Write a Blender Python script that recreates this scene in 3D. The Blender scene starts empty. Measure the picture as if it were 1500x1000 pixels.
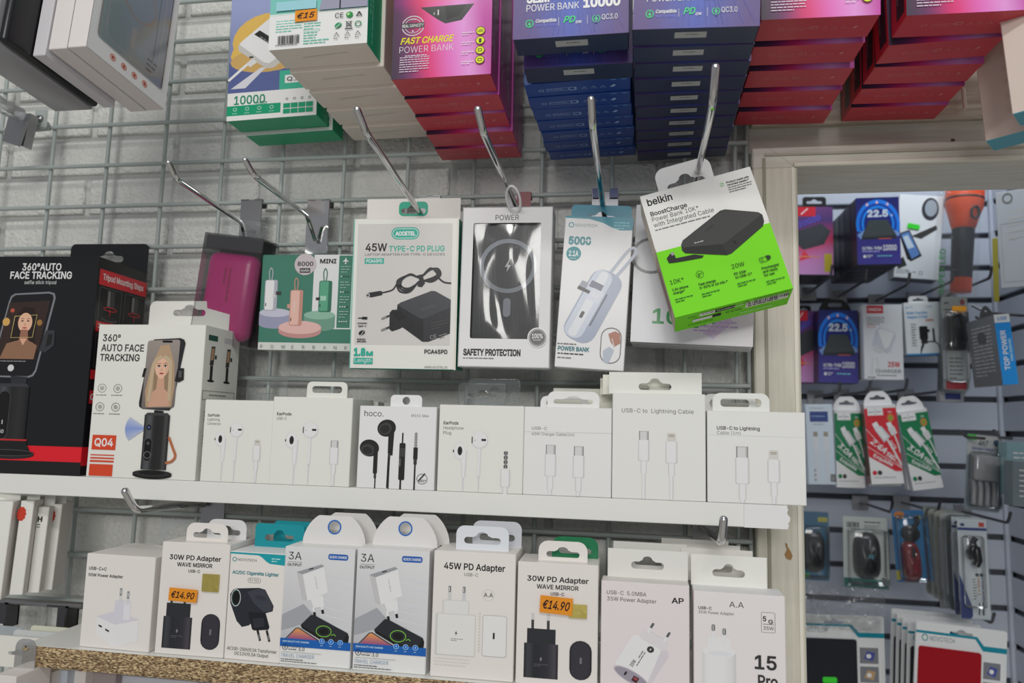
import bpy, bmesh, math, random
import numpy as np
from mathutils import Matrix, Vector, geometry

# ------------------------------------------------------------------ camera, world, lights, exposure
SC = bpy.context.scene
COL = SC.collection
F_PX, CX, CY = 1070.0, 750.0, 500.0
CAM = np.array([0.0, -0.774, 1.5])                 # the brick wall's face is the plane y = 0

def _unit(v):
    v = np.array(v, float)
    return v / np.linalg.norm(v)
_X = -_unit((-6550, -45, F_PX))                    # world X, seen in image axes (right, down, forward)
_Z = _unit((235, -9400, F_PX)); _Z = _unit(_Z - _X * _Z.dot(_X))
_Y = np.cross(_Z, _X)
W2I = np.stack([_X, _Y, _Z], axis=1)               # image axes <- world axes

cam_d = bpy.data.cameras.new('camera'); cam = bpy.data.objects.new('camera', cam_d); COL.objects.link(cam)
right, down, fwd = W2I[0], W2I[1], W2I[2]
m = Matrix.Identity(4)
for i in range(3):
    m[i][0], m[i][1], m[i][2], m[i][3] = right[i], -down[i], -fwd[i], CAM[i]
cam.matrix_world = m
cam_d.sensor_width = 36; cam_d.lens = F_PX / 1500 * 36; cam_d.clip_start = 0.01
cam_d.dof.use_dof = True; cam_d.dof.focus_distance = 0.66; cam_d.dof.aperture_fstop = 7.0
SC.camera = cam

SC.view_settings.view_transform = 'Standard'; SC.view_settings.look = 'None'
SC.view_settings.exposure = 0.0; SC.view_settings.gamma = 1.0; SC.view_settings.use_curve_mapping = False

world = bpy.data.worlds.new('shop_air'); SC.world = world; world.use_nodes = True
world.node_tree.nodes['Background'].inputs[0].default_value = (0.93, 0.95, 1.0, 1)
world.node_tree.nodes['Background'].inputs[1].default_value = 0.30

def area_light(name, loc, target, sx, sy, power, color=(1, 1, 1)):
    l = bpy.data.lights.new(name, 'AREA'); l.shape = 'RECTANGLE'; l.size = sx; l.size_y = sy; l.energy = power; l.color = color
    o = bpy.data.objects.new(name, l); COL.objects.link(o); o.location = loc
    o.rotation_euler = (Vector(target) - Vector(loc)).to_track_quat('-Z', 'Y').to_euler()
    return o
area_light('ceiling_tube_light', (0.05, -1.5, 2.75), (0.05, -0.1, 1.5), 1.3, 0.10, 9.5, (1.0, 0.99, 0.95))
area_light('shop_front_light', (0.0, -3.4, 2.35), (0.05, -0.1, 1.45), 1.5, 0.6, 30, (1.0, 0.985, 0.95))
area_light('next_room_light', (0.95, 0.40, 2.35), (1.0, 0.95, 1.55), 1.2, 0.2, 9, (0.88, 0.95, 1.0))

# ------------------------------------------------------------------ pixel <-> world
def ray(px, py):
    v = np.array([(px - CX) / F_PX, (py - CY) / F_PX, 1.0])
    return W2I.T @ v
def P(px, py, Y):
    d = ray(px, py)
    return CAM + d * ((Y - CAM[1]) / d[1])
def PZ(px, py, Z):
    d = ray(px, py)
    return CAM + d * ((Z - CAM[2]) / d[2])
def PX(px, py, X):
    d = ray(px, py)
    return CAM + d * ((X - CAM[0]) / d[0])
def proj(p):
    q = W2I @ (np.array(p, float) - CAM)
    return np.array([CX + F_PX * q[0] / q[2], CY + F_PX * q[1] / q[2]])

def rotm(yaw, pitch, roll):
    cy, sy, cp, sp, cr, sr = math.cos(yaw), math.sin(yaw), math.cos(pitch), math.sin(pitch), math.cos(roll), math.sin(roll)
    Rz = np.array([[cy, -sy, 0], [sy, cy, 0], [0, 0, 1]]); Rx = np.array([[1, 0, 0], [0, cp, -sp], [0, sp, cp]])
    Ry = np.array([[cr, 0, sr], [0, 1, 0], [-sr, 0, cr]])
    return Rz @ Rx @ Ry

class Pose:
    """base = bottom centre of the front face; x right, y into the wall, z up"""
    def __init__(s, base, w, h, yaw=0, pitch=0, roll=0):
        s.base, s.w, s.h, s.R = np.array(base, float), w, h, rotm(yaw, pitch, roll); s.ang = (yaw, pitch, roll)
    def matrix(s):
        m = Matrix.Identity(4)
        for i in range(3):
            for j in range(3): m[i][j] = s.R[i][j]
            m[i][3] = s.base[i]
        return m
    def moved(s, dx=0, dy=0, dz=0):
        q = Pose(s.base + np.array([dx, dy, dz]), s.w, s.h); q.R = s.R; q.ang = s.ang
        return q

def fit(tl, tr, bl, br, Y, yaw0=None, pitch0=None, z=None, roll0=None):
    """rectangle whose corners fall on four measured points, its foot at depth Y (small tilts preferred)"""
    a, b = P(*bl, Y), P(*br, Y); c, d = P(*tl, Y), P(*tr, Y)
    p = np.array([(a[0] + b[0]) / 2, (a[2] + b[2]) / 2, np.linalg.norm(b - a), np.linalg.norm(c - a), yaw0 or 0, pitch0 or 0, 0.0])
    px = np.array([tl, tr, bl, br], float)
    def res(p):
        R = rotm(p[4], p[5], p[6]); base = np.array([p[0], Y, p[1]])
        out = []
        for k, (u, v) in enumerate(((-.5, 1), (.5, 1), (-.5, 0), (.5, 0))):
            out += list(proj(base + R @ np.array([u * p[2], 0, v * p[3]])) - px[k])
        wy, wp = (40, 60)
        out += [(p[4] - (yaw0 or 0)) * (wy if yaw0 is None else 5000), (p[5] - (pitch0 or 0)) * (wp if pitch0 is None else 5000),
                (p[6] - (roll0 or 0)) * (5 if roll0 is None else 5000)]
        if z is not None: out.append((p[1] - z) * 1e5)
        return np.array(out)
    for _ in range(12):
        r0 = res(p); J = np.zeros((len(r0), 7))
        for i in range(7):
            q = p.copy(); q[i] += 1e-5; J[:, i] = (res(q) - r0) / 1e-5
        p = p - np.linalg.solve(J.T @ J + 1e-9 * np.eye(7), J.T @ r0)
    return Pose((p[0], Y, p[1]), p[2], p[3], p[4], p[5], p[6])

def hang(bl, br, Y, h):
    a, b = P(*bl, Y), P(*br, Y)
    return Pose((a + b) / 2, np.linalg.norm(b - a), h, 0, 0, -math.atan2(b[2] - a[2], b[0] - a[0]))

# ------------------------------------------------------------------ colour and materials
def lin(v):
    v = v / 255.0
    return v / 12.92 if v <= 0.04045 else ((v + 0.055) / 1.055) ** 2.4
def c(r, g=None, b=None):
    if g is None: g = b = r
    return tuple(min(lin(x) * 1.18, 0.86) for x in (r, g, b))
WHITE = c(222, 218, 212)

MATS = {}
def new_mat(name):
    m = bpy.data.materials.new(name); m.use_nodes = True
    MATS[name] = m
    return m, m.node_tree.nodes, m.node_tree.links, m.node_tree.nodes['Principled BSDF']
def bump(N, L, b, scale, strength, dist, coord='Object', detail=3, stretch=None, kind='noise'):
    tc = N.new('ShaderNodeTexCoord'); src = tc.outputs[coord]
    if stretch:
        mp = N.new('ShaderNodeMapping'); mp.inputs['Scale'].default_value = stretch; L.new(src, mp.inputs[0]); src = mp.outputs[0]
    t = N.new('ShaderNodeTexNoise' if kind == 'noise' else 'ShaderNodeTexVoronoi'); t.inputs['Scale'].default_value = scale
    if kind == 'noise': t.inputs['Detail'].default_value = detail
    L.new(src, t.inputs['Vector'])
    bp = N.new('ShaderNodeBump'); bp.inputs['Strength'].default_value = strength; bp.inputs['Distance'].default_value = dist
    L.new(t.outputs[0], bp.inputs['Height']); L.new(bp.outputs[0], b.inputs['Normal'])
    return t
def card_mat(name, rough, spec=0.4, coat=0.0, bs=None, attr=True, coatrough=.05):
    m, N, L, b = new_mat(name)
    at = N.new('ShaderNodeAttribute'); at.attribute_name = 'Col'; L.new(at.outputs['Color'], b.inputs['Base Color'])
    b.inputs['Roughness'].default_value = rough; b.inputs['Specular IOR Level'].default_value = spec
    b.inputs['Coat Weight'].default_value = coat; b.inputs['Coat Roughness'].default_value = coatrough
    if bs: bump(N, L, b, *bs)
    return m
card_mat('printed_card', 0.55, 0.3, bs=(160, 0.12, 0.0006))
card_mat('satin_card', 0.33, 0.45, bs=(60, 0.1, 0.0008))
card_mat('film_wrapped_card', 0.42, 0.35, coat=0.22, bs=(38, 0.22, 0.002, 'Object', 4, (1.0, 1.0, 0.45)), coatrough=.12)
card_mat('moulded_plastic', 0.35, 0.5)
card_mat('matt_paint', 0.7, 0.25, bs=(90, 0.3, 0.001))
def metal(name, col, rough, bs=None):
    m, N, L, b = new_mat(name)
    b.inputs['Base Color'].default_value = (*col, 1); b.inputs['Metallic'].default_value = 1; b.inputs['Roughness'].default_value = rough
    if bs: bump(N, L, b, *bs)
metal('chrome', (0.62, 0.62, 0.62), 0.09)
metal('grey_steel', (0.36, 0.36, 0.37), 0.35)
metal('dark_steel', (0.14, 0.14, 0.15), 0.3)
metal('gold_foil', (0.66, 0.55, 0.16), 0.45, (90, .6, .001))
def plain(name, col, rough=0.5, spec=0.4, bs=None, coat=0):
    m, N, L, b = new_mat(name)
    b.inputs['Base Color'].default_value = (*col, 1); b.inputs['Roughness'].default_value = rough
    b.inputs['Specular IOR Level'].default_value = spec; b.inputs['Coat Weight'].default_value = coat
    if bs: bump(N, L, b, *bs)
    return m
plain('wire_paint', c(160, 168, 165), 0.4)
plain('shelf_laminate', c(226, 224, 217), 0.42, bs=(120, 0.1, 0.0006))
plain('mortar', c(190, 191, 188), 0.8, bs=(70, 0.7, 0.004))
plain('slat_laminate', c(170, 176, 188), 0.4)
plain('groove', c(75, 78, 84), 0.6)
plain('magenta_plastic', (0.55, 0.012, 0.20), 0.32, 0.5)
plain('orange_plastic', (0.80, 0.085, 0.015), 0.35, 0.5)
plain('black_plastic', (0.012, 0.013, 0.015), 0.28, 0.5)
plain('dark_rubber', (0.02, 0.022, 0.025), 0.5, 0.4)
plain('dark_red_plastic', (0.22, 0.006, 0.015), 0.2, 0.6, coat=.6)
plain('silver_plastic', (0.32, 0.32, 0.34), 0.3, 0.5)
# painted brick: coarse roller texture
m, N, L, b = new_mat('painted_brick')
b.inputs['Roughness'].default_value = 0.6; b.inputs['Specular IOR Level'].default_value = .3
tc = N.new('ShaderNodeTexCoord')
n1 = N.new('ShaderNodeTexNoise'); n1.inputs['Scale'].default_value = 190; n1.inputs['Detail'].default_value = 3; L.new(tc.outputs['Object'], n1.inputs[0])
n2 = N.new('ShaderNodeTexNoise'); n2.inputs['Scale'].default_value = 28; n2.inputs['Detail'].default_value = 2; L.new(tc.outputs['Object'], n2.inputs[0])
ad = N.new('ShaderNodeMath'); ad.operation = 'MULTIPLY_ADD'; ad.inputs[1].default_value = 0.9; L.new(n2.outputs[0], ad.inputs[0]); L.new(n1.outputs[0], ad.inputs[2])
bp = N.new('ShaderNodeBump'); bp.inputs['Strength'].default_value = 0.9; bp.inputs['Distance'].default_value = 0.004
L.new(ad.outputs[0], bp.inputs['Height']); L.new(bp.outputs[0], b.inputs['Normal'])
cr = N.new('ShaderNodeValToRGB'); cr.color_ramp.elements[0].position = .35; cr.color_ramp.elements[1].position = .75
cr.color_ramp.elements[0].color = (*c(204, 204, 200), 1); cr.color_ramp.elements[1].color = (*c(216, 216, 211), 1)
L.new(n2.outputs[0], cr.inputs[0]); L.new(cr.outputs[0], b.inputs['Base Color'])
# painted timber
def wood_paint(name, ca, cb, st):
    m, N, L, b = new_mat(name)
    b.inputs['Roughness'].default_value = 0.5
    tc = N.new('ShaderNodeTexCoord'); mp = N.new('ShaderNodeMapping'); mp.inputs['Scale'].default_value = st
    L.new(tc.outputs['Object'], mp.inputs[0])
    n = N.new('ShaderNodeTexNoise'); n.inputs['Scale'].default_value = 20; n.inputs['Detail'].default_value = 5; L.new(mp.outputs[0], n.inputs[0])
    r = N.new('ShaderNodeValToRGB'); r.color_ramp.elements[0].position = .3; r.color_ramp.elements[1].position = .7
    r.color_ramp.elements[0].color = (*ca, 1); r.color_ramp.elements[1].color = (*cb, 1)
    L.new(n.outputs[0], r.inputs[0]); L.new(r.outputs[0], b.inputs['Base Color'])
    bp = N.new('ShaderNodeBump'); bp.inputs['Strength'].default_value = .35; bp.inputs['Distance'].default_value = .001
    L.new(n.outputs[0], bp.inputs['Height']); L.new(bp.outputs[0], b.inputs['Normal'])
wood_paint('painted_post', c(192, 188, 172), c(206, 202, 188), (12, 12, 0.8))
wood_paint('painted_header', c(190, 188, 176), c(208, 206, 196), (0.8, 12, 12))
wood_paint('worn_plank', c(160, 145, 128), c(214, 206, 194), (0.9, 12, 9))
# chipboard edge
m, N, L, b = new_mat('chipboard')
tc = N.new('ShaderNodeTexCoord'); mp = N.new('ShaderNodeMapping'); mp.inputs['Scale'].default_value = (1, 1, 2.6); L.new(tc.outputs['Object'], mp.inputs[0])
v = N.new('ShaderNodeTexVoronoi'); v.inputs['Scale'].default_value = 420; L.new(mp.outputs[0], v.inputs['Vector'])
n = N.new('ShaderNodeTexNoise'); n.inputs['Scale'].default_value = 300; n.inputs['Detail'].default_value = 4; L.new(mp.outputs[0], n.inputs[0])
sx = N.new('ShaderNodeSeparateColor'); L.new(v.outputs['Color'], sx.inputs[0])
mx = N.new('ShaderNodeMath'); mx.operation = 'MULTIPLY_ADD'; mx.inputs[1].default_value = .5; L.new(sx.outputs[0], mx.inputs[0]); L.new(n.outputs[0], mx.inputs[2])
r = N.new('ShaderNodeValToRGB'); els = r.color_ramp.elements
els[0].position = .42; els[0].color = (*c(64, 48, 34), 1); els[1].position = 1.0; els[1].color = (*c(214, 192, 150), 1)
e = els.new(.62); e.color = (*c(128, 104, 76), 1); e = els.new(.8); e.color = (*c(166, 140, 104), 1)
L.new(mx.outputs[0], r.inputs[0]); L.new(r.outputs[0], b.inputs['Base Color']); b.inputs['Roughness'].default_value = .85
bp = N.new('ShaderNodeBump'); bp.inputs['Strength'].default_value = .8; bp.inputs['Distance'].default_value = .002
L.new(mx.outputs[0], bp.inputs['Height']); L.new(bp.outputs[0], b.inputs['Normal'])
# clear plastic: a thin sheet that reflects more at grazing angles
def clear(name, base, tint, rough, bs=None, milk=0.0):
    m, N, L, b = new_mat(name)
    out = N['Material Output']; N.remove(b)
    tr = N.new('ShaderNodeBsdfTransparent'); tr.inputs[0].default_value = (*tint, 1)
    gl = N.new('ShaderNodeBsdfPrincipled'); gl.inputs['Base Color'].default_value = (.8, .8, .8, 1); gl.inputs['Roughness'].default_value = rough
    gl.inputs['Metallic'].default_value = 1
    lw = N.new('ShaderNodeLayerWeight'); lw.inputs[0].default_value = .35
    ma = N.new('ShaderNodeMath'); ma.operation = 'MULTIPLY_ADD'; ma.inputs[1].default_value = .8; ma.inputs[2].default_value = base
    L.new(lw.outputs['Fresnel'], ma.inputs[0])
    mx = N.new('ShaderNodeMixShader'); L.new(ma.outputs[0], mx.inputs[0]); L.new(tr.outputs[0], mx.inputs[1]); L.new(gl.outputs[0], mx.inputs[2])
    last = mx
    if milk:
        df = N.new('ShaderNodeBsdfDiffuse'); df.inputs[0].default_value = (.75, .77, .78, 1)
        m2 = N.new('ShaderNodeMixShader'); m2.inputs[0].default_value = milk; L.new(mx.outputs[0], m2.inputs[1]); L.new(df.outputs[0], m2.inputs[2]); last = m2
    L.new(last.outputs[0], out.inputs[0])
    if bs:
        bump(N, L, gl, *bs)
        L.new(gl.inputs['Normal'].links[0].from_socket, lw.inputs['Normal'])
clear('clear_plastic', .02, (.95, .965, .965), .06, milk=.025)
clear('clear_window', .05, (.92, .93, .93), .12)
clear('crinkled_film', .05, (.95, .95, .95), .1, (60, .9, .006, 'Object', 3), milk=.04)

# ------------------------------------------------------------------ mesh building
class MB:
    def __init__(s): s.v, s.f, s.c, s.sm = [], [], [], []
    def add(s, vs, fs, col=(0.7,) * 3, smooth=False, cols=None):
        n = len(s.v); s.v += [tuple(map(float, p)) for p in vs]
        for k, f in enumerate(fs):
            s.f.append([n + i for i in f]); s.sm.append(smooth)
            s.c.append(cols[k] if cols else col)
    def build(s, name, mat, parent=None, matrix=None):
        me = bpy.data.meshes.new(name); me.from_pydata(s.v, [], s.f)
        ca = me.color_attributes.new('Col', 'FLOAT_COLOR', 'CORNER')
        buf = np.ones((len(me.loops), 4), np.float32); k = 0
        for f, cc in zip(s.f, s.c):
            n = len(f)
            if isinstance(cc, list):
                for j in range(n): buf[k + j, :3] = cc[j]
            else: buf[k:k + n, :3] = cc
            k += n
        ca.data.foreach_set('color', buf.ravel())
        me.polygons.foreach_set('use_smooth', s.sm); me.materials.append(MATS[mat]); me.update()
        o = bpy.data.objects.new(name, me); COL.objects.link(o)
        if parent is not None: o.parent = parent
        if matrix is not None: o.matrix_world = matrix
        return o
    # --- solids
    def box(s, x0, x1, y0, y1, z0, z1, col=(.7,) * 3, bev=0.0, faces=None, seg=1):
        if bev <= 0:
            vs = [(x, y, z) for z in (z0, z1) for y in (y0, y1) for x in (x0, x1)]
            fs = [(0, 2, 3, 1), (4, 5, 7, 6), (0, 1, 5, 4), (2, 6, 7, 3), (0, 4, 6, 2), (1, 3, 7, 5)]
            ks = ['bottom', 'top', 'front', 'back', 'left', 'right']
            s.add(vs, fs, cols=[(faces or {}).get(k, col) for k in ks]); return
        bm = bmesh.new(); bmesh.ops.create_cube(bm, size=1)
        for v in bm.verts: v.co = ((x0 + x1) / 2 + v.co.x * (x1 - x0), (y0 + y1) / 2 + v.co.y * (y1 - y0), (z0 + z1) / 2 + v.co.z * (z1 - z0))
        bmesh.ops.bevel(bm, geom=bm.edges[:], offset=bev, segments=seg, affect='EDGES', profile=.5)
        bm.normal_update(); bm.verts.index_update()
        cols = []
        for f in bm.faces:
            n = f.normal; a = [abs(n.x), abs(n.y), abs(n.z)]; i = a.index(max(a))
            k = [('left', 'right'), ('front', 'back'), ('bottom', 'top')][i][1 if n[i] > 0 else 0]
            cols.append((faces or {}).get(k, col))
        s.add([v.co for v in bm.verts], [[v.index for v in f.verts] for f in bm.faces], cols=cols, smooth=seg > 1)
        bm.free()
    def tube(s, pts, r, n=10, col=(.7,) * 3, caps=True):
        pts = [np.array(p, float) for p in pts]; rs = r if isinstance(r, (list, tuple)) else [r] * len(pts)
        prev = None; rings = []
        for i, p in enumerate(pts):
            t = _unit(pts[min(i + 1, len(pts) - 1)] - pts[max(i - 1, 0)])
            if prev is None:
                a = np.array([0, 0, 1.0]) if abs(t[2]) < .9 else np.array([1.0, 0, 0])
                prev = _unit(np.cross(t, a))
            u = _unit(prev - t * prev.dot(t)); w = np.cross(t, u); prev = u
            rings.append([p + rs[i] * (math.cos(2 * math.pi * k / n) * u + math.sin(2 * math.pi * k / n) * w) for k in range(n)])
        vs = [q for rr in rings for q in rr]; fs = []
        for i in range(len(pts) - 1):
            for k in range(n):
                a, b2 = i * n + k, i * n + (k + 1) % n
                fs.append((a, b2, b2 + n, a + n))
        s.add(vs, fs, col, True)
        if caps: s.add(vs, [list(range(n))[::-1], [len(vs) - n + k for k in range(n)]], col)
    def lathe(s, prof, n=24, col=(.7,) * 3, axis='z', at=(0, 0, 0), cols=None):
        vs = []
        for (r, h) in prof:
            for k in range(n):
                a = 2 * math.pi * k / n; x, y = r * math.cos(a), r * math.sin(a)
                vs.append({'z': (x, y, h), 'y': (x, h, y), 'x': (h, x, y)}[axis])
        vs = [tuple(np.array(p) + np.array(at)) for p in vs]; fs, cc = [], []
        for i in range(len(prof) - 1):
            for k in range(n):
                a, b2 = i * n + k, i * n + (k + 1) % n; fs.append((a, b2, b2 + n, a + n)); cc.append(cols[i] if cols else col)
        s.add(vs, fs, col, True, cols=cc)
        s.add(vs[:n], [list(range(n))], cols[0] if cols else col); s.add(vs[-n:], [list(range(n))], cols[-1] if cols else col)
    def plate(s, outlines, y0, y1, col=(.7,) * 3, M=None):
        """flat sheet in the xz plane, holes allowed, from y0 to y1"""
        vs, fs = sheet(outlines, (y1 - y0) / 2)
        q = [(x, (y0 + y1) / 2 + z, y) for x, y, z in vs]
        if M is not None: q = [tuple(M @ np.array(p)) for p in q]
        s.add(q, fs, col)

_cu = bpy.data.curves.new('tmp_curve', 'CURVE'); _cu.dimensions = '2D'; _cu.fill_mode = 'BOTH'
_co = bpy.data.objects.new('tmp_curve', _cu)
def sheet(outlines, ext=0.0):
    _cu.splines.clear(); _cu.extrude = ext
    for o in outlines:
        sp = _cu.splines.new('POLY'); sp.points.add(len(o) - 1); sp.use_cyclic_u = True
        for k, p in enumerate(o): sp.points[k].co = (p[0], p[1], 0, 1)
    me = _co.to_mesh()
    vs = [tuple(v.co) for v in me.vertices]; fs = [list(p.vertices) for p in me.polygons]
    _co.to_mesh_clear()
    return vs, fs
def rrect(x0, y0, x1, y1, r, n=5, corners=(1, 1, 1, 1)):
    """corners: bottom-left, bottom-right, top-right, top-left"""
    out = []
    for k, (cx, cy, a0) in enumerate(((x0 + r, y0 + r, 180), (x1 - r, y0 + r, 270), (x1 - r, y1 - r, 0), (x0 + r, y1 - r, 90))):
        if not corners[k] or r <= 0: out.append((x0 if k in (0, 3) else x1, y0 if k < 2 else y1)); continue
        for j in range(n + 1):
            a = math.radians(a0 + 90 * j / n); out.append((cx + r * math.cos(a), cy + r * math.sin(a)))
    return out
def circle(cx, cy, r, n=20, ry=None, rot=0):
    ry = r if ry is None else ry; cr, sr = math.cos(rot), math.sin(rot)
    return [(cx + r * math.cos(t) * cr - ry * math.sin(t) * sr, cy + r * math.cos(t) * sr + ry * math.sin(t) * cr) for t in [2 * math.pi * k / n for k in range(n)]]
def euroslot(cx, cy, w, h):
    """hang hole: a wide slot with a hump on top"""
    r = h * .28; b = cy - h / 2; t = b + 2 * r; o = []
    for j in range(7): a = math.radians(90 + 180 * j / 6); o.append((cx - w / 2 + r + r * math.cos(a), b + r + r * math.sin(a)))
    for j in range(7): a = math.radians(-90 + 180 * j / 6); o.append((cx + w / 2 - r + r * math.cos(a), b + r + r * math.sin(a)))
    hw = w * .17; o.append((cx + hw * 1.5, t))
    for j in range(7): a = math.radians(0 + 180 * j / 6); o.append((cx + hw * .9 * math.cos(a), t + (cy + h / 2 - t) * (.35 + .65 * math.sin(a)) if True else 0))
    o.append((cx - hw * 1.5, t))
    return o
def gable(w, h, r=.2, top=.55):
    """tab that narrows in an arch towards its top"""
    o = [(-w / 2, 0), (w / 2, 0)]
    for j in range(9):
        a = math.radians(90 * j / 8); o.append((w * top / 2 + (w * (1 - top) / 2) * math.cos(a) ** 1.6 if j else w / 2, h * math.sin(a)))
    for j in range(9):
        a = math.radians(90 + 90 * j / 8); o.append((-w * top / 2 - (w * (1 - top) / 2) * abs(math.cos(a)) ** 1.6 if j < 8 else -w / 2, h * math.sin(a)))
    return o[:-1]

# ------------------------------------------------------------------ lettering
_fc = bpy.data.curves.new('tmp_text', 'FONT'); _fc.resolution_u = 2; _fo = bpy.data.objects.new('tmp_text', _fc)
BFONT = _fc.font
try: INTER = bpy.data.fonts.load(bpy.utils.system_resource('DATAFILES', path='fonts') + '/Inter.woff2')
except Exception: INTER = BFONT
_fc.fill_mode = 'NONE'
_tc = {}
def fill_outline(vs, es, off=0):
    """fills closed outlines by winding number, so that overlapping strokes of a letter stay solid"""
    if not es: return vs, []
    nxt = {}
    for a, b in es: nxt.setdefault(a, []).append(b); nxt.setdefault(b, []).append(a)
    seen, segs, loops = set(), [], []
    for s0 in range(len(vs)):
        if s0 in seen or s0 not in nxt: continue
        loop, cur, prev = [s0], s0, -1; seen.add(s0); st = min(nxt[s0], key=lambda q: (q - s0) % 100000)
        while True:
            c2 = st if prev == -1 else ([q for q in nxt[cur] if q != prev] or [s0])[0]
            prev, cur = cur, c2
            if cur == s0 or cur in seen: break
            seen.add(cur); loop.append(cur)
        segs += list(zip(loop, loop[1:] + loop[:1])); loops.append(loop)
    if off:
        area = lambda L: sum(vs[a][0] * vs[b][1] - vs[b][0] * vs[a][1] for a, b in zip(L, L[1:] + L[:1]))
        sg = -1 if area(max(loops, key=lambda L: abs(area(L)))) < 0 else 1; nv = vs.copy()
        for L in loops:
            n = len(L)
            for i in range(n):
                a, b, c2 = vs[L[i - 1]], vs[L[i]], vs[L[(i + 1) % n]]; d1, d2 = b - a, c2 - b
                d1 = d1 / (np.linalg.norm(d1) + 1e-9); d2 = d2 / (np.linalg.norm(d2) + 1e-9); t = d1 + d2; t = t / (np.linalg.norm(t) + 1e-9)
                nrm = np.array([t[1], -t[0]]) * sg; nv[L[i]] = b + nrm * off / max(.5, abs(t.dot(d1)))
        vs = nv
    out = geometry.delaunay_2d_cdt([Vector(p) for p in vs], segs, [], 0, 1e-6)
    V = np.array([tuple(p) for p in out[0]]); Tt = np.array(out[2])
    if not len(Tt): return vs, []
    C = V[Tt].mean(axis=1); A = vs[[a for a, b in segs]]; B = vs[[b for a, b in segs]]
    w = np.zeros(len(C)); px, py = C[:, 0:1], C[:, 1:2]
    side = (B[:, 0] - A[:, 0]) * (py - A[:, 1]) - (px - A[:, 0]) * (B[:, 1] - A[:, 1])
    up = (A[:, 1] <= py) & (B[:, 1] > py) & (side > 0); dn = (A[:, 1] > py) & (B[:, 1] <= py) & (side < 0)
    w = up.sum(1) - dn.sum(1)
    return V, [list(map(int, t)) for t, k in zip(Tt, w) if k != 0]
def glyphs(s, font):
    k = (s, font)
    if k not in _tc:
        f, off, shear = {'i': (INTER, 0, 0), 'b': (INTER, .020, 0), 'x': (INTER, .042, 0), 'l': (INTER, -.010, 0), 'd': (BFONT, 0, 0), 's': (INTER, .02, .3)}[font]
        _fc.body = s; _fc.shear = shear
        if f: _fc.font = f
        me = _fo.to_mesh(); vs = np.array([v.co[:2] for v in me.vertices] or [(0, 0)], float); es = [tuple(e.vertices) for e in me.edges]; _fo.to_mesh_clear()
        _tc[k] = fill_outline(vs, es, off)
    return _tc[k]
for _f in 'ibxlds': glyphs('H', _f)

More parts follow.
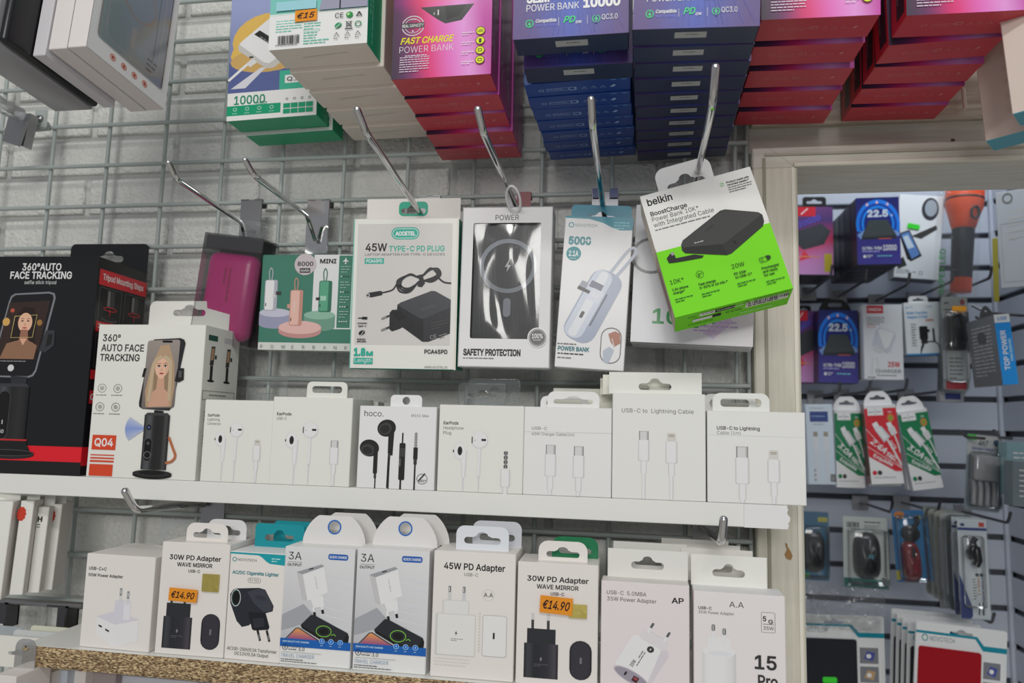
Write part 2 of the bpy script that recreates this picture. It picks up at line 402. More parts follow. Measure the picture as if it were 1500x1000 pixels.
class Art:
    """flat print on one face of a thing; units are free, W across and H down from the face's top left corner"""
    def __init__(s, W, H): s.W, s.H, s.ops = W, H, []
    def add(s, vs, fs, col, cols=None): s.ops.append((vs, fs, col, cols)); return s
    def r(s, x, y, w, h, col, rad=0):
        o = rrect(x, y, x + w, y + h, min(rad, w / 2, h / 2), 4) if rad else [(x, y), (x + w, y), (x + w, y + h), (x, y + h)]
        return s.add(o, [list(range(len(o)))], col)
    def p(s, pts, col):
        if len(pts) <= 4: return s.add(list(pts), [list(range(len(pts)))], col)
        vs, fs = sheet([pts]); return s.add([v[:2] for v in vs], fs, col)
    def h(s, outlines, col):
        vs, fs = sheet(outlines); return s.add([v[:2] for v in vs], fs, col)
    def e(s, cx, cy, rx, ry, col, rot=0, n=22): 
        o = circle(cx, cy, rx, n, ry, rot); return s.add(o, [list(range(n))], col)
    def o(s, cx, cy, r, th, col, n=24, ry=None):
        ry = r if ry is None else ry
        a, b = circle(cx, cy, r, n, ry), circle(cx, cy, r - th, n, ry - th)
        return s.add(a + b, [(k, (k + 1) % n, n + (k + 1) % n, n + k) for k in range(n)], col)
    def ro(s, x, y, w, h, rad, th, col):
        return s.h([rrect(x, y, x + w, y + h, rad, 4), rrect(x + th, y + th, x + w - th, y + h - th, max(rad - th, .01), 4)], col)
    def l(s, pts, th, col, smooth=False):
        if smooth:
            q = []; n = len(pts)
            for i in range(n - 1):
                p0, p1, p2, p3 = [np.array(pts[max(0, min(n - 1, j))], float) for j in (i - 1, i, i + 1, i + 2)]
                for k in range(6):
                    t = k / 6; q.append(tuple(.5 * (2 * p1 + (p2 - p0) * t + (2 * p0 - 5 * p1 + 4 * p2 - p3) * t * t + (3 * p1 - p0 - 3 * p2 + p3) * t ** 3)))
            pts = q + [pts[-1]]
        th = th / 2; vs = []
        for i, p in enumerate(pts):
            a = np.array(pts[max(0, i - 1)], float); b2 = np.array(pts[min(len(pts) - 1, i + 1)], float); d = b2 - a
            d = d / (np.linalg.norm(d) + 1e-9); nrm = np.array([-d[1], d[0]]) * th
            vs += [tuple(np.array(p) + nrm), tuple(np.array(p) - nrm)]
        return s.add(vs, [(2 * i, 2 * i + 1, 2 * i + 3, 2 * i + 2) for i in range(len(pts) - 1)], col)
    def g(s, x, y, w, h, nx, ny, fn):
        vs = [(x + w * i / nx, y + h * j / ny) for j in range(ny + 1) for i in range(nx + 1)]; fs, cc = [], []
        K = [fn(i / nx, j / ny) for j in range(ny + 1) for i in range(nx + 1)]
        for j in range(ny):
            for i in range(nx):
                f = (j * (nx + 1) + i, j * (nx + 1) + i + 1, (j + 1) * (nx + 1) + i + 1, (j + 1) * (nx + 1) + i); fs.append(f); cc.append([K[q] for q in f])
        return s.add(vs, fs, None, cc)
    def gp(s, outline, col_top, col_bot):
        """polygon with a top-to-bottom blend"""
        vs, fs = sheet([outline]); ys = [v[1] for v in vs]; a, b2 = min(ys), max(ys)
        K = [mix(col_top, col_bot, (v[1] - a) / (b2 - a + 1e-9)) for v in vs]
        return s.add([v[:2] for v in vs], fs, None, [[K[i] for i in f] for f in fs])
    def t(s, x, y, cap, txt, col, font='i', w=None, al='l', rot=0, skew=0):
        """x, baseline y, capital height"""
        vs, fs = glyphs(txt, font); H = glyphs('H', font)[0][:, 1].max()
        k = cap / H; x0, x1 = vs[:, 0].min(), vs[:, 0].max(); kx = (w / (x1 - x0)) if w else k
        q = np.stack([(vs[:, 0] - x0) * kx, -vs[:, 1] * k], 1); ww = (x1 - x0) * kx
        q[:, 0] -= {'l': 0, 'c': ww / 2, 'r': ww}[al]
        if skew: q[:, 0] += q[:, 1] * skew
        ca, sa = math.cos(rot), math.sin(rot)
        q = np.stack([q[:, 0] * ca - q[:, 1] * sa + x, q[:, 0] * sa + q[:, 1] * ca + y], 1)
        return s.add([tuple(p) for p in q], fs, col)
    def greek(s, x, y, w, n, lh, col, th=None, seed=1, rot=0):
        """lines of print too small to read"""
        rr = random.Random(seed * 977 + n); ca, sa = math.cos(rot), math.sin(rot)
        for k in range(n):
            xx = 0; end = w * (1 if k < n - 1 else rr.uniform(.5, .9)); t = th or lh * .38
            while xx < end - lh * .3:
                ww = min(rr.uniform(.6, 2.2) * lh, end - xx); y0 = k * lh
                o = [(xx, y0), (xx + ww, y0), (xx + ww, y0 + t), (xx, y0 + t)]
                s.add([(x + a * ca - b2 * sa, y + a * sa + b2 * ca) for a, b2 in o], [(0, 1, 2, 3)], col); xx += ww + lh * .25
        return s
    def barcode(s, x, y, w, h, col, seed=3):
        rr = random.Random(seed); xx = 0
        while xx < w:
            ww = w * rr.choice((.012, .018, .03)); s.r(x + xx, y, ww, h, col); xx += ww + w * rr.choice((.012, .02, .03))
        return s
    def put(s, mb, org, U, V, w, h):
        org, U, V = np.array(org, float), np.array(U, float), np.array(V, float); Nn = -np.cross(U, V) * -1
        # outward normal: for the front face U=+x, V=-z, outward=-y = U x V * ... handled by sign
        Nn = np.cross(V, U)
        Nn = -Nn if np.dot(Nn, s.out) < 0 else Nn
        for k, (vs, fs, col, cols) in enumerate(s.ops):
            e_ = 0.00008 + 0.000014 * k
            q = [org + U * (p[0] / s.W * w) + V * (p[1] / s.H * h) + Nn * e_ for p in vs]
            mb.add(q, fs, col, cols=cols)
def mix(a, b, t):
    t = max(0, min(1, t)); return tuple(a[i] + (b[i] - a[i]) * t for i in range(3))
def ramp(stops, t):
    for (a, ca), (b, cb) in zip(stops, stops[1:]):
        if t <= b: return mix(ca, cb, (t - a) / (b - a + 1e-9))
    return stops[-1][1]

# ------------------------------------------------------------------ things
def thing(name, label, cat, matrix=None, group=None):
    o = bpy.data.objects.new(name, None); COL.objects.link(o); o.empty_display_size = .02
    if matrix is not None: o.matrix_world = matrix
    o['label'] = label; o['category'] = cat
    if group: o['group'] = group
    return o
def tag(o, label, cat, group=None):
    o['label'] = label; o['category'] = cat
    if group: o['group'] = group
    return o
def struct(o): o['kind'] = 'structure'; return o
def copy_tree(o, parent=None):
    r = o.copy(); COL.objects.link(r)
    if parent is not None: r.parent = parent
    for ch in list(o.children): copy_tree(ch, r)
    return r
FRAMES = {
    'front': lambda w, d, h: ((-w / 2, 0, h), (1, 0, 0), (0, 0, -1), w, h, (0, -1, 0)),
    'right': lambda w, d, h: ((w / 2, 0, h), (0, 1, 0), (0, 0, -1), d, h, (1, 0, 0)),
    'left': lambda w, d, h: ((-w / 2, d, h), (0, -1, 0), (0, 0, -1), d, h, (-1, 0, 0)),
    'bottom': lambda w, d, h: ((-w / 2, 0, 0), (1, 0, 0), (0, 1, 0), w, d, (0, 0, -1)),
    'top': lambda w, d, h: ((-w / 2, d, h), (1, 0, 0), (0, -1, 0), w, d, (0, 0, 1)),
}
def print_part(root, arts, w, d, h, mat, name='print'):
    mb = MB()
    for face, a in arts.items():
        org, U, V, fw, fh, out = FRAMES[face](w, d, h); a.out = out; a.put(mb, org, U, V, fw, fh)
    return mb.build(name, mat, root)
def carton(name, label, cat, pose, d, col=WHITE, faces=None, arts=None, mat='printed_card', tab=None, group=None, bev=.0006, body='carton'):
    root = thing(name, label, cat, pose.matrix(), group)
    w, h = pose.w, pose.h
    mb = MB(); mb.box(-w / 2, w / 2, 0, d, 0, h, col, bev, faces); mb.build(body, mat, root)
    if arts: print_part(root, arts, w, d, h, mat)
    if tab:
        tabs = tab if isinstance(tab, list) else [tab]
        for tb in tabs:
            tw, th = tb['w'], tb['h']; y = tb.get('y', d * .5); x = tb.get('x', 0); tc_ = tb.get('col', col)
            hole = tb.get('hole', 'euro'); shp = tb.get('shape', 'round')
            o = gable(tw, th, top=tb.get('top', .55)) if shp == 'gable' else rrect(-tw / 2, 0, tw / 2, th, min(tb.get('r', .006), th * .6, tw / 2), 5, (0, 0, 1, 1))
            hw, hh, hy = tb.get('hw', tw * .6), tb.get('hh', th * .4), tb.get('hy', th * .55)
            hol = euroslot(0, hy, hw, hh) if hole == 'euro' else (circle(0, hy, hh / 2, 20) if hole == 'round' else rrect(-hw / 2, hy - hh / 2, hw / 2, hy + hh / 2, hh * .45, 5))
            t2 = MB(); lean = tb.get('lean', 0)
            M = rotm(0, lean, tb.get('roll', 0))
            t2.plate([o, hol], -.0002, .0002, tc_, M)
            if 'ring' in tb:
                rw = tb.get('rw', .0012)
                if hole == 'round': ol = [circle(0, hy, hh / 2 + rw, 20), circle(0, hy, hh / 2, 20)]
                else: ol = [rrect(-hw / 2 - rw, hy - hh / 2 - rw, hw / 2 + rw, hy + hh / 2 + rw, hh * .45, 5), hol]
                t2.plate(ol, -.0005, -.0003, tb['ring'], M)
            ob = t2.build('hang_tab', tb.get('mat', mat), root); ob.location = (x, y, h - tb.get('sink', .0003))
    return root
def orders(n): return ['front', 'second', 'third', 'fourth', 'fifth', 'sixth', 'seventh', 'eighth', 'ninth', 'tenth', 'eleventh', 'twelfth'][:n]
# ================================================================== the setting
XL = P(1106, 600, -.035)[0]          # left edge of the door casing
XR = P(1175, 600, -.035)[0]          # right edge of the casing = edge of the opening
ZH0 = P(1300, 241, -.035)[2]         # top of the opening
ZH1 = P(1300, 209, -.035)[2]         # top of the casing
YB = 0.90                            # far wall of the next room
rnd = random.Random(7)

# brick wall: one mortar bed, every brick its own piece
mb = MB(); mb.box(-1.15, XL + .02, .0045, .06, 	.75, 2.35, c(190)); wall = struct(mb.build('wall_back', 'mortar'))
def brick_mesh(L, k):
    rr = random.Random(k); bm = bmesh.new(); bmesh.ops.create_cube(bm, size=1)
    for v in bm.verts: v.co = (v.co.x * L + rr.uniform(-.0008, .0008), .004 + v.co.y * .008 + (rr.uniform(-.0008, .0008) if v.co.y < 0 else 0), v.co.z * .0435 + rr.uniform(-.0006, .0006))
    bmesh.ops.bevel(bm, geom=[e for e in bm.edges if all(v.co.y < .002 for v in e.verts)], offset=.0028, segments=2, affect='EDGES', profile=.5)
    me = bpy.data.meshes.new('brick'); bm.to_mesh(me); bm.free(); me.materials.append(MATS['painted_brick'])
    for p in me.polygons: p.use_smooth = True
    return me
full = [brick_mesh(.222, k) for k in range(4)]
Z_G = P(300, 237, -.024)[2]          # height of one horizontal wire
zc = Z_G + .0248 - .0045
r = 0
for j in range(-22, 16):
    z = zc + j * .05
    if not (.78 < z < 2.3): continue
    x = -1.12 + (.115 if j % 2 else 0)
    while x + .111 < XL + .02:
        o = bpy.data.objects.new('brick', full[rnd.randrange(4)]); COL.objects.link(o); o.parent = wall
        o.location = (x, rnd.uniform(-.0006, .0006), z); x += .230
    L_ = XL + .02 - (x - .111)
    if L_ > .02:
        o = bpy.data.objects.new('brick', full[rnd.randrange(4)]); COL.objects.link(o); o.parent = wall
        o.location = (x - .111 + L_ / 2, 0, z); o.scale = (L_ / .222, 1, 1)

# door casing, header, plank wall over the door, soffit
mb = MB(); mb.box(XL, XR, -.035, .055, .55, ZH0 + .001, WHITE, .0015)
post = struct(mb.build('trim_1', 'painted_post'))
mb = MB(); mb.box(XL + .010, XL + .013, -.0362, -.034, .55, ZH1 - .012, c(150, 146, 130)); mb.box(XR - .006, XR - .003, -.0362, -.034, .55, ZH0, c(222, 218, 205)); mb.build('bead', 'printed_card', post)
mb = MB(); mb.box(XL, 1.5, -.035, .055, ZH0, ZH1, WHITE, .0015)
head = struct(mb.build('trim_2', 'painted_header'))
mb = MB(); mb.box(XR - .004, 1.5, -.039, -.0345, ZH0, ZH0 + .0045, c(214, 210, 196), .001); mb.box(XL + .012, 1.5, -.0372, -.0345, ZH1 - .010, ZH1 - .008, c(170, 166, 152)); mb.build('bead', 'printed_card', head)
mb = MB(); mb.box(XR, XR + .12, -.02, .055, .3, .5, WHITE)
mb = MB(); mb.box(XL, 1.5, -.012, .055, ZH1, 2.35, WHITE); over = struct(mb.build('wall_over_door', 'painted_header'))
mb = MB(); p0, p1 = P(1104, 200, -.0352), P(1164, 244, -.0352); dv = np.array([.0006, 0, -.0004]); mb.add([p0 - dv, p1 - dv, p1 + dv, p0 + dv], [(0, 1, 2, 3)], c(120, 116, 104)); mb.build('mitre_joint', 'printed_card', head)
z = ZH1 + .028; k = 0
while z < 2.3:
    hgt = .062; mb = MB(); mb.box(XL + .002, 1.49, -.022, -.0115, z, z + hgt - .003, WHITE, .0012)
    mb.build('plank', 'worn_plank', over); z += hgt; k += 1
mb = MB(); mb.tube([P(1411, 130, -.03), P(1414, 160, -.03)], .0022, 8, c(215, 205, 195)); tag(mb.build('nail_peg', 'printed_card'), 'short white painted peg stuck in the planks above the door', 'peg')
# glue drips on the post
def blob(px, py, pts, name, label, colr):
    o = P(px, py, -.0353); s = .00059
    vs, fs = sheet([[(a * s, -b2 * s) for a, b2 in pts]])
    mb = MB(); mb.add([(o[0] + v[0], -.0360, o[2] + v[1]) for v in vs], fs, colr); mb.add([(o[0] + v[0], -.0352, o[2] + v[1]) for v in vs], fs, colr)
    return tag(mb.build(name, 'moulded_plastic'), label, 'stain')
blob(1150, 795, [(0, 0), (3, 1), (4, 6), (8, 12), (11, 20), (8, 26), (2, 24), (-1, 18), (3, 10), (1, 4)], 'glue_drip', 'brown dried glue drip on the cream door post', c(150, 112, 66))
blob(1148, 904, [(0, 0), (2, 1), (1, 3), (-1, 2)], 'paint_chip', 'tiny dark paint chip low on the cream door post', c(90, 70, 50))
blob(1394, 203, [(0, 0), (4, 1), (5, 4), (1, 5), (-2, 3)], 'paint_chip', 'small dark chip in the paint above the door opening', c(80, 60, 45))

# floors and ceiling out of view, so that the place goes on
mb = MB(); mb.box(-4, 4, -4, YB + .02, -.02, 0, c(205, 200, 192)); struct(mb.build('floor', 'matt_paint'))

# ------------------------------------------------------------------ wire grid on hooks
ZS = [Z_G + k * .05 for k in range(-20, 13) if .85 < Z_G + k * .05 < 2.2]
X_G = P(240, 240, -.02)[0]
XS = [X_G + k * .0748 for k in range(-9, 11)]; XE = P(1096, 400, -.02)[0]; XS = [x for x in XS if x < XE - .02] + [XE, XE - .012]
grid = thing('wire_grid_panel', 'grey painted wire grid panel fixed across the white brick wall', 'wire grid', Matrix.Translation((0, -.02, .85)))
inv = Matrix.Translation((0, .02, -.85))
for z in ZS:
    mb = MB(); mb.tube([(-1.1, -.004, z - .85), (XE, -.004, z - .85)], .0026, 8); mb.build('horizontal_wire', 'wire_paint', grid)
for x in XS:
    mb = MB(); mb.tube([(x, 0, 0), (x, 0, 1.35)], .0023, 8); mb.build('vertical_wire', 'wire_paint', grid)

# ------------------------------------------------------------------ shelves
ZT = P(600, 717.6, -.116)[2]         # top of the white shelf
XE1 = P(1153, 760, -.116)[0]
sh = thing('white_shelf', 'white laminate shelf board carrying the row of cable and earphone boxes', 'shelf', Matrix.Translation((0, -.116, ZT - .0195)))
mb = MB(); mb.box(-1.0, XE1, 0, .090, 0, .0195, WHITE, .0006); mb.build('board', 'shelf_laminate', sh)
mb = MB()
rr = random.Random(4); zs = [k * .0195 / 12 for k in range(13)]
pts = [(XE1 - .035, 0), (XE1 - .035, .0195)] + [(XE1 + .0012 + rr.uniform(-.0015, .0015), z) for z in zs[::-1]]
mb.plate([pts], -.0011, -.0003, c(232, 230, 226)); mb.build('edge_tape', 'satin_card', sh)

ZB = P(400, 974.4, -.161)[2]
XB0 = P(33, 945, -.161)[0]
sh2 = thing('chipboard_shelf', 'white topped chipboard shelf with raw speckled brown front edge', 'shelf', Matrix.Translation((0, -.161, ZB - .0185)))
mb = MB(); mb.box(XB0, XL - .005, .0, .135, .0182, .0185, WHITE); mb.build('white_top', 'shelf_laminate', sh2)
bm = bmesh.new()
bmesh.ops.create_grid(bm, x_segments=150, y_segments=8, size=.5)
w_, rr = XL - .005 - XB0, random.Random(2)
for v in bm.verts:
    u, vv = v.co.x + .5, v.co.y + .5; e = abs(v.co.y) > .49
    v.co = (XB0 + u * w_, rr.uniform(-.0007, .0009) if not e else .0005 + rr.uniform(0, .001), vv * .0182 + (rr.uniform(-.0004, .0004) if e else 0))
vs = [v.co.copy() for v in bm.verts]; fs = [[v.index for v in f.verts] for f in bm.faces]; bm.free()
mb = MB(); mb.add(vs, fs); mb.box(XB0 + .0005, XL - .006, .001, .134, .0, .0181); mb.build('chipboard_core', 'chipboard', sh2)

# ------------------------------------------------------------------ chrome hooks with their back plates
def arc3(pts, r=.006, n=5):
    """rounds the bends of a rod"""
    out = [np.array(pts[0], float)]
    for a, b2, c2 in zip(pts, pts[1:], pts[2:]):
        a, b2, c2 = [np.array(q, float) for q in (a, b2, c2)]; d1, d2 = _unit(a - b2), _unit(c2 - b2)
        rr_ = min(r, np.linalg.norm(a - b2) * .45, np.linalg.norm(c2 - b2) * .45); p, q = b2 + d1 * rr_, b2 + d2 * rr_
        for k in range(n + 1):
            t = k / n; out.append(p * (1 - t) ** 2 + 2 * b2 * t * (1 - t) + q * t * t)
    return out + [np.array(pts[-1], float)]
def hook(label, rods, plate=None, r=.0029, plate_mat='grey_steel', name='chrome_hook', grp='chrome display hooks on the wire grid'):
    base = rods[0][-1]; root = thing(name, label, 'hook', Matrix.Translation(base), grp); b0 = np.array(base)
    for k, pts in enumerate(rods):
        mb = MB(); q = arc3(pts, .009); mb.tube([p - b0 for p in q], r, 14); 
        t = _unit(q[0] - q[1]); mb.tube([q[0] - b0, q[0] - b0 + t * r * .5, q[0] - b0 + t * r * .8], [r, r * .85, r * .4], 14)
        mb.build('rod', 'chrome', root)
    if plate:
        (x0, z0, x1, z1) = plate; mb = MB()
        y = -.030 - b0[1]; mb.box(x0 - b0[0], x1 - b0[0], y, y + .0012, z0 - b0[2], z1 - b0[2], bev=.0003)
        for s0, s1 in ((0, .36), (.64, 1)):
            xa, xb = x0 + (x1 - x0) * s0, x0 + (x1 - x0) * s1
            mb.box(xa - b0[0], xb - b0[0], y, y + .012, z1 - b0[2] - .0008, z1 - b0[2] + .0008); mb.box(xa - b0[0], xb - b0[0], y + .0115, y + .0125, z1 - .007 - b0[2], z1 - b0[2] + .0008)
        mb.build('back_plate', plate_mat, root)
    return root
def rect_px(x0, y0, x1, y1, Y):
    a, b2 = P(x0, y1, Y), P(x1, y0, Y); return (a[0], a[2], b2[0], b2[2])
hook('thin chrome hook leftmost of the row, above the pink case in clear plastic', [[P(247, 238, -.225), P(258, 262, -.215), P(354, 326, -.05), P(358, 347, -.034)]], rect_px(349, 292, 384, 352, -.03), .0025)
hook('thin chrome hook second from the left, above the mini power bank box', [[P(359, 234, -.225), P(372, 257, -.215), P(450, 316, -.05), P(462, 352, -.034)]], rect_px(446, 292, 483, 372, -.03), .0025, 'chrome')
hook('chrome hook pointing up left above the laptop adapter box', [[P(523, 160, -.262), P(536, 194, -.252), P(612, 306, -.08), P(628, 330, -.034)]], rect_px(611, 287, 645, 350, -.03))
hook('chrome hook above the windowed wireless charger box', [[P(700, 160, -.262), P(708, 194, -.252), P(748, 284, -.08), P(758, 305, -.034)]], rect_px(742, 286, 766, 345, -.03), plate_mat='dark_steel')
hook('chrome hook above the slim teal and white power bank box', [[P(866, 145, -.265), P(868, 182, -.255), P(883, 300, -.07), P(886, 318, -.034)]], rect_px(866, 280, 906, 335, -.03), plate_mat='dark_steel')
hook('longest chrome hook, holding the tilted green and white box', [[P(1048, 98, -.285), P(1044, 150, -.275), P(1020, 262, -.10), P(1010, 300, -.034)]], rect_px(990, 285, 1030, 345, -.03))
hook('bent chrome hook poking out under the left end of the white shelf', [[P(183, 719, -.170), P(198, 747, -.160), P(262, 740, -.06), P(300, 738, -.034)]], rect_px(292, 730, 330, 780, -.03), .0034)
hook('chrome hook turned up under the right end of the white shelf', [[P(1060, 760, -.165), P(1057, 794, -.160), P(1036, 778, -.06), P(1030, 774, -.034)]], rect_px(1014, 765, 1050, 815, -.03), .0034)
# small coloured clips on the grid and a cable tie
for x0, x1, y0, y1, cc, lab in ((757, 778, 281, 303, c(120, 30, 45), 'small dark red clip on the grid beside the chrome hook'), (868, 878, 276, 290, c(30, 50, 110), 'small navy clip on the grid left of the teal tab'), (893, 905, 276, 290, c(30, 50, 110), 'small navy clip on the grid right of the teal tab')):
    a = rect_px(x0, y0, x1, y1, -.032); mb = MB(); o0 = np.array([a[0], -.033, a[1]])
    prof = [(0, 0), (0, a[3] - a[1]), (.012, a[3] - a[1]), (.012, a[3] - a[1] - .006), (.0105, a[3] - a[1] - .006), (.0105, a[3] - a[1] - .0015), (.0015, a[3] - a[1] - .0015), (.0015, 0)]
    n = len(prof); w = a[2] - a[0]
    vs = [(0, y, z) for y, z in prof] + [(w, y, z) for y, z in prof]
    mb.add(vs, [[0, 1, 6, 7], [1, 2, 5, 6], [2, 3, 4, 5], [8, 15, 14, 9], [9, 14, 13, 10], [10, 13, 12, 11]] + [(k, (k + 1) % n, n + (k + 1) % n, n + k) for k in range(n)], cc)
    o = mb.build('grid_clip', 'moulded_plastic'); o.location = o0; tag(o, lab, 'clip')
mb = MB(); pts = [P(752 + 10 * math.cos(a) , 292 + 14 * math.sin(a), -.11) + np.array([0, .012 * math.sin(a), 0]) for a in [2 * math.pi * k / 14 for k in range(14)]]
mb.tube(pts + [pts[0]], .0013, 6, c(215)); tag(mb.build('cable_tie', 'moulded_plastic'), 'white plastic loop hanging on the hook above the windowed box', 'cable tie')

# ------------------------------------------------------------------ far shop: slatted walls seen through the opening
XC = P(1466, 600, YB)[0]
zlo, zhi = P(1300, 1080, YB)[2], P(1300, 230, YB)[2]
PITCH = .048 * 1.72 / 1.07 * 1.0
mb = MB(); mb.box(XR - .25, XC + .02, YB + .010, YB + .03, zlo - .1, zhi + .3, c(70)); wf = struct(mb.build('wall_far', 'groove'))
mb = MB(); mb.box(XC + .010, XC + .03, -.3, YB + .03, zlo - .1, zhi + .3, c(70)); ws = struct(mb.build('wall_far_side', 'groove'))
z = P(1440, 439, YB)[2]; PITCH = (P(1440, 439, YB)[2] - P(1440, 487, YB)[2])
z0 = z - 14 * PITCH
for k in range(19):
    za = z0 + k * PITCH
    mb = MB(); mb.box(XR - .24, XC - .006, YB, YB + .011, za + .005, za + PITCH - .007, c(178), .001); mb.build('slat', 'slat_laminate', wf)
    mb = MB(); mb.box(XC, XC + .011, .05, YB - .004, za + .005, za + PITCH - .007, c(178), .001); mb.build('slat', 'slat_laminate', ws)
mb = MB(); mb.box(XC - .006, XC + .004, YB - .008, YB + .004, zlo, zhi + .2, c(200), .001); struct(mb.build('trim_3', 'slat_laminate'))
# ================================================================== artwork helpers
K0 = c(28); K1 = c(60); GY = c(120); TEAL = c(20, 160, 145)
PODW = c(236, 234, 234)
def seq(a, y0, y1, x, w0, w1, col): a.p([(x - w0 / 2, y0), (x + w0 / 2, y0), (x + w1 / 2, y1), (x - w1 / 2, y1)], col)
def earpods(a, x, y, s, bottom):
    """two white earphones; x, y the left one's centre"""
    e1, e2, e3 = c(206, 204, 206), PODW, c(222, 221, 224)
    a.p([(x + .05 * s, y + .2 * s), (x + .48 * s, y - .05 * s), (x + .42 * s, y + 1.6 * s), (x + .16 * s, y + 1.6 * s)], e1)
    a.p([(x + .1 * s, y + .2 * s), (x + .40 * s, y - .05 * s), (x + .34 * s, y + 1.6 * s), (x + .2 * s, y + 1.6 * s)], e2)
    seq(a, y + 1.6 * s, bottom, x + .27 * s, .12 * s, .08 * s, e1)
    a.e(x, y, .40 * s, .55 * s, c(214, 212, 212)); a.e(x + .03 * s, y - .02 * s, .36 * s, .50 * s, e2)
    a.e(x + .02 * s, y, .15 * s, .28 * s, c(60)); a.e(x + .02 * s, y, .09 * s, .2 * s, c(30)); a.e(x - .38 * s, y + .02 * s, .04 * s, .09 * s, c(60))
    X, Y = x + 1.22 * s, y - .7 * s
    seq(a, Y + .4 * s, Y + 2.3 * s, X, .22 * s, .18 * s, e1); seq(a, Y + .4 * s, Y + 2.2 * s, X - .02 * s, .14 * s, .12 * s, e2); seq(a, Y + 2.2 * s, bottom, X, .09 * s, .07 * s, e1)
    a.e(X, Y, .52 * s, .54 * s, c(208, 207, 209)); a.e(X - .01 * s, Y - .03 * s, .48 * s, .49 * s, e2); a.e(X - .1 * s, Y - .12 * s, .3 * s, .28 * s, c(242))
    a.r(X - .5 * s, Y - .2 * s, .08 * s, .42 * s, c(95), .04 * s); a.r(X + .1 * s, Y - .08 * s, .3 * s, .14 * s, c(50), .06 * s); a.e(X - .28 * s, Y + .03 * s, .03 * s, .05 * s, c(160, 158, 170))
def plug(a, x, y, w, kind, bottom, col=c(226, 225, 226)):
    """cable end seen from the side; kind usbc, lightning or jack"""
    dk = c(198, 197, 198); lt = c(234, 233, 233)
    if kind == 'usbc':
        a.r(x - w * .42, y, w * .84, w * .8, c(176, 175, 174), w * .08); a.r(x - w * .32, y + w * .06, w * .56, w * .74, c(206, 205, 204)); a.r(x - w * .42, y, w * .06, w * .8, c(120)); a.r(x + w * .36, y, w * .06, w * .8, c(120))
    elif kind == 'lightning':
        a.r(x - w * .38, y + w * .05, w * .76, w * .75, c(205, 202, 198), w * .12); a.r(x - w * .25, y + w * .2, w * .5, w * .12, c(168, 160, 140)); a.r(x - w * .25, y + w * .36, w * .5, w * .05, c(150))
    else:
        for k in range(4): a.r(x - w * .2, y + k * w * .48, w * .4, w * .36, c(60 if kind == 'jack' else 150), w * .08)
        a.r(x - w * .1, y, w * .2, w * 1.8, c(130)); y += w * 1.1
    a.r(x - w / 2, y + w * .8, w, w * 1.9, dk, w * .1); a.r(x - w * .42, y + w * .8, w * .8, w * 1.86, lt, w * .1)
    a.r(x - w * .27, y + w * 2.7, w * .54, w * 1.1, dk); a.r(x - w * .2, y + w * 2.7, w * .4, w * 1.1, lt)
    seq(a, y + w * 3.8, bottom, x, w * .34, w * .34, dk); seq(a, y + w * 3.8, bottom, x - w * .02, w * .22, w * .22, lt)
def bolt(a, x, y, s, col): a.p([(x + .2 * s, y - s), (x - .45 * s, y + .15 * s), (x - .05 * s, y + .15 * s), (x - .2 * s, y + s), (x + .45 * s, y - .15 * s), (x + .05 * s, y - .15 * s)], col)
def tri(a, x, y, s, col, th=None):
    q = [(x, y - s * .6), (x + s * .65, y + s * .5), (x - s * .65, y + s * .5)]; a.l(q + [q[0]], th or s * .16, col)
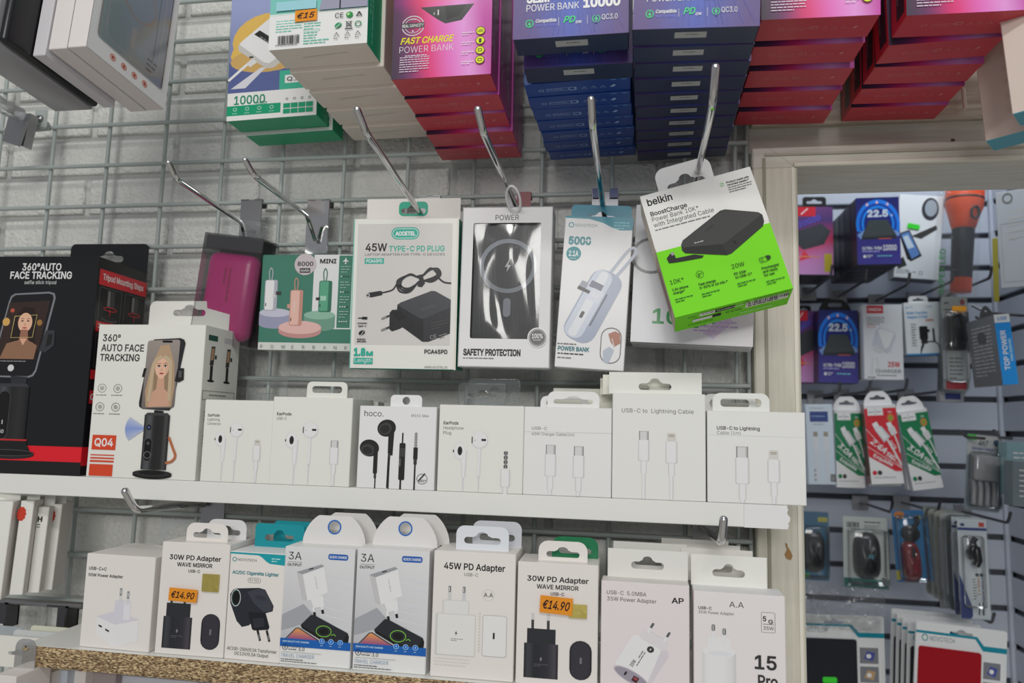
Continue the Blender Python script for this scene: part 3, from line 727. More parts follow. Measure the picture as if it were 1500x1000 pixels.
def portrait(a, x, y, w, h, hair, skin, back, top=c(190, 180, 170), dark=False):
    """phone picture of a long-haired woman facing the lens"""
    hair2 = mix(hair, (0, 0, 0), .35); sk2 = mix(skin, (0.2, .06, .03), .3)
    a.gp(rrect(x, y, x + w, y + h, w * .08, 4), back, mix(back, (0, 0, 0), .5))
    cx = x + w * .52; fy = y + h * .40; fr = w * .26
    a.p([(cx - fr * .4, y + h * .08), (cx + fr * .6, y + h * .07), (cx + fr * 1.4, fy - h * .05), (cx + fr * 1.65, y + h * .7), (cx + fr * 1.5, y + h * .98), (cx - fr * 1.5, y + h * .98), (cx - fr * 1.75, y + h * .75), (cx - fr * 1.35, fy)], hair)
    a.p([(cx - fr * .9, fy), (cx + fr * .9, fy), (cx + fr * .9, y + h * .8), (cx - fr * .8, y + h * .8)], hair2)
    a.p([(cx - fr * .4, fy + fr), (cx + fr * .35, fy + fr), (cx + fr * .5, y + h * .72), (cx + fr * 1.2, y + h * .8), (cx + fr * 1.2, y + h * .98), (cx - fr * 1.2, y + h * .98), (cx - fr * 1.2, y + h * .8), (cx - fr * .45, y + h * .72)], sk2)
    a.e(cx, fy, fr * .82, fr * 1.18, skin); a.p([(cx - fr * .7, fy + fr * .45), (cx + fr * .7, fy + fr * .45), (cx + fr * .2, fy + fr * 1.32), (cx - fr * .2, fy + fr * 1.32)], skin)
    a.p([(cx + fr * .35, fy - fr), (cx + fr * .8, fy - fr * .5), (cx + fr * .8, fy + fr * .5), (cx + fr * .45, fy + fr * .9)], mix(skin, sk2, .45))
    for sx in (-1, 1):
        ex = cx + sx * fr * .38; a.e(ex, fy - fr * .1, fr * .2, fr * .11, c(225)); a.e(ex, fy - fr * .1, fr * .1, fr * .11, c(40, 34, 32)); a.l([(ex - fr * .24, fy - fr * .12), (ex, fy - fr * .25), (ex + fr * .22, fy - fr * .1)], fr * .07, c(40, 26, 22)); a.l([(ex - fr * .28, fy - fr * .36), (ex, fy - fr * .46), (ex + fr * .26, fy - fr * .38)], fr * .08, hair2)
    a.p([(cx - fr * .02, fy), (cx + fr * .12, fy + fr * .42), (cx - fr * .12, fy + fr * .42)], sk2); a.e(cx, fy + fr * .72, fr * .26, fr * .1, c(170, 84, 84)); a.l([(cx - fr * .24, fy + fr * .71), (cx + fr * .24, fy + fr * .71)], fr * .03, c(110, 50, 50))
    for sx in (-1, 1): a.l([(cx + sx * fr * .1, fy - fr * 1.25), (cx + sx * fr * .85, fy - fr * .7), (cx + sx * fr * 1.05, fy + fr * .3), (cx + sx * fr * 1.2, y + h * .9)], fr * .42, mix(hair, c(240, 220, 190), .22), True)
def price(root, text, x, z, w, h, y=-.0012, roll=0):
    """orange price sticker with a scalloped end"""
    o = []; n = 5
    for k in range(n): o += [(-w / 2, -h / 2 + h * k / n), (-w / 2 + w * .02, -h / 2 + h * (k + .5) / n)]
    o += [(-w / 2, h / 2)]
    for k in range(n): o += [(w / 2, h / 2 - h * k / n), (w / 2 - w * .02, h / 2 - h * (k + .5) / n)]
    o += [(w / 2, -h / 2)]
    mb = MB(); mb.plate([o], -.0002, .0001, c(250, 140, 30))
    a = Art(w, h); a.t(w * .5, h * .74, h * .5, text, c(50, 24, 20), 's', w=w * .82, al='c'); a.out = (0, -1, 0)
    a.put(mb, (-w / 2, -.0002, h / 2), (1, 0, 0), (0, 0, -1), w, h)
    ob = mb.build('price_sticker', 'satin_card', root); ob.location = (x, y, z); ob.rotation_euler = (0, roll, 0); return ob

# ================================================================== upper row on the white shelf
YU = -.1150
def srow(tl, tr, bl, br, yaw=None, Y=YU, z=None): return fit(tl, tr, bl, br, Y, yaw0=yaw, pitch0=0, roll0=0, z=ZT + .0002 if z is None else z)
W2 = c(228, 223, 215)
# black selfie tripod box
a = Art(440, 842)
a.g(0, 0, 440, 842, 1, 1, lambda u, v: c(19, 20, 23))
a.r(0, 735, 440, 70, c(214, 26, 40)); a.r(0, 792, 440, 50, c(24))
a.t(225, 55, 28, '360°AUTO', c(220), 'b', 150, 'c'); a.t(225, 88, 28, 'FACE TRACKING', c(220), 'b', 236, 'c'); a.t(225, 110, 14, 'selfie stick tripod', c(205), 'i', 122, 'c')
S = 300 / 440
a.p([(112, 180), (118, 158), (132, 148), (264, 140), (284, 146), (290, 164), (244, 450), (234, 470), (214, 478), (86, 476), (70, 466), (66, 448)], c(120, 122, 128))
a.p([(118, 182), (123, 164), (136, 154), (262, 147), (278, 152), (282, 166), (238, 446), (228, 464), (212, 471), (88, 470), (76, 462), (73, 446)], c(22, 20, 24))
a.p([(116, 185), (270, 175), (236, 405), (80, 405)], c(52, 38, 34))
a.e(110, 260, 14, 16, c(205, 160, 90)); a.e(130, 215, 8, 8, c(180, 80, 60)); a.e(238, 262, 10, 12, c(150, 110, 60))
hx = [(172, 200), (212, 205), (226, 250), (226, 330), (244, 400), (112, 405), (134, 330), (142, 245)]
a.p(hx, c(36, 24, 22)); a.e(183, 262, 27, 38, c(226, 176, 148)); a.p([(170, 290), (196, 290), (200, 330), (230, 352), (226, 405), (106, 405), (124, 350), (166, 330)], c(150, 104, 84))
a.p([(120, 345), (150, 335), (215, 338), (236, 352), (228, 405), (98, 405)], c(140, 104, 80)); a.p([(168, 325), (196, 325), (182, 352)], c(214, 164, 138))
for sx in (172, 194): a.e(sx, 256, 5, 2.5, c(40, 26, 24)); a.l([(sx - 6, 248), (sx + 6, 247)], 2, c(50, 34, 30))
a.e(183, 283, 9, 3, c(190, 80, 80)); a.p([(183, 262), (186, 274), (180, 274)], c(196, 140, 116))
a.l([(142, 238), (226, 232), (216, 320), (134, 322), (142, 238)], 2, c(210, 190, 120))
a.e(146, 440, 12, 13, c(210)); a.e(92, 440, 6, 8, c(60)); a.greek(95, 412, 118, 1, 8, c(150))
a.p([(266, 292), (300, 292), (302, 350), (272, 378), (246, 372)], c(52, 54, 58)); a.p([(276, 306), (294, 308), (290, 346), (270, 358)], c(26)); a.p([(56, 300), (86, 300), (70, 380), (50, 376)], c(50, 52, 56))
a.p([(150, 470), (214, 474), (208, 512), (154, 512)], c(44, 45, 50)); a.g(96, 512, 130, 210, 8, 1, lambda u, v: ramp([(0, c(20)), (.25, c(74, 76, 82)), (.45, c(30)), (.8, c(44)), (1, c(16))], u))
a.p([(96, 512), (108, 500), (214, 500), (226, 512)], c(56, 57, 62)); a.r(112, 528, 46, 185, c(14), 23); a.ro(112, 528, 46, 185, 23, 2, c(70)); a.r(133, 640, 4, 16, c(190)); a.t(135, 690, 13, '60', c(200), 'b', 18, 'c')
a.r(88, 712, 146, 6, c(190, 40, 40)); a.p([(92, 718), (228, 718), (244, 745), (252, 768), (76, 768)], c(24)); a.e(168, 770, 98, 17, c(34)); a.e(168, 764, 98, 14, c(16)); a.o(168, 764, 96, 3, c(70), 30, 13)
fr = Art(230, 842)
fr.r(0, 735, 230, 70, c(214, 26, 40)); fr.r(8, 45, 222, 62, c(206, 38, 48), 4); fr.t(119, 84, 24, 'Tripod Mounting Steps', c(240), 'b', 190, 'c')
for x in (14, 126):
    fr.ro(x, 115, 100, 150, 3, 2, c(90)); fr.r(x + 34, 122, 34, 66, c(60), 4); fr.r(x + 38, 124, 10, 60, c(120)); fr.o(x + 52, 196, 30, 3, c(200, 40, 50), 18, 9); fr.r(x + 50, 196, 3, 34, c(200, 40, 50)); fr.e(x + 52, 236, 36, 12, c(80)); fr.e(x + 52, 232, 34, 9, c(36))
    fr.r(x - 4, 250, 108, 40, c(206, 38, 48)); fr.greek(x + 6, 258, 84, 2, 13, c(230))
    fr.ro(x, 300, 100, 130, 3, 2, c(80)); fr.r(x + 30, 312, 40, 90, c(50), 4)
fr.r(4, 440, 222, 36, c(206, 38, 48)); fr.r(8, 520, 70, 50, c(206, 38, 48)); fr.t(12, 556, 24, 'Q04', c(240), 'b')
pz = srow((-30, 372), (142.5, 378), (-48, 684), (119.5, 696), None)
carton('selfie_tripod_box', 'tall black and red box for a selfie tripod at the left end of the shelf', 'box', pz, .082, c(20, 21, 24), {'bottom': c(30)}, {'front': a, 'right': fr}, 'satin_card',
       tab=dict(w=.097, h=.034, x=pz.w / 2 - .0487, y=.081, col=c(20, 21, 24), hw=.036, hh=.013, hy=.019, r=.006))

# white Q04 box
a = Art(425, 590); 
a.t(20, 66, 27, '360°', K1, 'b', 72); a.t(17, 105, 27, 'AUTO FACE', K1, 'b', 172); a.t(15, 143, 27, 'TRACKING', K1, 'b', 160)
for (x, y) in ((35, 250), (98, 250), (33, 322), (96, 322)): a.o(x, y, 17, 2, GY, 22); a.o(x, y, 8, 2, GY, 12); a.e(x, y, 3, 3, GY); a.greek(x - 24, y + 25, 48, 1, 8, GY)
a.r(15, 430, 94, 56, c(206, 70, 40)); a.t(62, 472, 30, 'Q04', c(240), 'b', 74, 'c')
for k in range(3): a.r(13, 504 + k * 11, 94, 4 + 1.5 * k, c(206, 70, 40))
a.r(13, 541, 92, 44, c(206, 70, 40))
for k in range(11):
    t = -.75 + k * .15; a.p([(226, 398), (226, 400), (226 - 84 * math.cos(t * .8), 408 - 60 * math.sin(t)), (226 - 84 * math.cos(t * .8), 399 - 60 * math.sin(t))], mix(c(60, 110, 200), W2, .25 + .4 * abs(t)))
a.p([(216, 70), (228, 58), (330, 52), (346, 58), (352, 72), (318, 318), (308, 330), (204, 326), (190, 318), (188, 302)], c(40, 40, 44))
q = Art(1, 1); n0 = len(a.ops); portrait(a, 0, 0, 130, 262, c(176, 148, 118), c(222, 178, 152), c(150, 140, 134))
for k in range(n0, len(a.ops)):
    vs, fs, col, cols = a.ops[k]; a.ops[k] = ([(x * .98 + 224 + (262 - y) * -.115 - 2 + (1 - y / 262) * 30 - 30 + 30, y + 63 - x * .04) for x, y in vs], fs, col, cols)
for k in range(n0, len(a.ops)):
    vs, fs, col, cols = a.ops[k]; a.ops[k] = ([(x - 18 - (y - 63) * .02, y) for x, y in vs], fs, col, cols)
a.r(262, 62, 40, 8, c(20), 4)
a.p([(198, 170), (208, 170), (202, 205), (192, 203)], c(30)); a.p([(330, 168), (354, 168), (356, 212), (338, 222), (322, 218)], c(34)); a.r(335, 178, 12, 26, c(80))
a.p([(252, 330), (288, 332), (284, 350), (250, 348)], c(30))
a.g(216, 348, 98, 206, 8, 1, lambda u, v: ramp([(0, c(24)), (.2, c(90, 92, 94)), (.4, c(30)), (.75, c(40)), (.92, c(80)), (1, c(20))], u)); a.p([(216, 350), (226, 340), (304, 340), (314, 350)], c(62))
a.e(236, 396, 9, 11, c(20)); a.e(236, 396, 4, 5, c(80, 100, 160)); a.r(222, 436, 32, 88, c(14), 16); a.ro(222, 436, 32, 88, 16, 2, c(80)); a.o(238, 500, 14, 2, c(120), 16); a.o(238, 456, 5, 2, c(120), 10)
a.l([(316, 430), (334, 470), (346, 500), (334, 520), (310, 528)], 9, c(176, 104, 66), True); a.e(262, 574, 76, 15, c(24)); a.e(262, 568, 76, 13, c(44)); a.e(262, 566, 50, 8, c(22))
fr = Art(190, 590)
for x, y, cc in ((36, 60, c(40, 80, 70)), (120, 60, c(190))):
    fr.r(x - 18, y - 26, 48, 22, cc); fr.p([(x, y + 18), (x + 20, y + 16), (x + 16, y + 90), (x - 4, y + 92)], c(60)); fr.p([(x + 2, y + 26), (x + 16, y + 24), (x + 13, y + 70), (x, y + 72)], c(180, 140, 110)); fr.r(x, y + 92, 14, 60, c(36)); fr.e(x + 7, y + 152, 18, 5, c(30)); fr.r(x + 20, y + 50, 10, 16, c(50))
fr.ro(6, 250, 170, 36, 2, 2, c(120)); fr.greek(40, 264, 100, 1, 12, GY)
for y in (330, 420, 520): fr.greek(20, y, 140, 3, 14, GY, seed=y)
pz = srow((150, 473.5), (304, 477.6), (121, 693), (283, 704), None)
carton('face_tracking_holder_box', 'white box showing a phone in a black stand, orange square reading Q04', 'box', pz, .066, W2, {}, {'front': a, 'right': fr},
       tab=dict(w=.094, h=.033, x=.006, y=.052, hw=.038, hh=.0125, hy=.023, r=.007))

# earphone boxes
def pod_art(lines, kind, H=505):
    a = Art(460, H)
    for k, (t, f, w) in enumerate(lines): a.t(25, 108 + 27 * k, 17, t, K1 if f == 'b' else c(90), f, w)
    earpods(a, 118, 250, 88, H - 4); plug(a, 368, 245, 50, kind, H - 4); return a
clear_tab = dict(mat='clear_plastic', col=c(230))
def clear_hang(root, w, x, z, y, h=.024): # folded clear hang tab
    t2 = MB(); t2.plate([rrect(-w / 2, 0, w / 2, h, .004, 4, (0, 0, 1, 1)), euroslot(0, h * .55, w * .6, h * .4)], -.0003, .0003, c(230)); o = t2.build('clear_hang_tab', 'clear_plastic', root); o.location = (x, y, z)
    t2 = MB()
    for ol in (rrect(-w / 2, 0, w / 2, h, .004, 4, (0, 0, 1, 1)), euroslot(0, h * .55, w * .6, h * .4)):
        t2.tube([(p[0], 0, p[1]) for p in ol] + [(ol[0][0], 0, ol[0][1])], .00035, 4, c(215), False)
    o = t2.build('tab_rim', 'clear_plastic', root); o.location = (x, y, z)
pz = srow((303, 584), (403, 588), (290.5, 703), (392, 709), None)
r1 = carton('earphone_box', 'white earphone box reading Lightning Connector, beside the Q04 box', 'box', pz, .034, W2, {}, {'front': pod_art([('EarPods', 'b', 80), ('Lightning', 'i', 82), ('Connector', 'i', 92)], 'lightning', 520)}, group='white earphone boxes on the shelf')
clear_hang(r1, .044, .012, pz.h, .030, .023)
pz = srow((402.5, 580), (518, 583.5), (392, 706), (510, 713.5), .02)
carton('earphone_box', 'white earphone box reading USB-C with an oval hang tab on top', 'box', pz, .060, W2, {}, {'front': pod_art([('EarPods', 'b', 85), ('USB-C', 'i', 58)], 'usbc')},
       tab=dict(w=.0405, h=.0155, x=.012, y=.004, hole='slot', hw=.030, hh=.0065, hy=.008, r=.005), group='white earphone boxes on the shelf')
pz2 = fit((645, 592), (768, 595), (639, 717), (765, 723), YU, z=ZT + .0002, pitch0=0, roll0=0)
r2 = carton('earphone_box', 'white earphone box reading Headphone Plug, right of the black earphone picture', 'box', pz2, .034, W2, {}, {'front': pod_art([('EarPods', 'b', 82), ('Headphone', 'i', 110), ('Plug', 'i', 44)], 'jack', 470)}, group='white earphone boxes on the shelf')
clear_hang(r2, .050, .006, pz2.h, .028, .026); clear_hang(r2, .045, -.004, pz2.h, .018, .021)
for k, yy in enumerate((.062,)):
    pq = Pose((pz.base[0] + .004, YU + .062, ZT + .0002), pz.w * .98, pz.h * .985)
    carton('earphone_box', 'white earphone box hidden behind the USB-C one', 'box', pq, .020, W2, {}, group='white earphone boxes on the shelf')
# hoco box
a = Art(440, 485)
a.t(28, 62, 34, 'hoco.', c(50), 'i', 110); a.t(298, 60, 15, 'M101 Max', c(90), 'i', 100)
BK = c(36); BH = c(92)
a.l([(170, 180), (186, 140), (182, 220), (180, 300), (178, 480)], 14, BK); a.l([(196, 120), (190, 290)], 20, BK); a.e(160, 130, 54, 50, BK, -.5); a.e(152, 134, 38, 34, c(62), -.5); a.e(150, 136, 28, 24, c(40), -.5); a.r(172, 170, 20, 110, BK, 6); a.seq = None
a.r(176, 280, 12, 30, c(60), 3); a.r(180, 300, 6, 185, BK)
a.e(66, 250, 56, 50, BK, .2); a.e(58, 262, 40, 34, c(62), .2); a.e(56, 264, 28, 22, c(40), .2); a.r(92, 240, 24, 160, BK, 8); a.r(98, 400, 14, 26, c(60), 3); a.r(103, 420, 7, 65, BK)
a.r(250, 155, 8, 70, BK, 3); a.r(238, 215, 34, 216, BK, 8); a.r(240, 245, 30, 50, c(64), 4); a.t(248, 350, 13, 'hoco.', c(150), 'i', 46, 'l', -1.5708); a.r(246, 430, 10, 55, BK, 3)
for k in range(5): a.r(322, 155 + k * 16, 15, 13, c(120), 2)
a.r(326, 150, 7, 90, c(150)); a.r(318, 238, 24, 70, BK, 3); a.r(321, 306, 18, 32, c(56), 3); a.r(325, 336, 9, 149, BK)
a.o(372, 420, 30, 2.5, c(70)); a.l([(352, 432), (388, 388)], 7, BK); a.greek(352, 425, 44, 2, 8, K1)
pz = srow((527.5, 594), (640.5, 596), (521.5, 713.5), (635, 718.5), None)
carton('black_earphone_box', 'white box with black wired earphones, third from the shelf\'s tripod boxes', 'box', pz, .048, c(232, 229, 225), {}, {'front': a},
       tab=dict(w=.031, h=.0115, x=.004, y=.012, hole='round', hh=.0075, hy=.006, r=.004))
# USB-C 60 W
a = Art(640, 640)
a.t(58, 168, 22, 'USB-C', c(90), 'i', 112); a.t(58, 208, 20, '60W Charger Cable(1m)', c(95), 'i', 312)
plug(a, 200, 276, 84, 'usbc', 636); plug(a, 405, 280, 84, 'usbc', 636); a.l([(0, 184), (640, 180)], 2, c(200))
pz = srow((768.5, 594), (897, 599), (765.5, 723), (894.5, 729.5), None)
carton('cable_box', 'white film-wrapped cable box reading 60W Charger Cable', 'box', pz, .040, c(228, 224, 220), {}, {'front': a}, 'film_wrapped_card',
       tab=[dict(w=.0475, h=.0152, x=.004, y=.010, hole='euro', hw=.036, hh=.0075, hy=.0075, r=.007), dict(w=.045, h=.0115, x=-.006, y=.030, hole='slot', hw=.034, hh=.005, hy=.005, r=.006)], group='white cable boxes on the shelf')
# Lightning cable tall
a = Art(592, 690)
a.t(60, 128, 26, 'USB-C to  Lightning Cable', c(95), 'i', 458); plug(a, 203, 248, 72, 'usbc', 686); plug(a, 378, 252, 74, 'lightning', 686)
pz = srow((897.5, 575), (1033, 577.5), (896, 729.5), (1034.5, 736.5), None)
carton('cable_box', 'tallest white cable box reading Lightning Cable, flat top card with a small slot', 'box', pz, .040, c(232, 229, 218), {}, {'front': a},
       tab=[dict(w=.0815, h=.0195, x=-.003, y=.008, hw=.029, hh=.0105, hy=.009, r=.0004, col=c(230, 227, 216)), dict(w=.06, h=.018, x=-.020, y=.022, hw=.025, hh=.009, hy=.008, r=.0004, col=c(226, 222, 210)), dict(w=.05, h=.0155, x=-.028, y=.036, hw=.02, hh=.008, hy=.008, r=.0004, col=c(226, 222, 210))], group='white cable boxes on the shelf')
a = Art(635, 610)
a.t(64, 126, 23, 'USB-C to Lightning', K1, 'b', 280); a.t(64, 158, 22, 'Cable (1m)', c(110), 'i', 155); a.l([(0, 164), (635, 166)], 2, c(198)); plug(a, 228, 235, 92, 'usbc', 606); plug(a, 430, 250, 80, 'lightning', 606)
pz = srow((1036.5, 600.5), (1180, 604.5), (1035.5, 736.5), (1181, 743.5), None)
carton('cable_box', 'white cable box at the right end of the shelf with rounded slotted tab', 'box', pz, .040, c(230, 224, 219), {}, {'front': a}, 'film_wrapped_card',
       tab=[dict(w=.0485, h=.0165, x=-.0105, y=.012, hole='slot', hw=.035, hh=.0075, hy=.008, r=.007), dict(w=.047, h=.0165, x=-.0175, y=.034, hole='slot', hw=.035, hh=.0075, hy=.008, r=.007)], group='white cable boxes on the shelf')
# boxes queued behind the front ones
pq = Pose((P(868, 600, -.07)[0], -.070, ZT + .0002), .076, .098)
carton('cable_box', 'cream cable box standing behind the tallest cable box, left corner showing', 'box', pq, .034, c(226, 221, 208), {}, group='white cable boxes on the shelf')
pq = Pose((P(1055, 600, -.072)[0], -.0725, ZT + .0002), .085, .087)
carton('cable_box', 'cable box in the second row between the last two, a clear flap on top', 'box', pq, .034, W2, {}, tab=dict(w=.05, h=.016, mat='clear_plastic', hw=.03, hh=.007), group='white cable boxes on the shelf')
# ================================================================== lower row on the chipboard shelf
YL = -.1555
def lrow(tl, tr, bl, br, yaw=None, Y=YL): return fit(tl, tr, bl, br, Y, yaw0=yaw, pitch0=0, roll0=0, z=ZB + .0003)
W3 = c(222, 217, 212)
# 50 W
a = Art(315, 435)
a.t(15, 76, 15, 'USB-C+C', K1, 'b', 82); a.t(15, 106, 14, '50W Power Adapter', K1, 'b', 160)
a.p([(70, 292), (140, 262), (262, 300), (262, 388), (160, 424), (70, 372)], c(214, 212, 214)); a.p([(70, 292), (155, 322), (158, 424), (70, 372)], c(232, 231, 231)); a.p([(155, 322), (262, 292), (262, 388), (158, 424)], c(222, 221, 223)); a.p([(70, 290), (150, 260), (262, 290), (156, 320)], c(206, 204, 212))
a.r(148, 208, 72, 92, c(206, 204, 214), 5); a.r(190, 212, 30, 84, c(218, 217, 222), 4); a.r(165, 150, 13, 70, c(206), 3); a.r(199, 160, 13, 66, c(206), 3); a.r(167, 152, 9, 34, c(120), 3); a.r(201, 164, 9, 34, c(120), 3); a.r(170, 158, 3, 20, c(220)); a.r(204, 170, 3, 20, c(220))
a.p([(82, 326), (98, 332), (98, 340), (82, 334)], c(50)); a.p([(114, 342), (132, 350), (132, 358), (114, 350)], c(50))
pz = lrow((128, 809), (230, 817.5), (115.5, 947), (215, 957), None)
ra = carton('power_adapter_box', 'white box at the left end of the chipboard shelf reading 50W Power Adapter', 'box', pz, .062, W3, {}, {'front': a}, group='power adapter boxes on the lower shelf')
t2 = MB(); t2.plate([rrect(-.022, 0, .022, .026, .004, 4, (0, 0, 1, 1)), euroslot(0, .015, .026, .009)], -.0003, .0003); o = t2.build('clear_hang_tab', 'clear_plastic', ra); o.location = (.018, .058, pz.h)
# 30 W wave mirror, two of them
def wave(W, H, sx, holo, side=False):
    a = Art(W, H); cx = W * .5
    a.t(cx, .155 * H, .043 * H, '30W PD Adapter', K0, 'b', W * .76, 'c'); a.t(cx, .215 * H, .036 * H, 'WAVE MIRROR', K0, 'b', W * .52, 'c'); a.t(cx, .265 * H, .026 * H, 'USB-C', K1, 'b', W * .17, 'c')
    x0 = W * .10; w = W * .42; y0 = .665 * H; y1 = .945 * H
    for x in (.24, .70): a.r(x0 + w * x - w * .04, y0 - .26 * H + .02 * H, w * .08, .2 * H, c(60)); a.r(x0 + w * x - w * .04, y0 - .24 * H, w * .08, .05 * H, c(200), w * .03)
    a.r(x0 + w * .08, .545 * H, w * .84, .15 * H, c(40, 42, 46)); a.g(x0, y0, w, y1 - y0, 10, 4, lambda u, v: ramp([(0, c(20, 22, 24)), (.12, c(62, 66, 70)), (.3, c(34, 36, 40)), (.7, c(44, 44, 52)), (.9, c(70, 66, 74)), (1, c(20))], u))
    bolt(a, x0 + w * .5, .79 * H, .022 * H, c(150)); a.greek(x0 + w * .3, .83 * H, w * .4, 2, .014 * H, c(90))
    ox, ow = W * .66, W * .27; a.r(ox, .62 * H, ow, .315 * H, c(34, 34, 40), ow / 2); a.r(ox + ow * .08, .628 * H, ow * .84, .3 * H, c(50, 48, 56), ow * .42); a.r(ox + ow * .46, .755 * H, ow * .1, .05 * H, c(110), 1)
    return a
def wavebox(pz, label, hologram, sticker, d):
    root = carton('power_adapter_box', label, 'box', pz, d, W3, {}, {'front': wave(315, 515, 0, 0)}, 'film_wrapped_card', tab=[dict(w=pz.w * .62, h=.0165, x=.003, y=.012, hw=pz.w * .42, hh=.0085, hy=.0075, r=.008), dict(w=pz.w * .6, h=.018, x=.012, y=.030, hw=pz.w * .42, hh=.0085, hy=.008, r=.008, col=c(210) if hologram else c(20, 110, 70))], group='power adapter boxes on the lower shelf')
    mb = MB(); x, z, w, h = hologram or (.255, .62, .22, .11)
    x, z, w, h = x * pz.w, z * pz.h, w * pz.w, h * pz.h
    mb.box(x - w / 2, x + w / 2, -.0018, -.0008, z - h / 2, z + h / 2)
    mb.build('hologram_sticker', 'gold_foil', root)
    x, z, w, h, ro = sticker; price(root, '€14.90', x * pz.w, z * pz.h, w * pz.w, h * pz.h, -.0024, ro)
    return root
pz = lrow((237.5, 793.5), (338.5, 797), (226.5, 957), (325.5, 964), None)
wavebox(pz, 'white adapter box priced 14.90 standing between the 50W box and the cigarette lighter', (.26, .655, .24, .155), (-.12, .535, .42, .115, .03), .050)
# cigarette lighter adaptor
a = Art(310, 620)
tl = c(25, 150, 160); a.p([(0, 0), (310, 0), (310, 66), (225, 60), (205, 48), (180, 26), (160, 16), (0, 14)], tl); a.p([(0, 0), (310, 0), (310, 4), (0, 4)], c(235))
a.o(26, 46, 13, 4, c(20, 130, 140)); a.t(45, 54, 15, 'NOVOTECH', c(50, 60, 64), 'i', 106); a.greek(235, 28, 55, 2, 14, c(180, 225, 228))
a.t(18, 130, 19, 'AC/DC Cigarette Lighter', c(15, 120, 130), 'b', 262); a.ro(108, 148, 74, 28, 14, 2, c(110)); a.t(145, 167, 12, 'PJ-012', K1, 'i', 50, 'c')
D = c(38, 42, 50)
a.p([(30, 222), (50, 214), (175, 202), (210, 210), (262, 300), (258, 330), (214, 345), (130, 420), (92, 432), (60, 400), (18, 300), (14, 250)], D); a.p([(175, 206), (208, 213), (258, 302), (252, 328), (206, 336), (150, 290), (110, 230)], c(58, 62, 70)); a.e(188, 258, 34, 14, c(48, 52, 60), .15)
a.e(48, 268, 28, 50, c(190)); a.e(48, 268, 24, 45, c(24, 60, 56)); a.e(50, 268, 20, 38, c(14))
a.p([(122, 345), (220, 342), (246, 420), (240, 436), (160, 446), (150, 440)], c(26, 28, 34)); a.p([(150, 380), (210, 370), (218, 420), (160, 432)], c(44, 46, 54))
for x in (180, 232): a.l([(x, 440), (x + 18, 500)], 12, c(30)); a.l([(x + 9, 466), (x + 16, 500)], 9, c(110)); a.l([(x + 15, 494), (x + 18, 502)], 9, c(24))
a.t(155, 566, 18, 'AC100-250V/0.5A Transformer', c(56), 'i', 276, 'c'); a.t(155, 592, 18, 'DC12V/0.5A Output', c(56), 'i', 188, 'c')
pz = lrow((339, 806), (419.5, 812.5), (326.5, 965), (407, 974.5), None)
carton('lighter_adapter_box', 'slim white and teal box showing a black car lighter adapter', 'box', pz, .048, W3, {'top': c(220)}, {'front': a},
       tab=[dict(w=.049, h=.0215, x=.004, y=.030, col=c(25, 140, 150), hw=.029, hh=.010, hy=.011, r=.004), dict(w=.052, h=.0225, x=.016, y=.045, col=c(25, 140, 150), hw=.029, hh=.010, hy=.011, r=.004)])
# 3A travel chargers
a = Art(395, 680)
a.g(0, 0, 395, 540, 4, 8, lambda u, v: mix(c(226, 225, 226), c(176, 177, 182), .2 + .7 * v * (1 - .6 * u)))
for k in range(8): a.p([(230, 150 + k * 46), (395, 178 + k * 46), (395, 190 + k * 46), (200, 156 + k * 46)], c(206, 207, 212))
a.p([(0, 400), (120, 330), (200, 410), (60, 470), (0, 490)], c(158, 160, 166))
a.t(20, 76, 44, '3A', c(50), 'i', 74); a.r(18, 90, 80, 1.6, K1); a.t(16, 114, 15, 'OUTPUT', K1, 'b', 82); a.r(246, 32, 112, 34, c(30, 90, 170), 12); a.t(302, 56, 14, 'QUICK CHARGE', c(235), 'b', 98, 'c')
a.p([(72, 150), (110, 162), (142, 310), (110, 300), (98, 250)], c(190, 189, 190)); a.p([(106, 160), (226, 108), (256, 256), (142, 312)], c(236, 235, 232)); a.p([(72, 148), (210, 96), (226, 106), (106, 160)], c(150, 152, 156)); a.p([(140, 126), (164, 118), (166, 124), (142, 132)], c(30)); a.greek(180, 168, 80, 1, 14, c(190), rot=1.35)
a.p([(158, 300), (228, 272), (240, 336), (180, 350)], c(226, 225, 222)); a.l([(176, 345), (188, 392)], 13, c(226)); a.l([(222, 332), (232, 376)], 13, c(226)); a.l([(183, 372), (188, 394)], 14, c(30)); a.l([(228, 356), (233, 378)], 14, c(30))
a.p([(110, 452), (165, 390), (182, 388), (375, 478), (384, 500), (380, 540), (250, 540), (120, 470)], c(26)); a.p([(110, 452), (165, 390), (182, 388), (375, 478), (350, 534), (300, 540)], c(40, 42, 48)); a.h([circle(242, 478, 44, 24, 33), circle(242, 478, 40, 24, 29)], c(120, 190, 60)); a.e(242, 478, 28, 19, c(20)); a.l([(285, 498), (300, 490), (310, 500)], 4, c(120, 190, 60))
a.gp([(40, 530), (85, 476), (100, 472), (215, 535), (190, 545), (42, 545)], c(240, 150, 80), c(120, 50, 130)); a.l([(20, 545), (85, 472), (100, 468), (225, 538)], 5, c(50))
a.r(0, 532, 395, 46, c(26, 92, 170)); a.t(14, 553, 9, 'HIGH QUALITY FAST CHARGER', c(190, 215, 240), 'b', 150)
for x in (235, 286, 338): a.e(x, 534, 15, 15, c(30, 110, 200)); a.o(x, 534, 15, 2, c(190, 220, 245), 16); a.greek(x - 8, 558, 16, 1, 7, c(200, 220, 240)); bolt(a, x, 534, 8, c(230))
a.o(30, 582, 16, 3, K0); bolt(a, 30, 582, 10, K0); a.t(50, 584, 13, 'POWER', K1, 'l', 52); a.greek(50, 590, 50, 1, 12, K1); a.t(106, 598, 22, '3.0', c(70), 'i', 34); a.r(14, 608, 220, 1.5, K1)
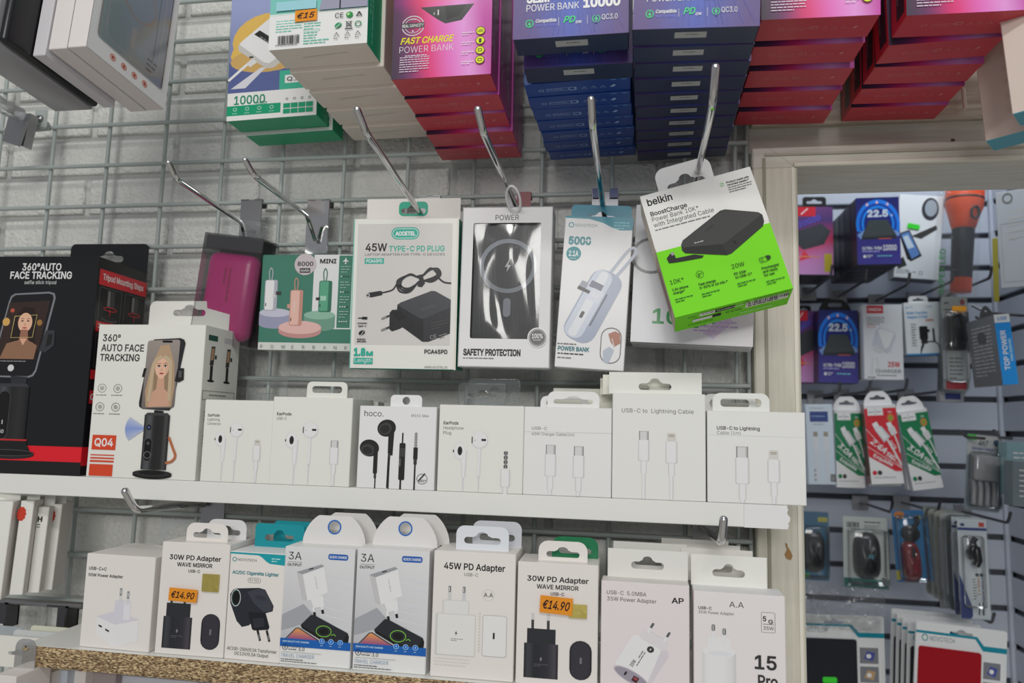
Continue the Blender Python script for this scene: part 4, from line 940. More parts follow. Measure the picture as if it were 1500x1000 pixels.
a.t(10, 638, 20, 'TRAVEL CHARGER', c(70, 120, 160), 'l', 186); a.greek(10, 648, 140, 1, 11, K1); a.greek(10, 660, 275, 1, 11, K1, seed=5)
for tl_, tr_, bl_, br_, lab in (((421.5, 800.5), (523.5, 804), (406, 972.5), (509, 982), 'white travel charger box reading 3A, next to the black lighter adapter box'), ((527.5, 802.5), (634.5, 807.5), (512.5, 981.5), (618, 989), 'white travel charger box reading 3A, next to the 45W adapter box')):
    pz = lrow(tl_, tr_, bl_, br_, None)
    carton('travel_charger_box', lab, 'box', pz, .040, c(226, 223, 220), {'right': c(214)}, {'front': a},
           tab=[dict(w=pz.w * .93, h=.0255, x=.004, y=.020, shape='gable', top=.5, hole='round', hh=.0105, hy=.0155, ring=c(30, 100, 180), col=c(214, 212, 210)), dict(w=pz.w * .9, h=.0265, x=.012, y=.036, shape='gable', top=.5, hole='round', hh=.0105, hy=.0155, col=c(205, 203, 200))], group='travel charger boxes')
# 45 W
a = Art(455, 740)
a.t(228, 105, 38, '45W PD Adapter', K0, 'b', 340, 'c'); a.t(212, 142, 19, 'USB-C', K1, 'i', 76, 'c')
for x in (86, 166): a.r(x, 205, 19, 90, c(200), 6); a.r(x + 2, 205, 14, 38, c(110), 6); a.r(x + 5, 212, 4, 26, c(225))
a.r(56, 288, 150, 84, c(204, 203, 201), 6); a.r(66, 292, 135, 78, c(218, 217, 214), 4); a.r(22, 368, 222, 244, c(200, 199, 196), 8); a.r(34, 372, 206, 234, c(220, 219, 215), 6)
bolt(a, 138, 480, 17, c(40)); a.greek(110, 512, 66, 2, 9, c(120)); a.o(310, 246, 33, 1.5, c(190)); a.t(310, 258, 25, 'A.A', c(60), 'i', 50, 'c')
a.ro(282, 362, 134, 240, 14, 3, c(190)); a.r(286, 366, 126, 232, c(224, 223, 219), 12); a.r(340, 462, 11, 38, c(50), 5)
a.greek(20, 625, 200, 3, 18, c(214, 210, 204), seed=8); a.greek(262, 350, 8, 14, 18, c(200, 196, 190), seed=3)
pz = lrow((638.5, 806), (757, 812), (627, 992), (750, 1001), None)
carton('power_adapter_box', 'white box reading 45W PD Adapter with a grey-lined hang tab', 'box', pz, .045, W3, {}, {'front': a},
       tab=[dict(w=.046, h=.0205, x=.004, y=.012, hw=.032, hh=.010, hy=.0105, r=.007, col=c(212, 216, 222)), dict(w=.044, h=.0225, x=.013, y=.034, hw=.032, hh=.010, hy=.0105, r=.007, col=c(190, 192, 198))], group='power adapter boxes on the lower shelf')
pz = lrow((760, 821), (877, 829), (753, 1008), (874, 1016), None)
wavebox(pz, 'white adapter box priced 14.90 standing right of the 45W box, green tab behind', None, (-.01, .66, .41, .14, .05), .040)
# 35 W AP
a = Art(495, 680)
a.t(32, 82, 24, 'USB-C  5.0MBA', K0, 'i', 224); a.t(34, 122, 24, '35W Power Adapter', K0, 'i', 278); a.t(396, 112, 34, 'AP', K0, 'b', 68)
n0 = len(a.ops)
a.r(-60, -120, 120, 30, c(210, 206, 208)); a.p([(-115, -40), (-95, -62), (95, -62), (115, -40), (115, 160), (90, 190), (-90, 190), (-115, 160)], c(232, 228, 228)); a.p([(60, -62), (95, -62), (115, -40), (115, 160), (95, 180)], c(206, 200, 206))
a.r(-80, -110, 160, 60, c(214, 209, 212), 16); a.r(-62, -170, 18, 66, c(220), 6); a.r(40, -170, 18, 66, c(220), 6); a.r(-60, -172, 14, 36, c(90), 6); a.r(42, -172, 14, 36, c(90), 6)
a.e(0, 185, 112, 38, c(196, 190, 196)); a.e(0, 186, 104, 33, c(150, 144, 156)); a.r(-42, 172, 12, 26, c(40), 5); a.r(10, 170, 34, 34, c(70, 34, 40)); a.r(16, 176, 22, 14, c(150, 70, 76))
a.e(10, -20, 20, 20, c(60)); bolt(a, 10, -20, 12, c(220)); a.greek(-4, 10, 100, 2, 14, c(110), rot=1.57); a.t(-22, 130, 20, '35W', c(120), 'b', 46, 'l', 1.57 - 3.1416)
for k in range(n0, len(a.ops)):
    vs, fs, col, cols = a.ops[k]; ca, sa = math.cos(.50), math.sin(.50); a.ops[k] = ([(x * ca - y * sa + 262, x * sa + y * ca + 420) for x, y in vs], fs, col, cols)
pz = lrow((881.5, 849), (1011, 859), (877.5, 1022), (1008, 1034), None)
carton('power_adapter_box', 'white box reading 5.0MBA and AP with a square topped hang card', 'box', pz, .022, c(220, 212, 212), {'top': c(214, 210, 206)}, {'front': a},
       tab=[dict(w=pz.w * .94, h=.0235, x=.002, y=.020, hw=.027, hh=.0105, hy=.013, r=.0005, col=c(216, 215, 210)), dict(w=pz.w * .9, h=.027, x=.004, y=.048, hw=.027, hh=.0105, hy=.013, r=.0005, col=c(206, 205, 200), sink=.002)], group='power adapter boxes on the lower shelf')
# A.A
a = Art(520, 700)
a.t(205, 92, 37, 'A.A', c(40), 'i', 82); a.t(28, 118, 19, 'USB-C', c(60), 'b', 76); a.t(28, 146, 19, '35W Power Adapter', c(70), 'i', 204)
a.ro(384, 110, 78, 132, 8, 2, K1); a.t(393, 168, 32, '5', K0, 'b', 20); a.t(424, 182, 26, 'G', K0, 'b', 26); a.r(394, 186, 60, 3, K0); a.t(396, 224, 22, '35W', K0, 'i', 58)
a.g(50, 384, 190, 316, 8, 1, lambda u, v: ramp([(0, c(206)), (.15, c(238)), (.6, c(232)), (.9, c(212)), (1, c(196))], u)); a.e(145, 388, 95, 38, c(232)); a.r(80, 295, 130, 106, c(222, 224, 228), 14); a.e(145, 400, 65, 16, c(214, 216, 220)); a.r(80, 295, 130, 26, c(234), 12)
for x, y in ((102, 212), (164, 234)): a.r(x, y, 22, 90, c(220), 8); a.r(x + 1, y, 20, 44, c(100), 9); a.r(x + 7, y + 4, 6, 36, c(190), 3)
a.t(345, 478, 88, '15', c(50), 'b', 122); a.t(362, 590, 74, 'Pro', c(50), 'b', 110); a.greek(30, 640, 0.1, 1, 10, K1)
pz = lrow((1018.5, 863.5), (1153, 875), (1013, 1032), (1149, 1044), None)
carton('power_adapter_box', 'white box reading A.A, 5G 35W and a large 15, rightmost on the lower shelf', 'box', pz, .028, c(224, 216, 215), {'top': c(230, 226, 224)}, {'front': a},
       tab=[dict(w=pz.w * .87, h=.0250, x=-.005, y=.026, hw=.026, hh=.0105, hy=.013, r=.0005, col=c(224, 222, 216))] + [dict(w=pz.w * .85, h=.026 + .001 * k, x=-.005 - .008 * k, y=.026 + .018 * k, hw=.026, hh=.0105, hy=.013, r=.0005, col=c(214, 212, 206)) for k in (1, 2, 3)], group='power adapter boxes on the lower shelf')
# ================================================================== products hanging in the middle row
# magenta power bank in a clear box
pz = fit((300, 338), (384, 350), (275, 496), (364, 514), -.064)
root = thing('clear_gift_box', 'clear plastic box with a magenta power bank, hanging on the leftmost hook', 'packaged gadget', pz.matrix())
w, h, d = pz.w, pz.h, .034
mb = MB(); mb.box(-w / 2, w / 2, 0, d, 0, h, bev=.001); mb.build('clear_box', 'clear_plastic', root)
mb = MB(); mb.box(-w / 2 + .0015, w / 2 - .0015, .002, d - .002, h - .016, h - .0015, c(48, 46, 50), .001); mb.box(-w / 2 + .002, w / 2 - .002, d - .004, d - .002, .002, h - .01, c(60, 52, 58)); mb.build('card_insert', 'satin_card', root)
mb = MB(); mb.box(-w / 2 + .004, w / 2 - .007, .003, d - .008, .006, h - .018, bev=.011, seg=4); pb = mb.build('power_bank', 'magenta_plastic', root)
a = Art(100, 200); a.greek(52, 60, 60, 2, 8, c(150, 30, 80), rot=1.57); a.out = (0, -1, 0); mb = MB(); a.put(mb, (-w / 2, .0028, h), (1, 0, 0), (0, 0, -1), w, h); mb.build('print', 'satin_card', pb)
t2 = MB(); t2.plate([rrect(-.024, 0, .024, .020, .006, 4, (0, 0, 1, 1)), euroslot(0, .011, .024, .008)], -.0003, .0003); o = t2.build('clear_hang_tab', 'clear_plastic', root); o.location = (.004, d * .5, h)

# mini power bank
a = Art(477, 490)
GR = c(66, 122, 104)
a.r(0, 0, 477, 450, GR); a.r(270, 0, 202, 380, c(218)); a.r(398, 4, 70, 370, GR); a.ro(394, 0, 76, 380, 2, 4, c(224)); a.r(0, 452, 477, 38, c(206, 208, 202))
a.g(0, 270, 477, 115, 1, 1, lambda u, v: mix(GR, c(110, 150, 140), .5)) if False else None
for (x, y, rx, cc, c2) in ((80, 300, 82, c(190, 190, 206), c(150, 150, 176)), (310, 310, 80, c(140, 180, 160), c(110, 150, 132))): a.r(x - rx, y, 2 * rx, 60, c2); a.e(x, y + 60, rx, 22, c2); a.e(x, y, rx, 22, cc)
a.e(212, 395, 110, 34, c(190, 140, 136)); a.r(102, 375, 220, 22, c(190, 140, 136)); a.e(212, 374, 110, 34, c(220, 178, 172))
for (x, y, hh, c1, c2) in ((20, 130, 160, c(226), c(170, 172, 182)), (155, 182, 184, c(226, 180, 166), c(190, 140, 126)), (302, 134, 160, c(90, 160, 130), c(50, 110, 88))):
    a.r(x, y, 66, hh, c2, 10); a.r(x + 4, y + 3, 44, hh - 8, c1, 8); a.l([(x + 24, y + 4), (x + 20, y - 40), (x + 28, y - 62), (x + 38, y - 40), (x + 34, y + 4)], 5, c2, True); a.r(x + 6, y + hh - 40, 5, 16, c(60))
a.r(80, 190, 26, 18, c(60)); a.r(64, 205, 14, 18, c(200)); a.r(288, 220, 24, 14, c(50)); a.r(310, 212, 30, 24, c(160, 200, 180)); a.r(142, 255, 14, 22, c(200, 150, 140)); a.r(178, 240, 5, 60, c(236, 200, 190))
a.e(225, 50, 56, 56, c(196, 186, 188)); a.t(225, 58, 22, '8000', K0, 'b', 82, 'c'); a.r(198, 70, 54, 24, c(40)); a.t(225, 88, 14, 'mAh', c(200), 'b', 44, 'c')
a.t(300, 44, 22, 'MINI', K0, 'b', 84); a.p([(432, 14), (436, 26), (446, 34), (446, 38), (436, 34), (434, 44), (440, 48), (424, 48), (430, 44), (428, 34), (418, 38), (418, 34), (428, 26)], c(220))
for y in (60, 140, 215, 290):
    a.greek(410, y, 48, 3, 14, c(180, 205, 195), 3, seed=y)
    for k in range(4): a.e(414 + k * 12, y + 52, 3.5, 3.5, c(225) if k <= (y - 60) / 75 else c(30, 60, 50), n=8)
for k, ch in enumerate('POWERBANK'): a.t(14 + k * 54, 482, 17, ch, c(130, 134, 126), 'i')
pz = fit((385.5, 373), (518, 373), (377.5, 510), (516, 516), -.062)
carton('power_bank_box', 'green box reading MINI with three small pastel power banks on plinths', 'box', pz, .022, c(70, 124, 106), {'bottom': c(196, 200, 194)}, {'front': a}, 'satin_card', tab=dict(w=.05, h=.02, mat='clear_plastic'))

# laptop adapter
a = Art(540, 760)
a.g(22, 28, 486, 612, 1, 1, lambda u, v: c(202, 199, 196)); a.r(0, 0, 5, 760, c(120, 190, 172)); a.r(530, 0, 10, 760, c(214, 210, 200))
T = c(30, 168, 146); a.r(196, 46, 144, 62, T, 30); a.ro(202, 52, 132, 50, 25, 3, c(220)); a.t(268, 87, 20, 'ACCETEL', c(230), 'x', 104, 'c')
a.t(64, 166, 39, '45W', K0, 'b', 112); a.t(186, 168, 28, 'TYPE-C PD PLUG', T, 'b', 284); a.t(62, 190, 12, 'LAPTOP ADAPTER FOR TYPE-C DEVICES', K1, 'i', 410); a.r(62, 203, 100, 28, T); a.t(112, 225, 17, 'PCA45PD', c(230), 'b', 84, 'c')
CB = c(34, 35, 38); CH = c(92, 94, 98)
a.l([(508, 330), (470, 324), (440, 300)], 9, CB, True); a.l([(160, 378), (205, 366), (222, 350), (238, 320)], 8, CB, True)
for k in range(3):
    o = k * 9; a.l([(232 + o, 340 + o * .6), (240 + o, 312), (300, 288 - o * .2), (350, 300), (400, 262 - o * .4), (440 - o * .4, 258 + o), (452 - o, 290), (410, 322 - o), (350, 318 + o * .4), (300, 372 - o), (250 + o, 372 - o), (232 + o, 340)], 10, CB, True)
    a.l([(236 + o, 336), (245 + o, 312), (300, 292), (350, 304), (402, 266), (438, 264)], 2, CH, True)
a.p([(330, 292), (360, 284), (376, 330), (360, 350), (336, 346), (350, 318)], CB); a.p([(86, 378), (150, 368), (160, 374), (158, 390), (100, 402), (86, 396)], CB); a.p([(74, 386), (92, 380), (96, 396), (78, 402)], c(170)); a.p([(78, 388), (88, 386), (90, 393), (80, 397)], CB)
a.p([(238, 438), (256, 426), (410, 368), (430, 370), (508, 412), (508, 580), (400, 622), (370, 622), (246, 536), (234, 520)], c(44, 45, 49)); a.p([(240, 440), (256, 428), (410, 370), (430, 372), (508, 414), (508, 450), (370, 508), (356, 506)], c(62, 64, 68)); a.p([(240, 442), (354, 506), (372, 508), (374, 618), (248, 534), (236, 518)], c(28, 29, 32))
a.p([(200, 478), (212, 464), (248, 462), (300, 500), (300, 534), (250, 560), (214, 572), (200, 560)], c(32, 33, 36)); a.p([(208, 476), (250, 468), (290, 502), (246, 520)], c(20))
for y in (492, 550): a.l([(202, y), (160, y + 18)], 10, c(60)); a.l([(184, y + 8), (158, y + 19)], 7, c(140))
a.t(360, 470, 13, 'ACCETEL', c(96), 'i', 76, rot=-.3); a.greek(410, 530, 90, 3, 14, c(92), 2, rot=-.22); a.t(412, 612, 20, 'CE', c(150), 'i', 34, rot=-.3); a.greek(452, 590, 46, 2, 12, c(130), rot=-.3)
a.r(38, 504, 24, 5, K0); a.r(58, 500, 28, 13, K0, 3); a.t(36, 536, 9, 'connector', K0, 'b', 50); a.t(40, 550, 9, 'type-c', K0, 'b', 42); a.e(60, 580, 17, 11, K0, -.4); a.l([(50, 600), (70, 572)], 3, c(200)); a.t(36, 616, 9, 'energy', K0, 'b', 44); a.t(36, 628, 9, 'efficient', K0, 'b', 48)
a.t(22, 694, 38, '1.8', T, 'x', 60); a.t(86, 694, 22, 'M', T, 'x', 34); a.r(22, 706, 98, 30, T); a.t(71, 728, 20, 'Length', c(232), 'i', 86, 'c')
a.t(382, 680, 20, 'PCA45PD', K0, 'b', 116); a.t(384, 752, 10, 'WWW.ACCETEL.ES', c(90), 'i', 116)
pz = fit((516.5, 319), (673, 320), (514, 538), (667, 543.5), -.098)
carton('laptop_adapter_box', 'white and green box reading 45W TYPE-C PD PLUG', 'box', pz, .034, c(226, 223, 216), {'right': c(16, 130, 104), 'left': c(16, 150, 120), 'bottom': c(16, 120, 96), 'top': c(220)}, {'front': a}, 'satin_card',
       tab=dict(w=pz.w * .93, h=.0285, x=-.002, y=.033, hw=.026, hh=.0105, hy=.0178, r=.0005, col=c(222, 218, 212), ring=c(20, 160, 130), rw=.0022))

# wireless charger with a clear window
pz = fit((677.5, 303), (810, 302.5), (671, 535), (805, 541), -.096)
w, h, d = pz.w, pz.h, .030
root = thing('windowed_charger_box', 'white box with a dark clear window reading POWER and SAFETY PROTECTION', 'box', pz.matrix())
wx0, wx1, wz1, wz0 = -w / 2 + w * .125, -w / 2 + w * .875, h * .898, h * .175
mb = MB(); mb.box(-w / 2, w / 2, d - .0008, d, 0, h, c(215)); mb.box(-w / 2, -w / 2 + .0008, 0, d, 0, h, c(214)); mb.box(w / 2 - .0008, w / 2, 0, d, 0, h, c(214)); mb.box(-w / 2, w / 2, 0, d, 0, .0008, c(214)); mb.box(-w / 2, w / 2, 0, d, h - .0008, h, c(214))
mb.plate([[(-w / 2, 0), (w / 2, 0), (w / 2, h), (-w / 2, h)], rrect(wx0, wz0, wx1, wz1, .002, 3)], 0, .0005, c(228, 226, 224)); mb.build('carton', 'printed_card', root)
a = Art(446, 780)
a.t(222, 66, 26, 'POWER', c(70), 'i', 116, 'c'); a.t(26, 724, 31, 'SAFETY PROTECTION', c(60), 'x', 280); a.greek(26, 736, 172, 1, 13, c(110)); 
fr = Art(100, 780); fr.t(62, 560, 26, 'MINGKE DAWN', c(120), 'i', 200, 'l', -1.5708) if False else fr.greek(58, 360, 190, 1, 26, c(150), rot=1.57)
print_part(root, {'front': a, 'right': fr}, w, d, h, 'printed_card')
mb = MB(); mb.box(wx0 - .001, wx1 + .001, .006, .0062, wz0 - .001, wz1 + .001, c(26)); 
qa = Art(330, 590)
rr = random.Random(9)
for k in range(26):
    x = 12 + k * 12.3; qa.l([(x + 8 * math.sin(y / 130 + k * .55) + 5 * math.sin(y / 61 + k), y) for y in range(2, 590, 28)], 1.6 + rr.random() * 2, c(44 + rr.randrange(16)))
qa.h([circle(170, 215, 140, 32), circle(170, 215, 118, 32)], c(150, 154, 164)); bolt(qa, 170, 215, 34, c(216)); qa.r(152, 380, 36, 96, c(150, 154, 164), 18)
qa.out = (0, -1, 0); qa.put(mb, (wx0, .006, wz1), (1, 0, 0), (0, 0, -1), wx1 - wx0, wz1 - wz0); mb.build('charger_pad', 'satin_card', root)
bm = bmesh.new(); bmesh.ops.create_grid(bm, x_segments=24, y_segments=40, size=.5)
for v in bm.verts:
    u, t = v.co.x, v.co.y; k = (1 - (2 * u) ** 4) * (1 - (2 * t) ** 4)
    v.co = (wx0 + (u + .5) * (wx1 - wx0), .0014 - k * (.0016 + .0016 * math.sin(9 * u + 4 * t) + .0010 * math.sin(6 * t - 10 * u * t) + .0006 * math.sin(22 * u - 9 * t * t + 1) ), wz0 + (t + .5) * (wz1 - wz0))
vs = [v.co.copy() for v in bm.verts]; fs = [[v.index for v in f.verts] for f in bm.faces]; bm.free()
mb = MB(); mb.add(vs, fs, smooth=True); mb.build('clear_window', 'clear_window', root)
mb = MB(); bx, bz = -w / 2 + w * .865, h * .185; mb.plate([circle(bx, bz, .0095, 28)], -.0010, -.0004, c(226)); mb.plate([circle(bx, bz, .0083, 28)], -.0013, -.0011, c(96))
qa = Art(100, 100); qa.t(50, 54, 26, '100%', c(225), 'b', 62, 'c'); qa.greek(26, 62, 48, 1, 12, c(200)); qa.o(50, 50, 46, 2.5, c(210)); qa.out = (0, -1, 0); qa.put(mb, (bx - .0083, -.0014, bz + .0083), (1, 0, 0), (0, 0, -1), .0166, .0166); mb.build('round_seal', 'satin_card', root)

# slim power bank in teal and white
a = Art(310, 730)
a.p([(0, 0), (310, 0), (310, 62), (250, 64), (215, 52), (175, 32), (110, 14), (0, 12)], c(20, 130, 150)); a.l([(0, 12), (110, 14), (175, 32), (215, 52), (250, 64)], 3, c(235)); a.greek(225, 24, 70, 3, 14, c(120, 190, 200))
a.o(30, 44, 13, 4, c(20, 140, 150)); a.t(48, 52, 14, 'NOVOTECH', c(120, 150, 150), 'i', 100)
a.t(22, 138, 38, '5000', c(30, 130, 140), 'x', 104); a.t(96, 122, 10, 'mAh', c(226), 'b', 30); a.e(50, 184, 34, 34, c(20, 130, 140)); a.t(50, 196, 26, '2.1A', c(232), 'b', 44, 'c'); a.greek(36, 206, 28, 1, 8, c(200))
n0 = len(a.ops); SV = c(178, 184, 200)
a.l([(8, -150), (30, -280), (50, -310), (66, -280), (40, -150)], 14, c(170, 176, 190), True); a.r(-62, -160, 150, 360, c(160, 168, 186), 56); a.r(-55, -156, 90, 350, c(196, 202, 214), 40); a.r(-30, -150, 40, 338, c(214, 218, 226), 18)
a.r(40, -60, 8, 170, c(110, 114, 124), 4); a.r(-20, 60, 16, 34, c(90), 6); a.r(-48, -90, 60, 32, c(120, 122, 136)); a.r(-88, -70, 34, 40, c(150, 154, 166), 8); a.r(-90, -40, 60, 16, c(80)); a.r(-30, -60, 60, 60, c(206, 210, 220), 8); a.t(0, -24, 16, '(J)', c(240), 'b', 26, 'c')
for k in range(n0, len(a.ops)):
    vs, fs, col, cols = a.ops[k]; ca, sa = math.cos(.42), math.sin(.42); a.ops[k] = ([(x * ca - y * sa + 150, x * sa + y * ca + 410) for x, y in vs], fs, col, cols)
a.ro(200, 530, 92, 168, 44, 3, c(60)); a.p([(214, 640), (240, 620), (262, 636), (240, 700), (216, 690)], c(176, 184, 196)); a.p([(232, 560), (262, 546), (284, 556), (288, 600), (262, 618), (244, 596)], c(170, 120, 104)); a.l([(262, 622), (250, 580)], 4, c(200))
a.greek(6, 616, 96, 1, 13, c(100)); a.t(10, 650, 20, 'POWER BANK', c(20, 110, 120), 'b', 142); a.greek(10, 662, 130, 1, 13, K0); a.greek(10, 682, 110, 1, 12, c(110), seed=8)
pz = fit((827.5, 316.5), (929.5, 318), (813, 537), (912, 543.5), -.098)
carton('power_bank_box', 'slim white and teal box reading 5000 with a pale blue pocket power bank', 'box', pz, .026, c(224, 224, 224), {'top': c(20, 130, 150)}, {'front': a}, 'film_wrapped_card',
       tab=dict(w=.0585, h=.0185, x=.0, y=.024, col=c(20, 132, 156), hw=.028, hh=.009, hy=.0045 + .003, r=.004))

# pale box behind the tilted one
a = Art(560, 720)
a.g(0, 0, 560, 720, 6, 6, lambda u, v: mix(c(214, 216, 220), c(224, 218, 226), u))
a.o(80, 270, 96, 14, c(130)); a.o(80, 270, 82, 3, c(190)); a.t(98, 620, 76, '10000', c(70, 150, 90), 'b', 330); a.greek(250, 630, 70, 1, 16, c(70, 150, 90)); a.p([(330, 660), (440, 560), (470, 600), (380, 690)], c(206, 190, 216)); a.greek(290, 600, 200, 3, 22, c(190, 170, 206))
pz = fit((935, 300), (1106, 302), (921, 500), (1105, 508), -.085)
for k in range(3):
    q = pz.moved(.001 * k, .0125 * k, -.0005 * k)
    carton('power_bank_box', ['pale white box reading 10000 in green, mostly behind the tilted green box', 'pale box second in the stack behind the tilted green box', 'pale box at the back of the stack behind the tilted green box'][k], 'box', q, .0115, c(212, 214, 218), {'bottom': c(206)}, {'front': a} if k == 0 else None, 'film_wrapped_card', group='pale boxes behind the green one')

# tilted green and white box
a = Art(520, 585)
GN = c(114, 212, 8)
a.g(0, 0, 520, 268, 1, 1, lambda u, v: c(228, 224, 218)); a.p([(0, 280), (520, 280), (520, 585), (0, 585)], GN)
a.t(24, 56, 34, 'belkin', K0, 'b', 118); a.t(24, 108, 21, 'BoostCharge', K0, 'b', 172); a.t(24, 136, 21, 'Power Bank 10K*', K0, 'i', 218); a.t(24, 164, 21, 'with Integrated Cable', K0, 'i', 280); a.greek(24, 176, 288, 1, 16, c(120))
a.o(375, 50, 9, 1.6, c(80, 170, 60)); a.l([(370, 54), (380, 44)], 2, c(80, 170, 60)); a.t(396, 50, 9, 'Product made with', K0, 'b', 104); a.t(396, 63, 9, 'recycled plastic*', K0, 'b', 100); a.greek(396, 70, 108, 3, 11, c(110))
a.p([(118, 275), (130, 258), (330, 168), (352, 168), (486, 220), (500, 236), (498, 268), (486, 288), (318, 372), (296, 374), (124, 318), (114, 302)], c(44)); a.p([(120, 274), (132, 260), (330, 172), (352, 172), (484, 222), (494, 236), (310, 316), (292, 320), (124, 290)], c(62)); a.p([(124, 292), (292, 320), (300, 372), (126, 316)], c(34)); a.e(348, 328, 5, 10, c(20), -.4); a.greek(176, 282, 46, 1, 12, c(190), 4); a.greek(240, 240, 50, 1, 12, c(44), rot=-.4)
a.p([(38, 320), (60, 302), (76, 314), (78, 330), (160, 334), (200, 350), (190, 358), (110, 352), (70, 348), (42, 344)], c(32)); a.p([(60, 300), (74, 298), (78, 312), (64, 314)], c(150))
DG = c(20, 60, 16)
def gtxt(x, y, s1, ls):
    a.t(x, y, 19, s1, DG, 'i') if s1 else None
    for k, s_ in enumerate(ls): a.t(x, y + 30 + 16 * k, 10.5, s_, DG, 'b')
    a.greek(x, y + 36 + 16 * len(ls), 80, 2, 11, c(40, 110, 30))
gtxt(22, 440, '10K*', ['1.5x phone', 'charge*']); gtxt(140, 446, '', ['Fast charge', '0-50% in 26 min.*']); a.o(158, 428, 17, 1.6, DG); a.greek(148, 424, 20, 2, 9, DG); gtxt(300, 440, '20W', ['PD 20W', '2x USB-C*']); gtxt(420, 446, '', ['Precharged', 'and ready', 'for use']); a.ro(422, 424, 34, 22, 4, 2, DG); a.ro(430, 424, 8, 22, 1, 1.5, DG); a.p([(452, 420), (472, 424), (472, 436), (460, 444)], DG)
bt = Art(520, 180)
bt.add([(0, 0), (520, 0), (520, 180), (0, 180)], [(0, 1, 2, 3)], GN)
bt.r(320, 34, 190, 60, c(222, 220, 214)); bt.barcode(322, 36, 186, 30, K0); bt.greek(330, 72, 150, 1, 20, K0); bt.r(110, 22, 100, 30, c(226), 6); bt.r(180, 22, 90, 30, K0); bt.greek(120, 32, 60, 1, 16, K0); bt.greek(190, 32, 130, 1, 16, c(220)); bt.r(80, 74, 120, 28, c(226), 6); bt.r(170, 74, 40, 28, K0); bt.greek(60, 38, 40, 1, 14, DG); tri(bt, 320, 20, 22, DG); bt.greek(350, 8, 150, 2, 10, c(40, 110, 30)); bt.greek(230, 78, 80, 1, 20, DG); bt.greek(60, 124, 130, 1, 16, DG); bt.greek(300, 124, 160, 1, 16, c(200, 225, 190))
lf = Art(180, 585); lf.g(0, 0, 180, 585, 1, 1, lambda u, v: c(206, 196, 180)); lf.p([(0, 270), (180, 270), (180, 585), (0, 585)], c(176, 160, 140)); lf.r(80, 330, 50, 200, c(120, 70, 66)); lf.r(40, 300, 30, 240, c(80, 60, 60))
pz = fit((938, 288), (1099, 243.5), (988.5, 467), (1161, 420.5), -.168, pitch0=-.20)
carton('power_bank_box', 'white and bright green box hanging tilted from the longest hook', 'box', pz, .036, c(226, 222, 214), {'bottom': GN}, {'front': a, 'bottom': bt, 'left': lf}, 'printed_card',
       tab=dict(w=.050, h=.031, x=-.004, y=.020, hw=.034, hh=.014, hy=.0135, r=.009, col=c(226, 224, 222), mat='satin_card', lean=.15))

# ================================================================== stacks hanging along the top
def stack(name, labels, cat, bl0, br0, Y0, blN, YN, n, t, h, build, group, jit=0.001, seed=1, rollN=None, build2=None):
    """n like boxes one behind the other, the first at bl0-br0, the last with its lower left corner at blN"""
    p0 = hang(bl0, br0, Y0, h); e0 = P(*bl0, Y0); eN = P(*blN, YN); r0 = p0.ang[2]; rN = r0 if rollN is None else rollN
    rr = random.Random(seed); src = None; out = []
    for k in range(n):
        f = k / max(1, n - 1); roll = r0 + (rN - r0) * f + rr.uniform(-1, 1) * jit * 6 * (k > 0); Y = Y0 + (YN - Y0) * f
        bl = e0 + (eN - e0) * f + np.array([rr.uniform(-jit, jit), 0, rr.uniform(-jit, jit) * .6]) * (k > 0); bl[1] = Y
        q = Pose(bl + rotm(0, 0, roll) @ np.array([p0.w / 2, 0, 0]), p0.w, h, 0, 0, roll)
        if src is None or (k == 1 and build2): o = src = (build2 if k else build)(q)
        else:
            o = copy_tree(src); o.matrix_world = q.matrix()
        if k > 0:
            for ch in list(o.children):
                if ch.name.startswith('price_sticker'): bpy.data.objects.remove(ch)
        tag(o, labels(k), cat, group); out.append(o)
    return out
OR = orders(12)
# white with mint side
a = Art(145, 279); H = 279
a.r(0, 0, 145, H - 62, c(120, 190, 180)); a.r(0, H - 62, 145, 62, c(228, 226, 220)); a.l([(2, H - 60), (143, H - 60)], .5, c(140, 190, 176))
for x0, y0, w_, n_ in ((10, H - 50, 40, 5), (52, H - 42, 26, 3), (52, H - 26, 20, 3), (52, H - 12, 40, 2)): a.greek(x0, y0, w_, n_, 4.6, c(110, 190, 170), 1.6, seed=int(x0 + y0))
a.ro(52, H - 31, 24, 4, 2, .5, c(80, 180, 160)); a.barcode(14, H - 23, 32, 15, K1); a.greek(11, H - 7, 36, 1, 3, K1)
a.t(98, H - 46, 8.5, 'CE', K0, 'i', 12); a.e(119, H - 50, 5, 5, c(40, 140, 70)); a.e(117.5, H - 51, 2, 2.6, c(170, 210, 150), .6); tri(a, 133, H - 50, 6, K0, 2)
a.e(103, H - 33, 5.5, 4, c(40, 140, 90), -.7); a.l([(99, H - 28), (107, H - 37)], .8, c(220)); a.l([(114, H - 39), (123, H - 28)], .9, K0); a.l([(123, H - 39), (114, H - 28)], .9, K0); a.ro(115, H - 38, 7, 8, 1, .8, K0); a.r(113, H - 26.5, 11, 1.6, K0); a.o(132, H - 33, 5, 1.4, c(40, 130, 80), 12)
for x in (101, 117, 132): tri(a, x, H - 17, 6, K1, .9); a.greek(x - 4, H - 11, 8, 1, 3, K1)
a.r(10, H - 82, 60, 16, c(150, 200, 210)); a.p([(74, H - 62), (80, H - 90), (145, H - 90), (145, H - 62)], c(150, 150, 170)); a.r(104, H - 90, 2, 28, c(30))
sd = Art(60, 279); sd.g(0, 0, 60, 279, 1, 1, lambda u, v: c(20, 165, 120)); sd.greek(22, 120, 150, 2, 10, c(120, 210, 180), rot=1.57)
bt = Art(145, 60); bt.l([(40, 28), (70, 25), (110, 22)], .8, c(130, 122, 112)); bt.l([(36, 31), (80, 28)], .4, c(170))
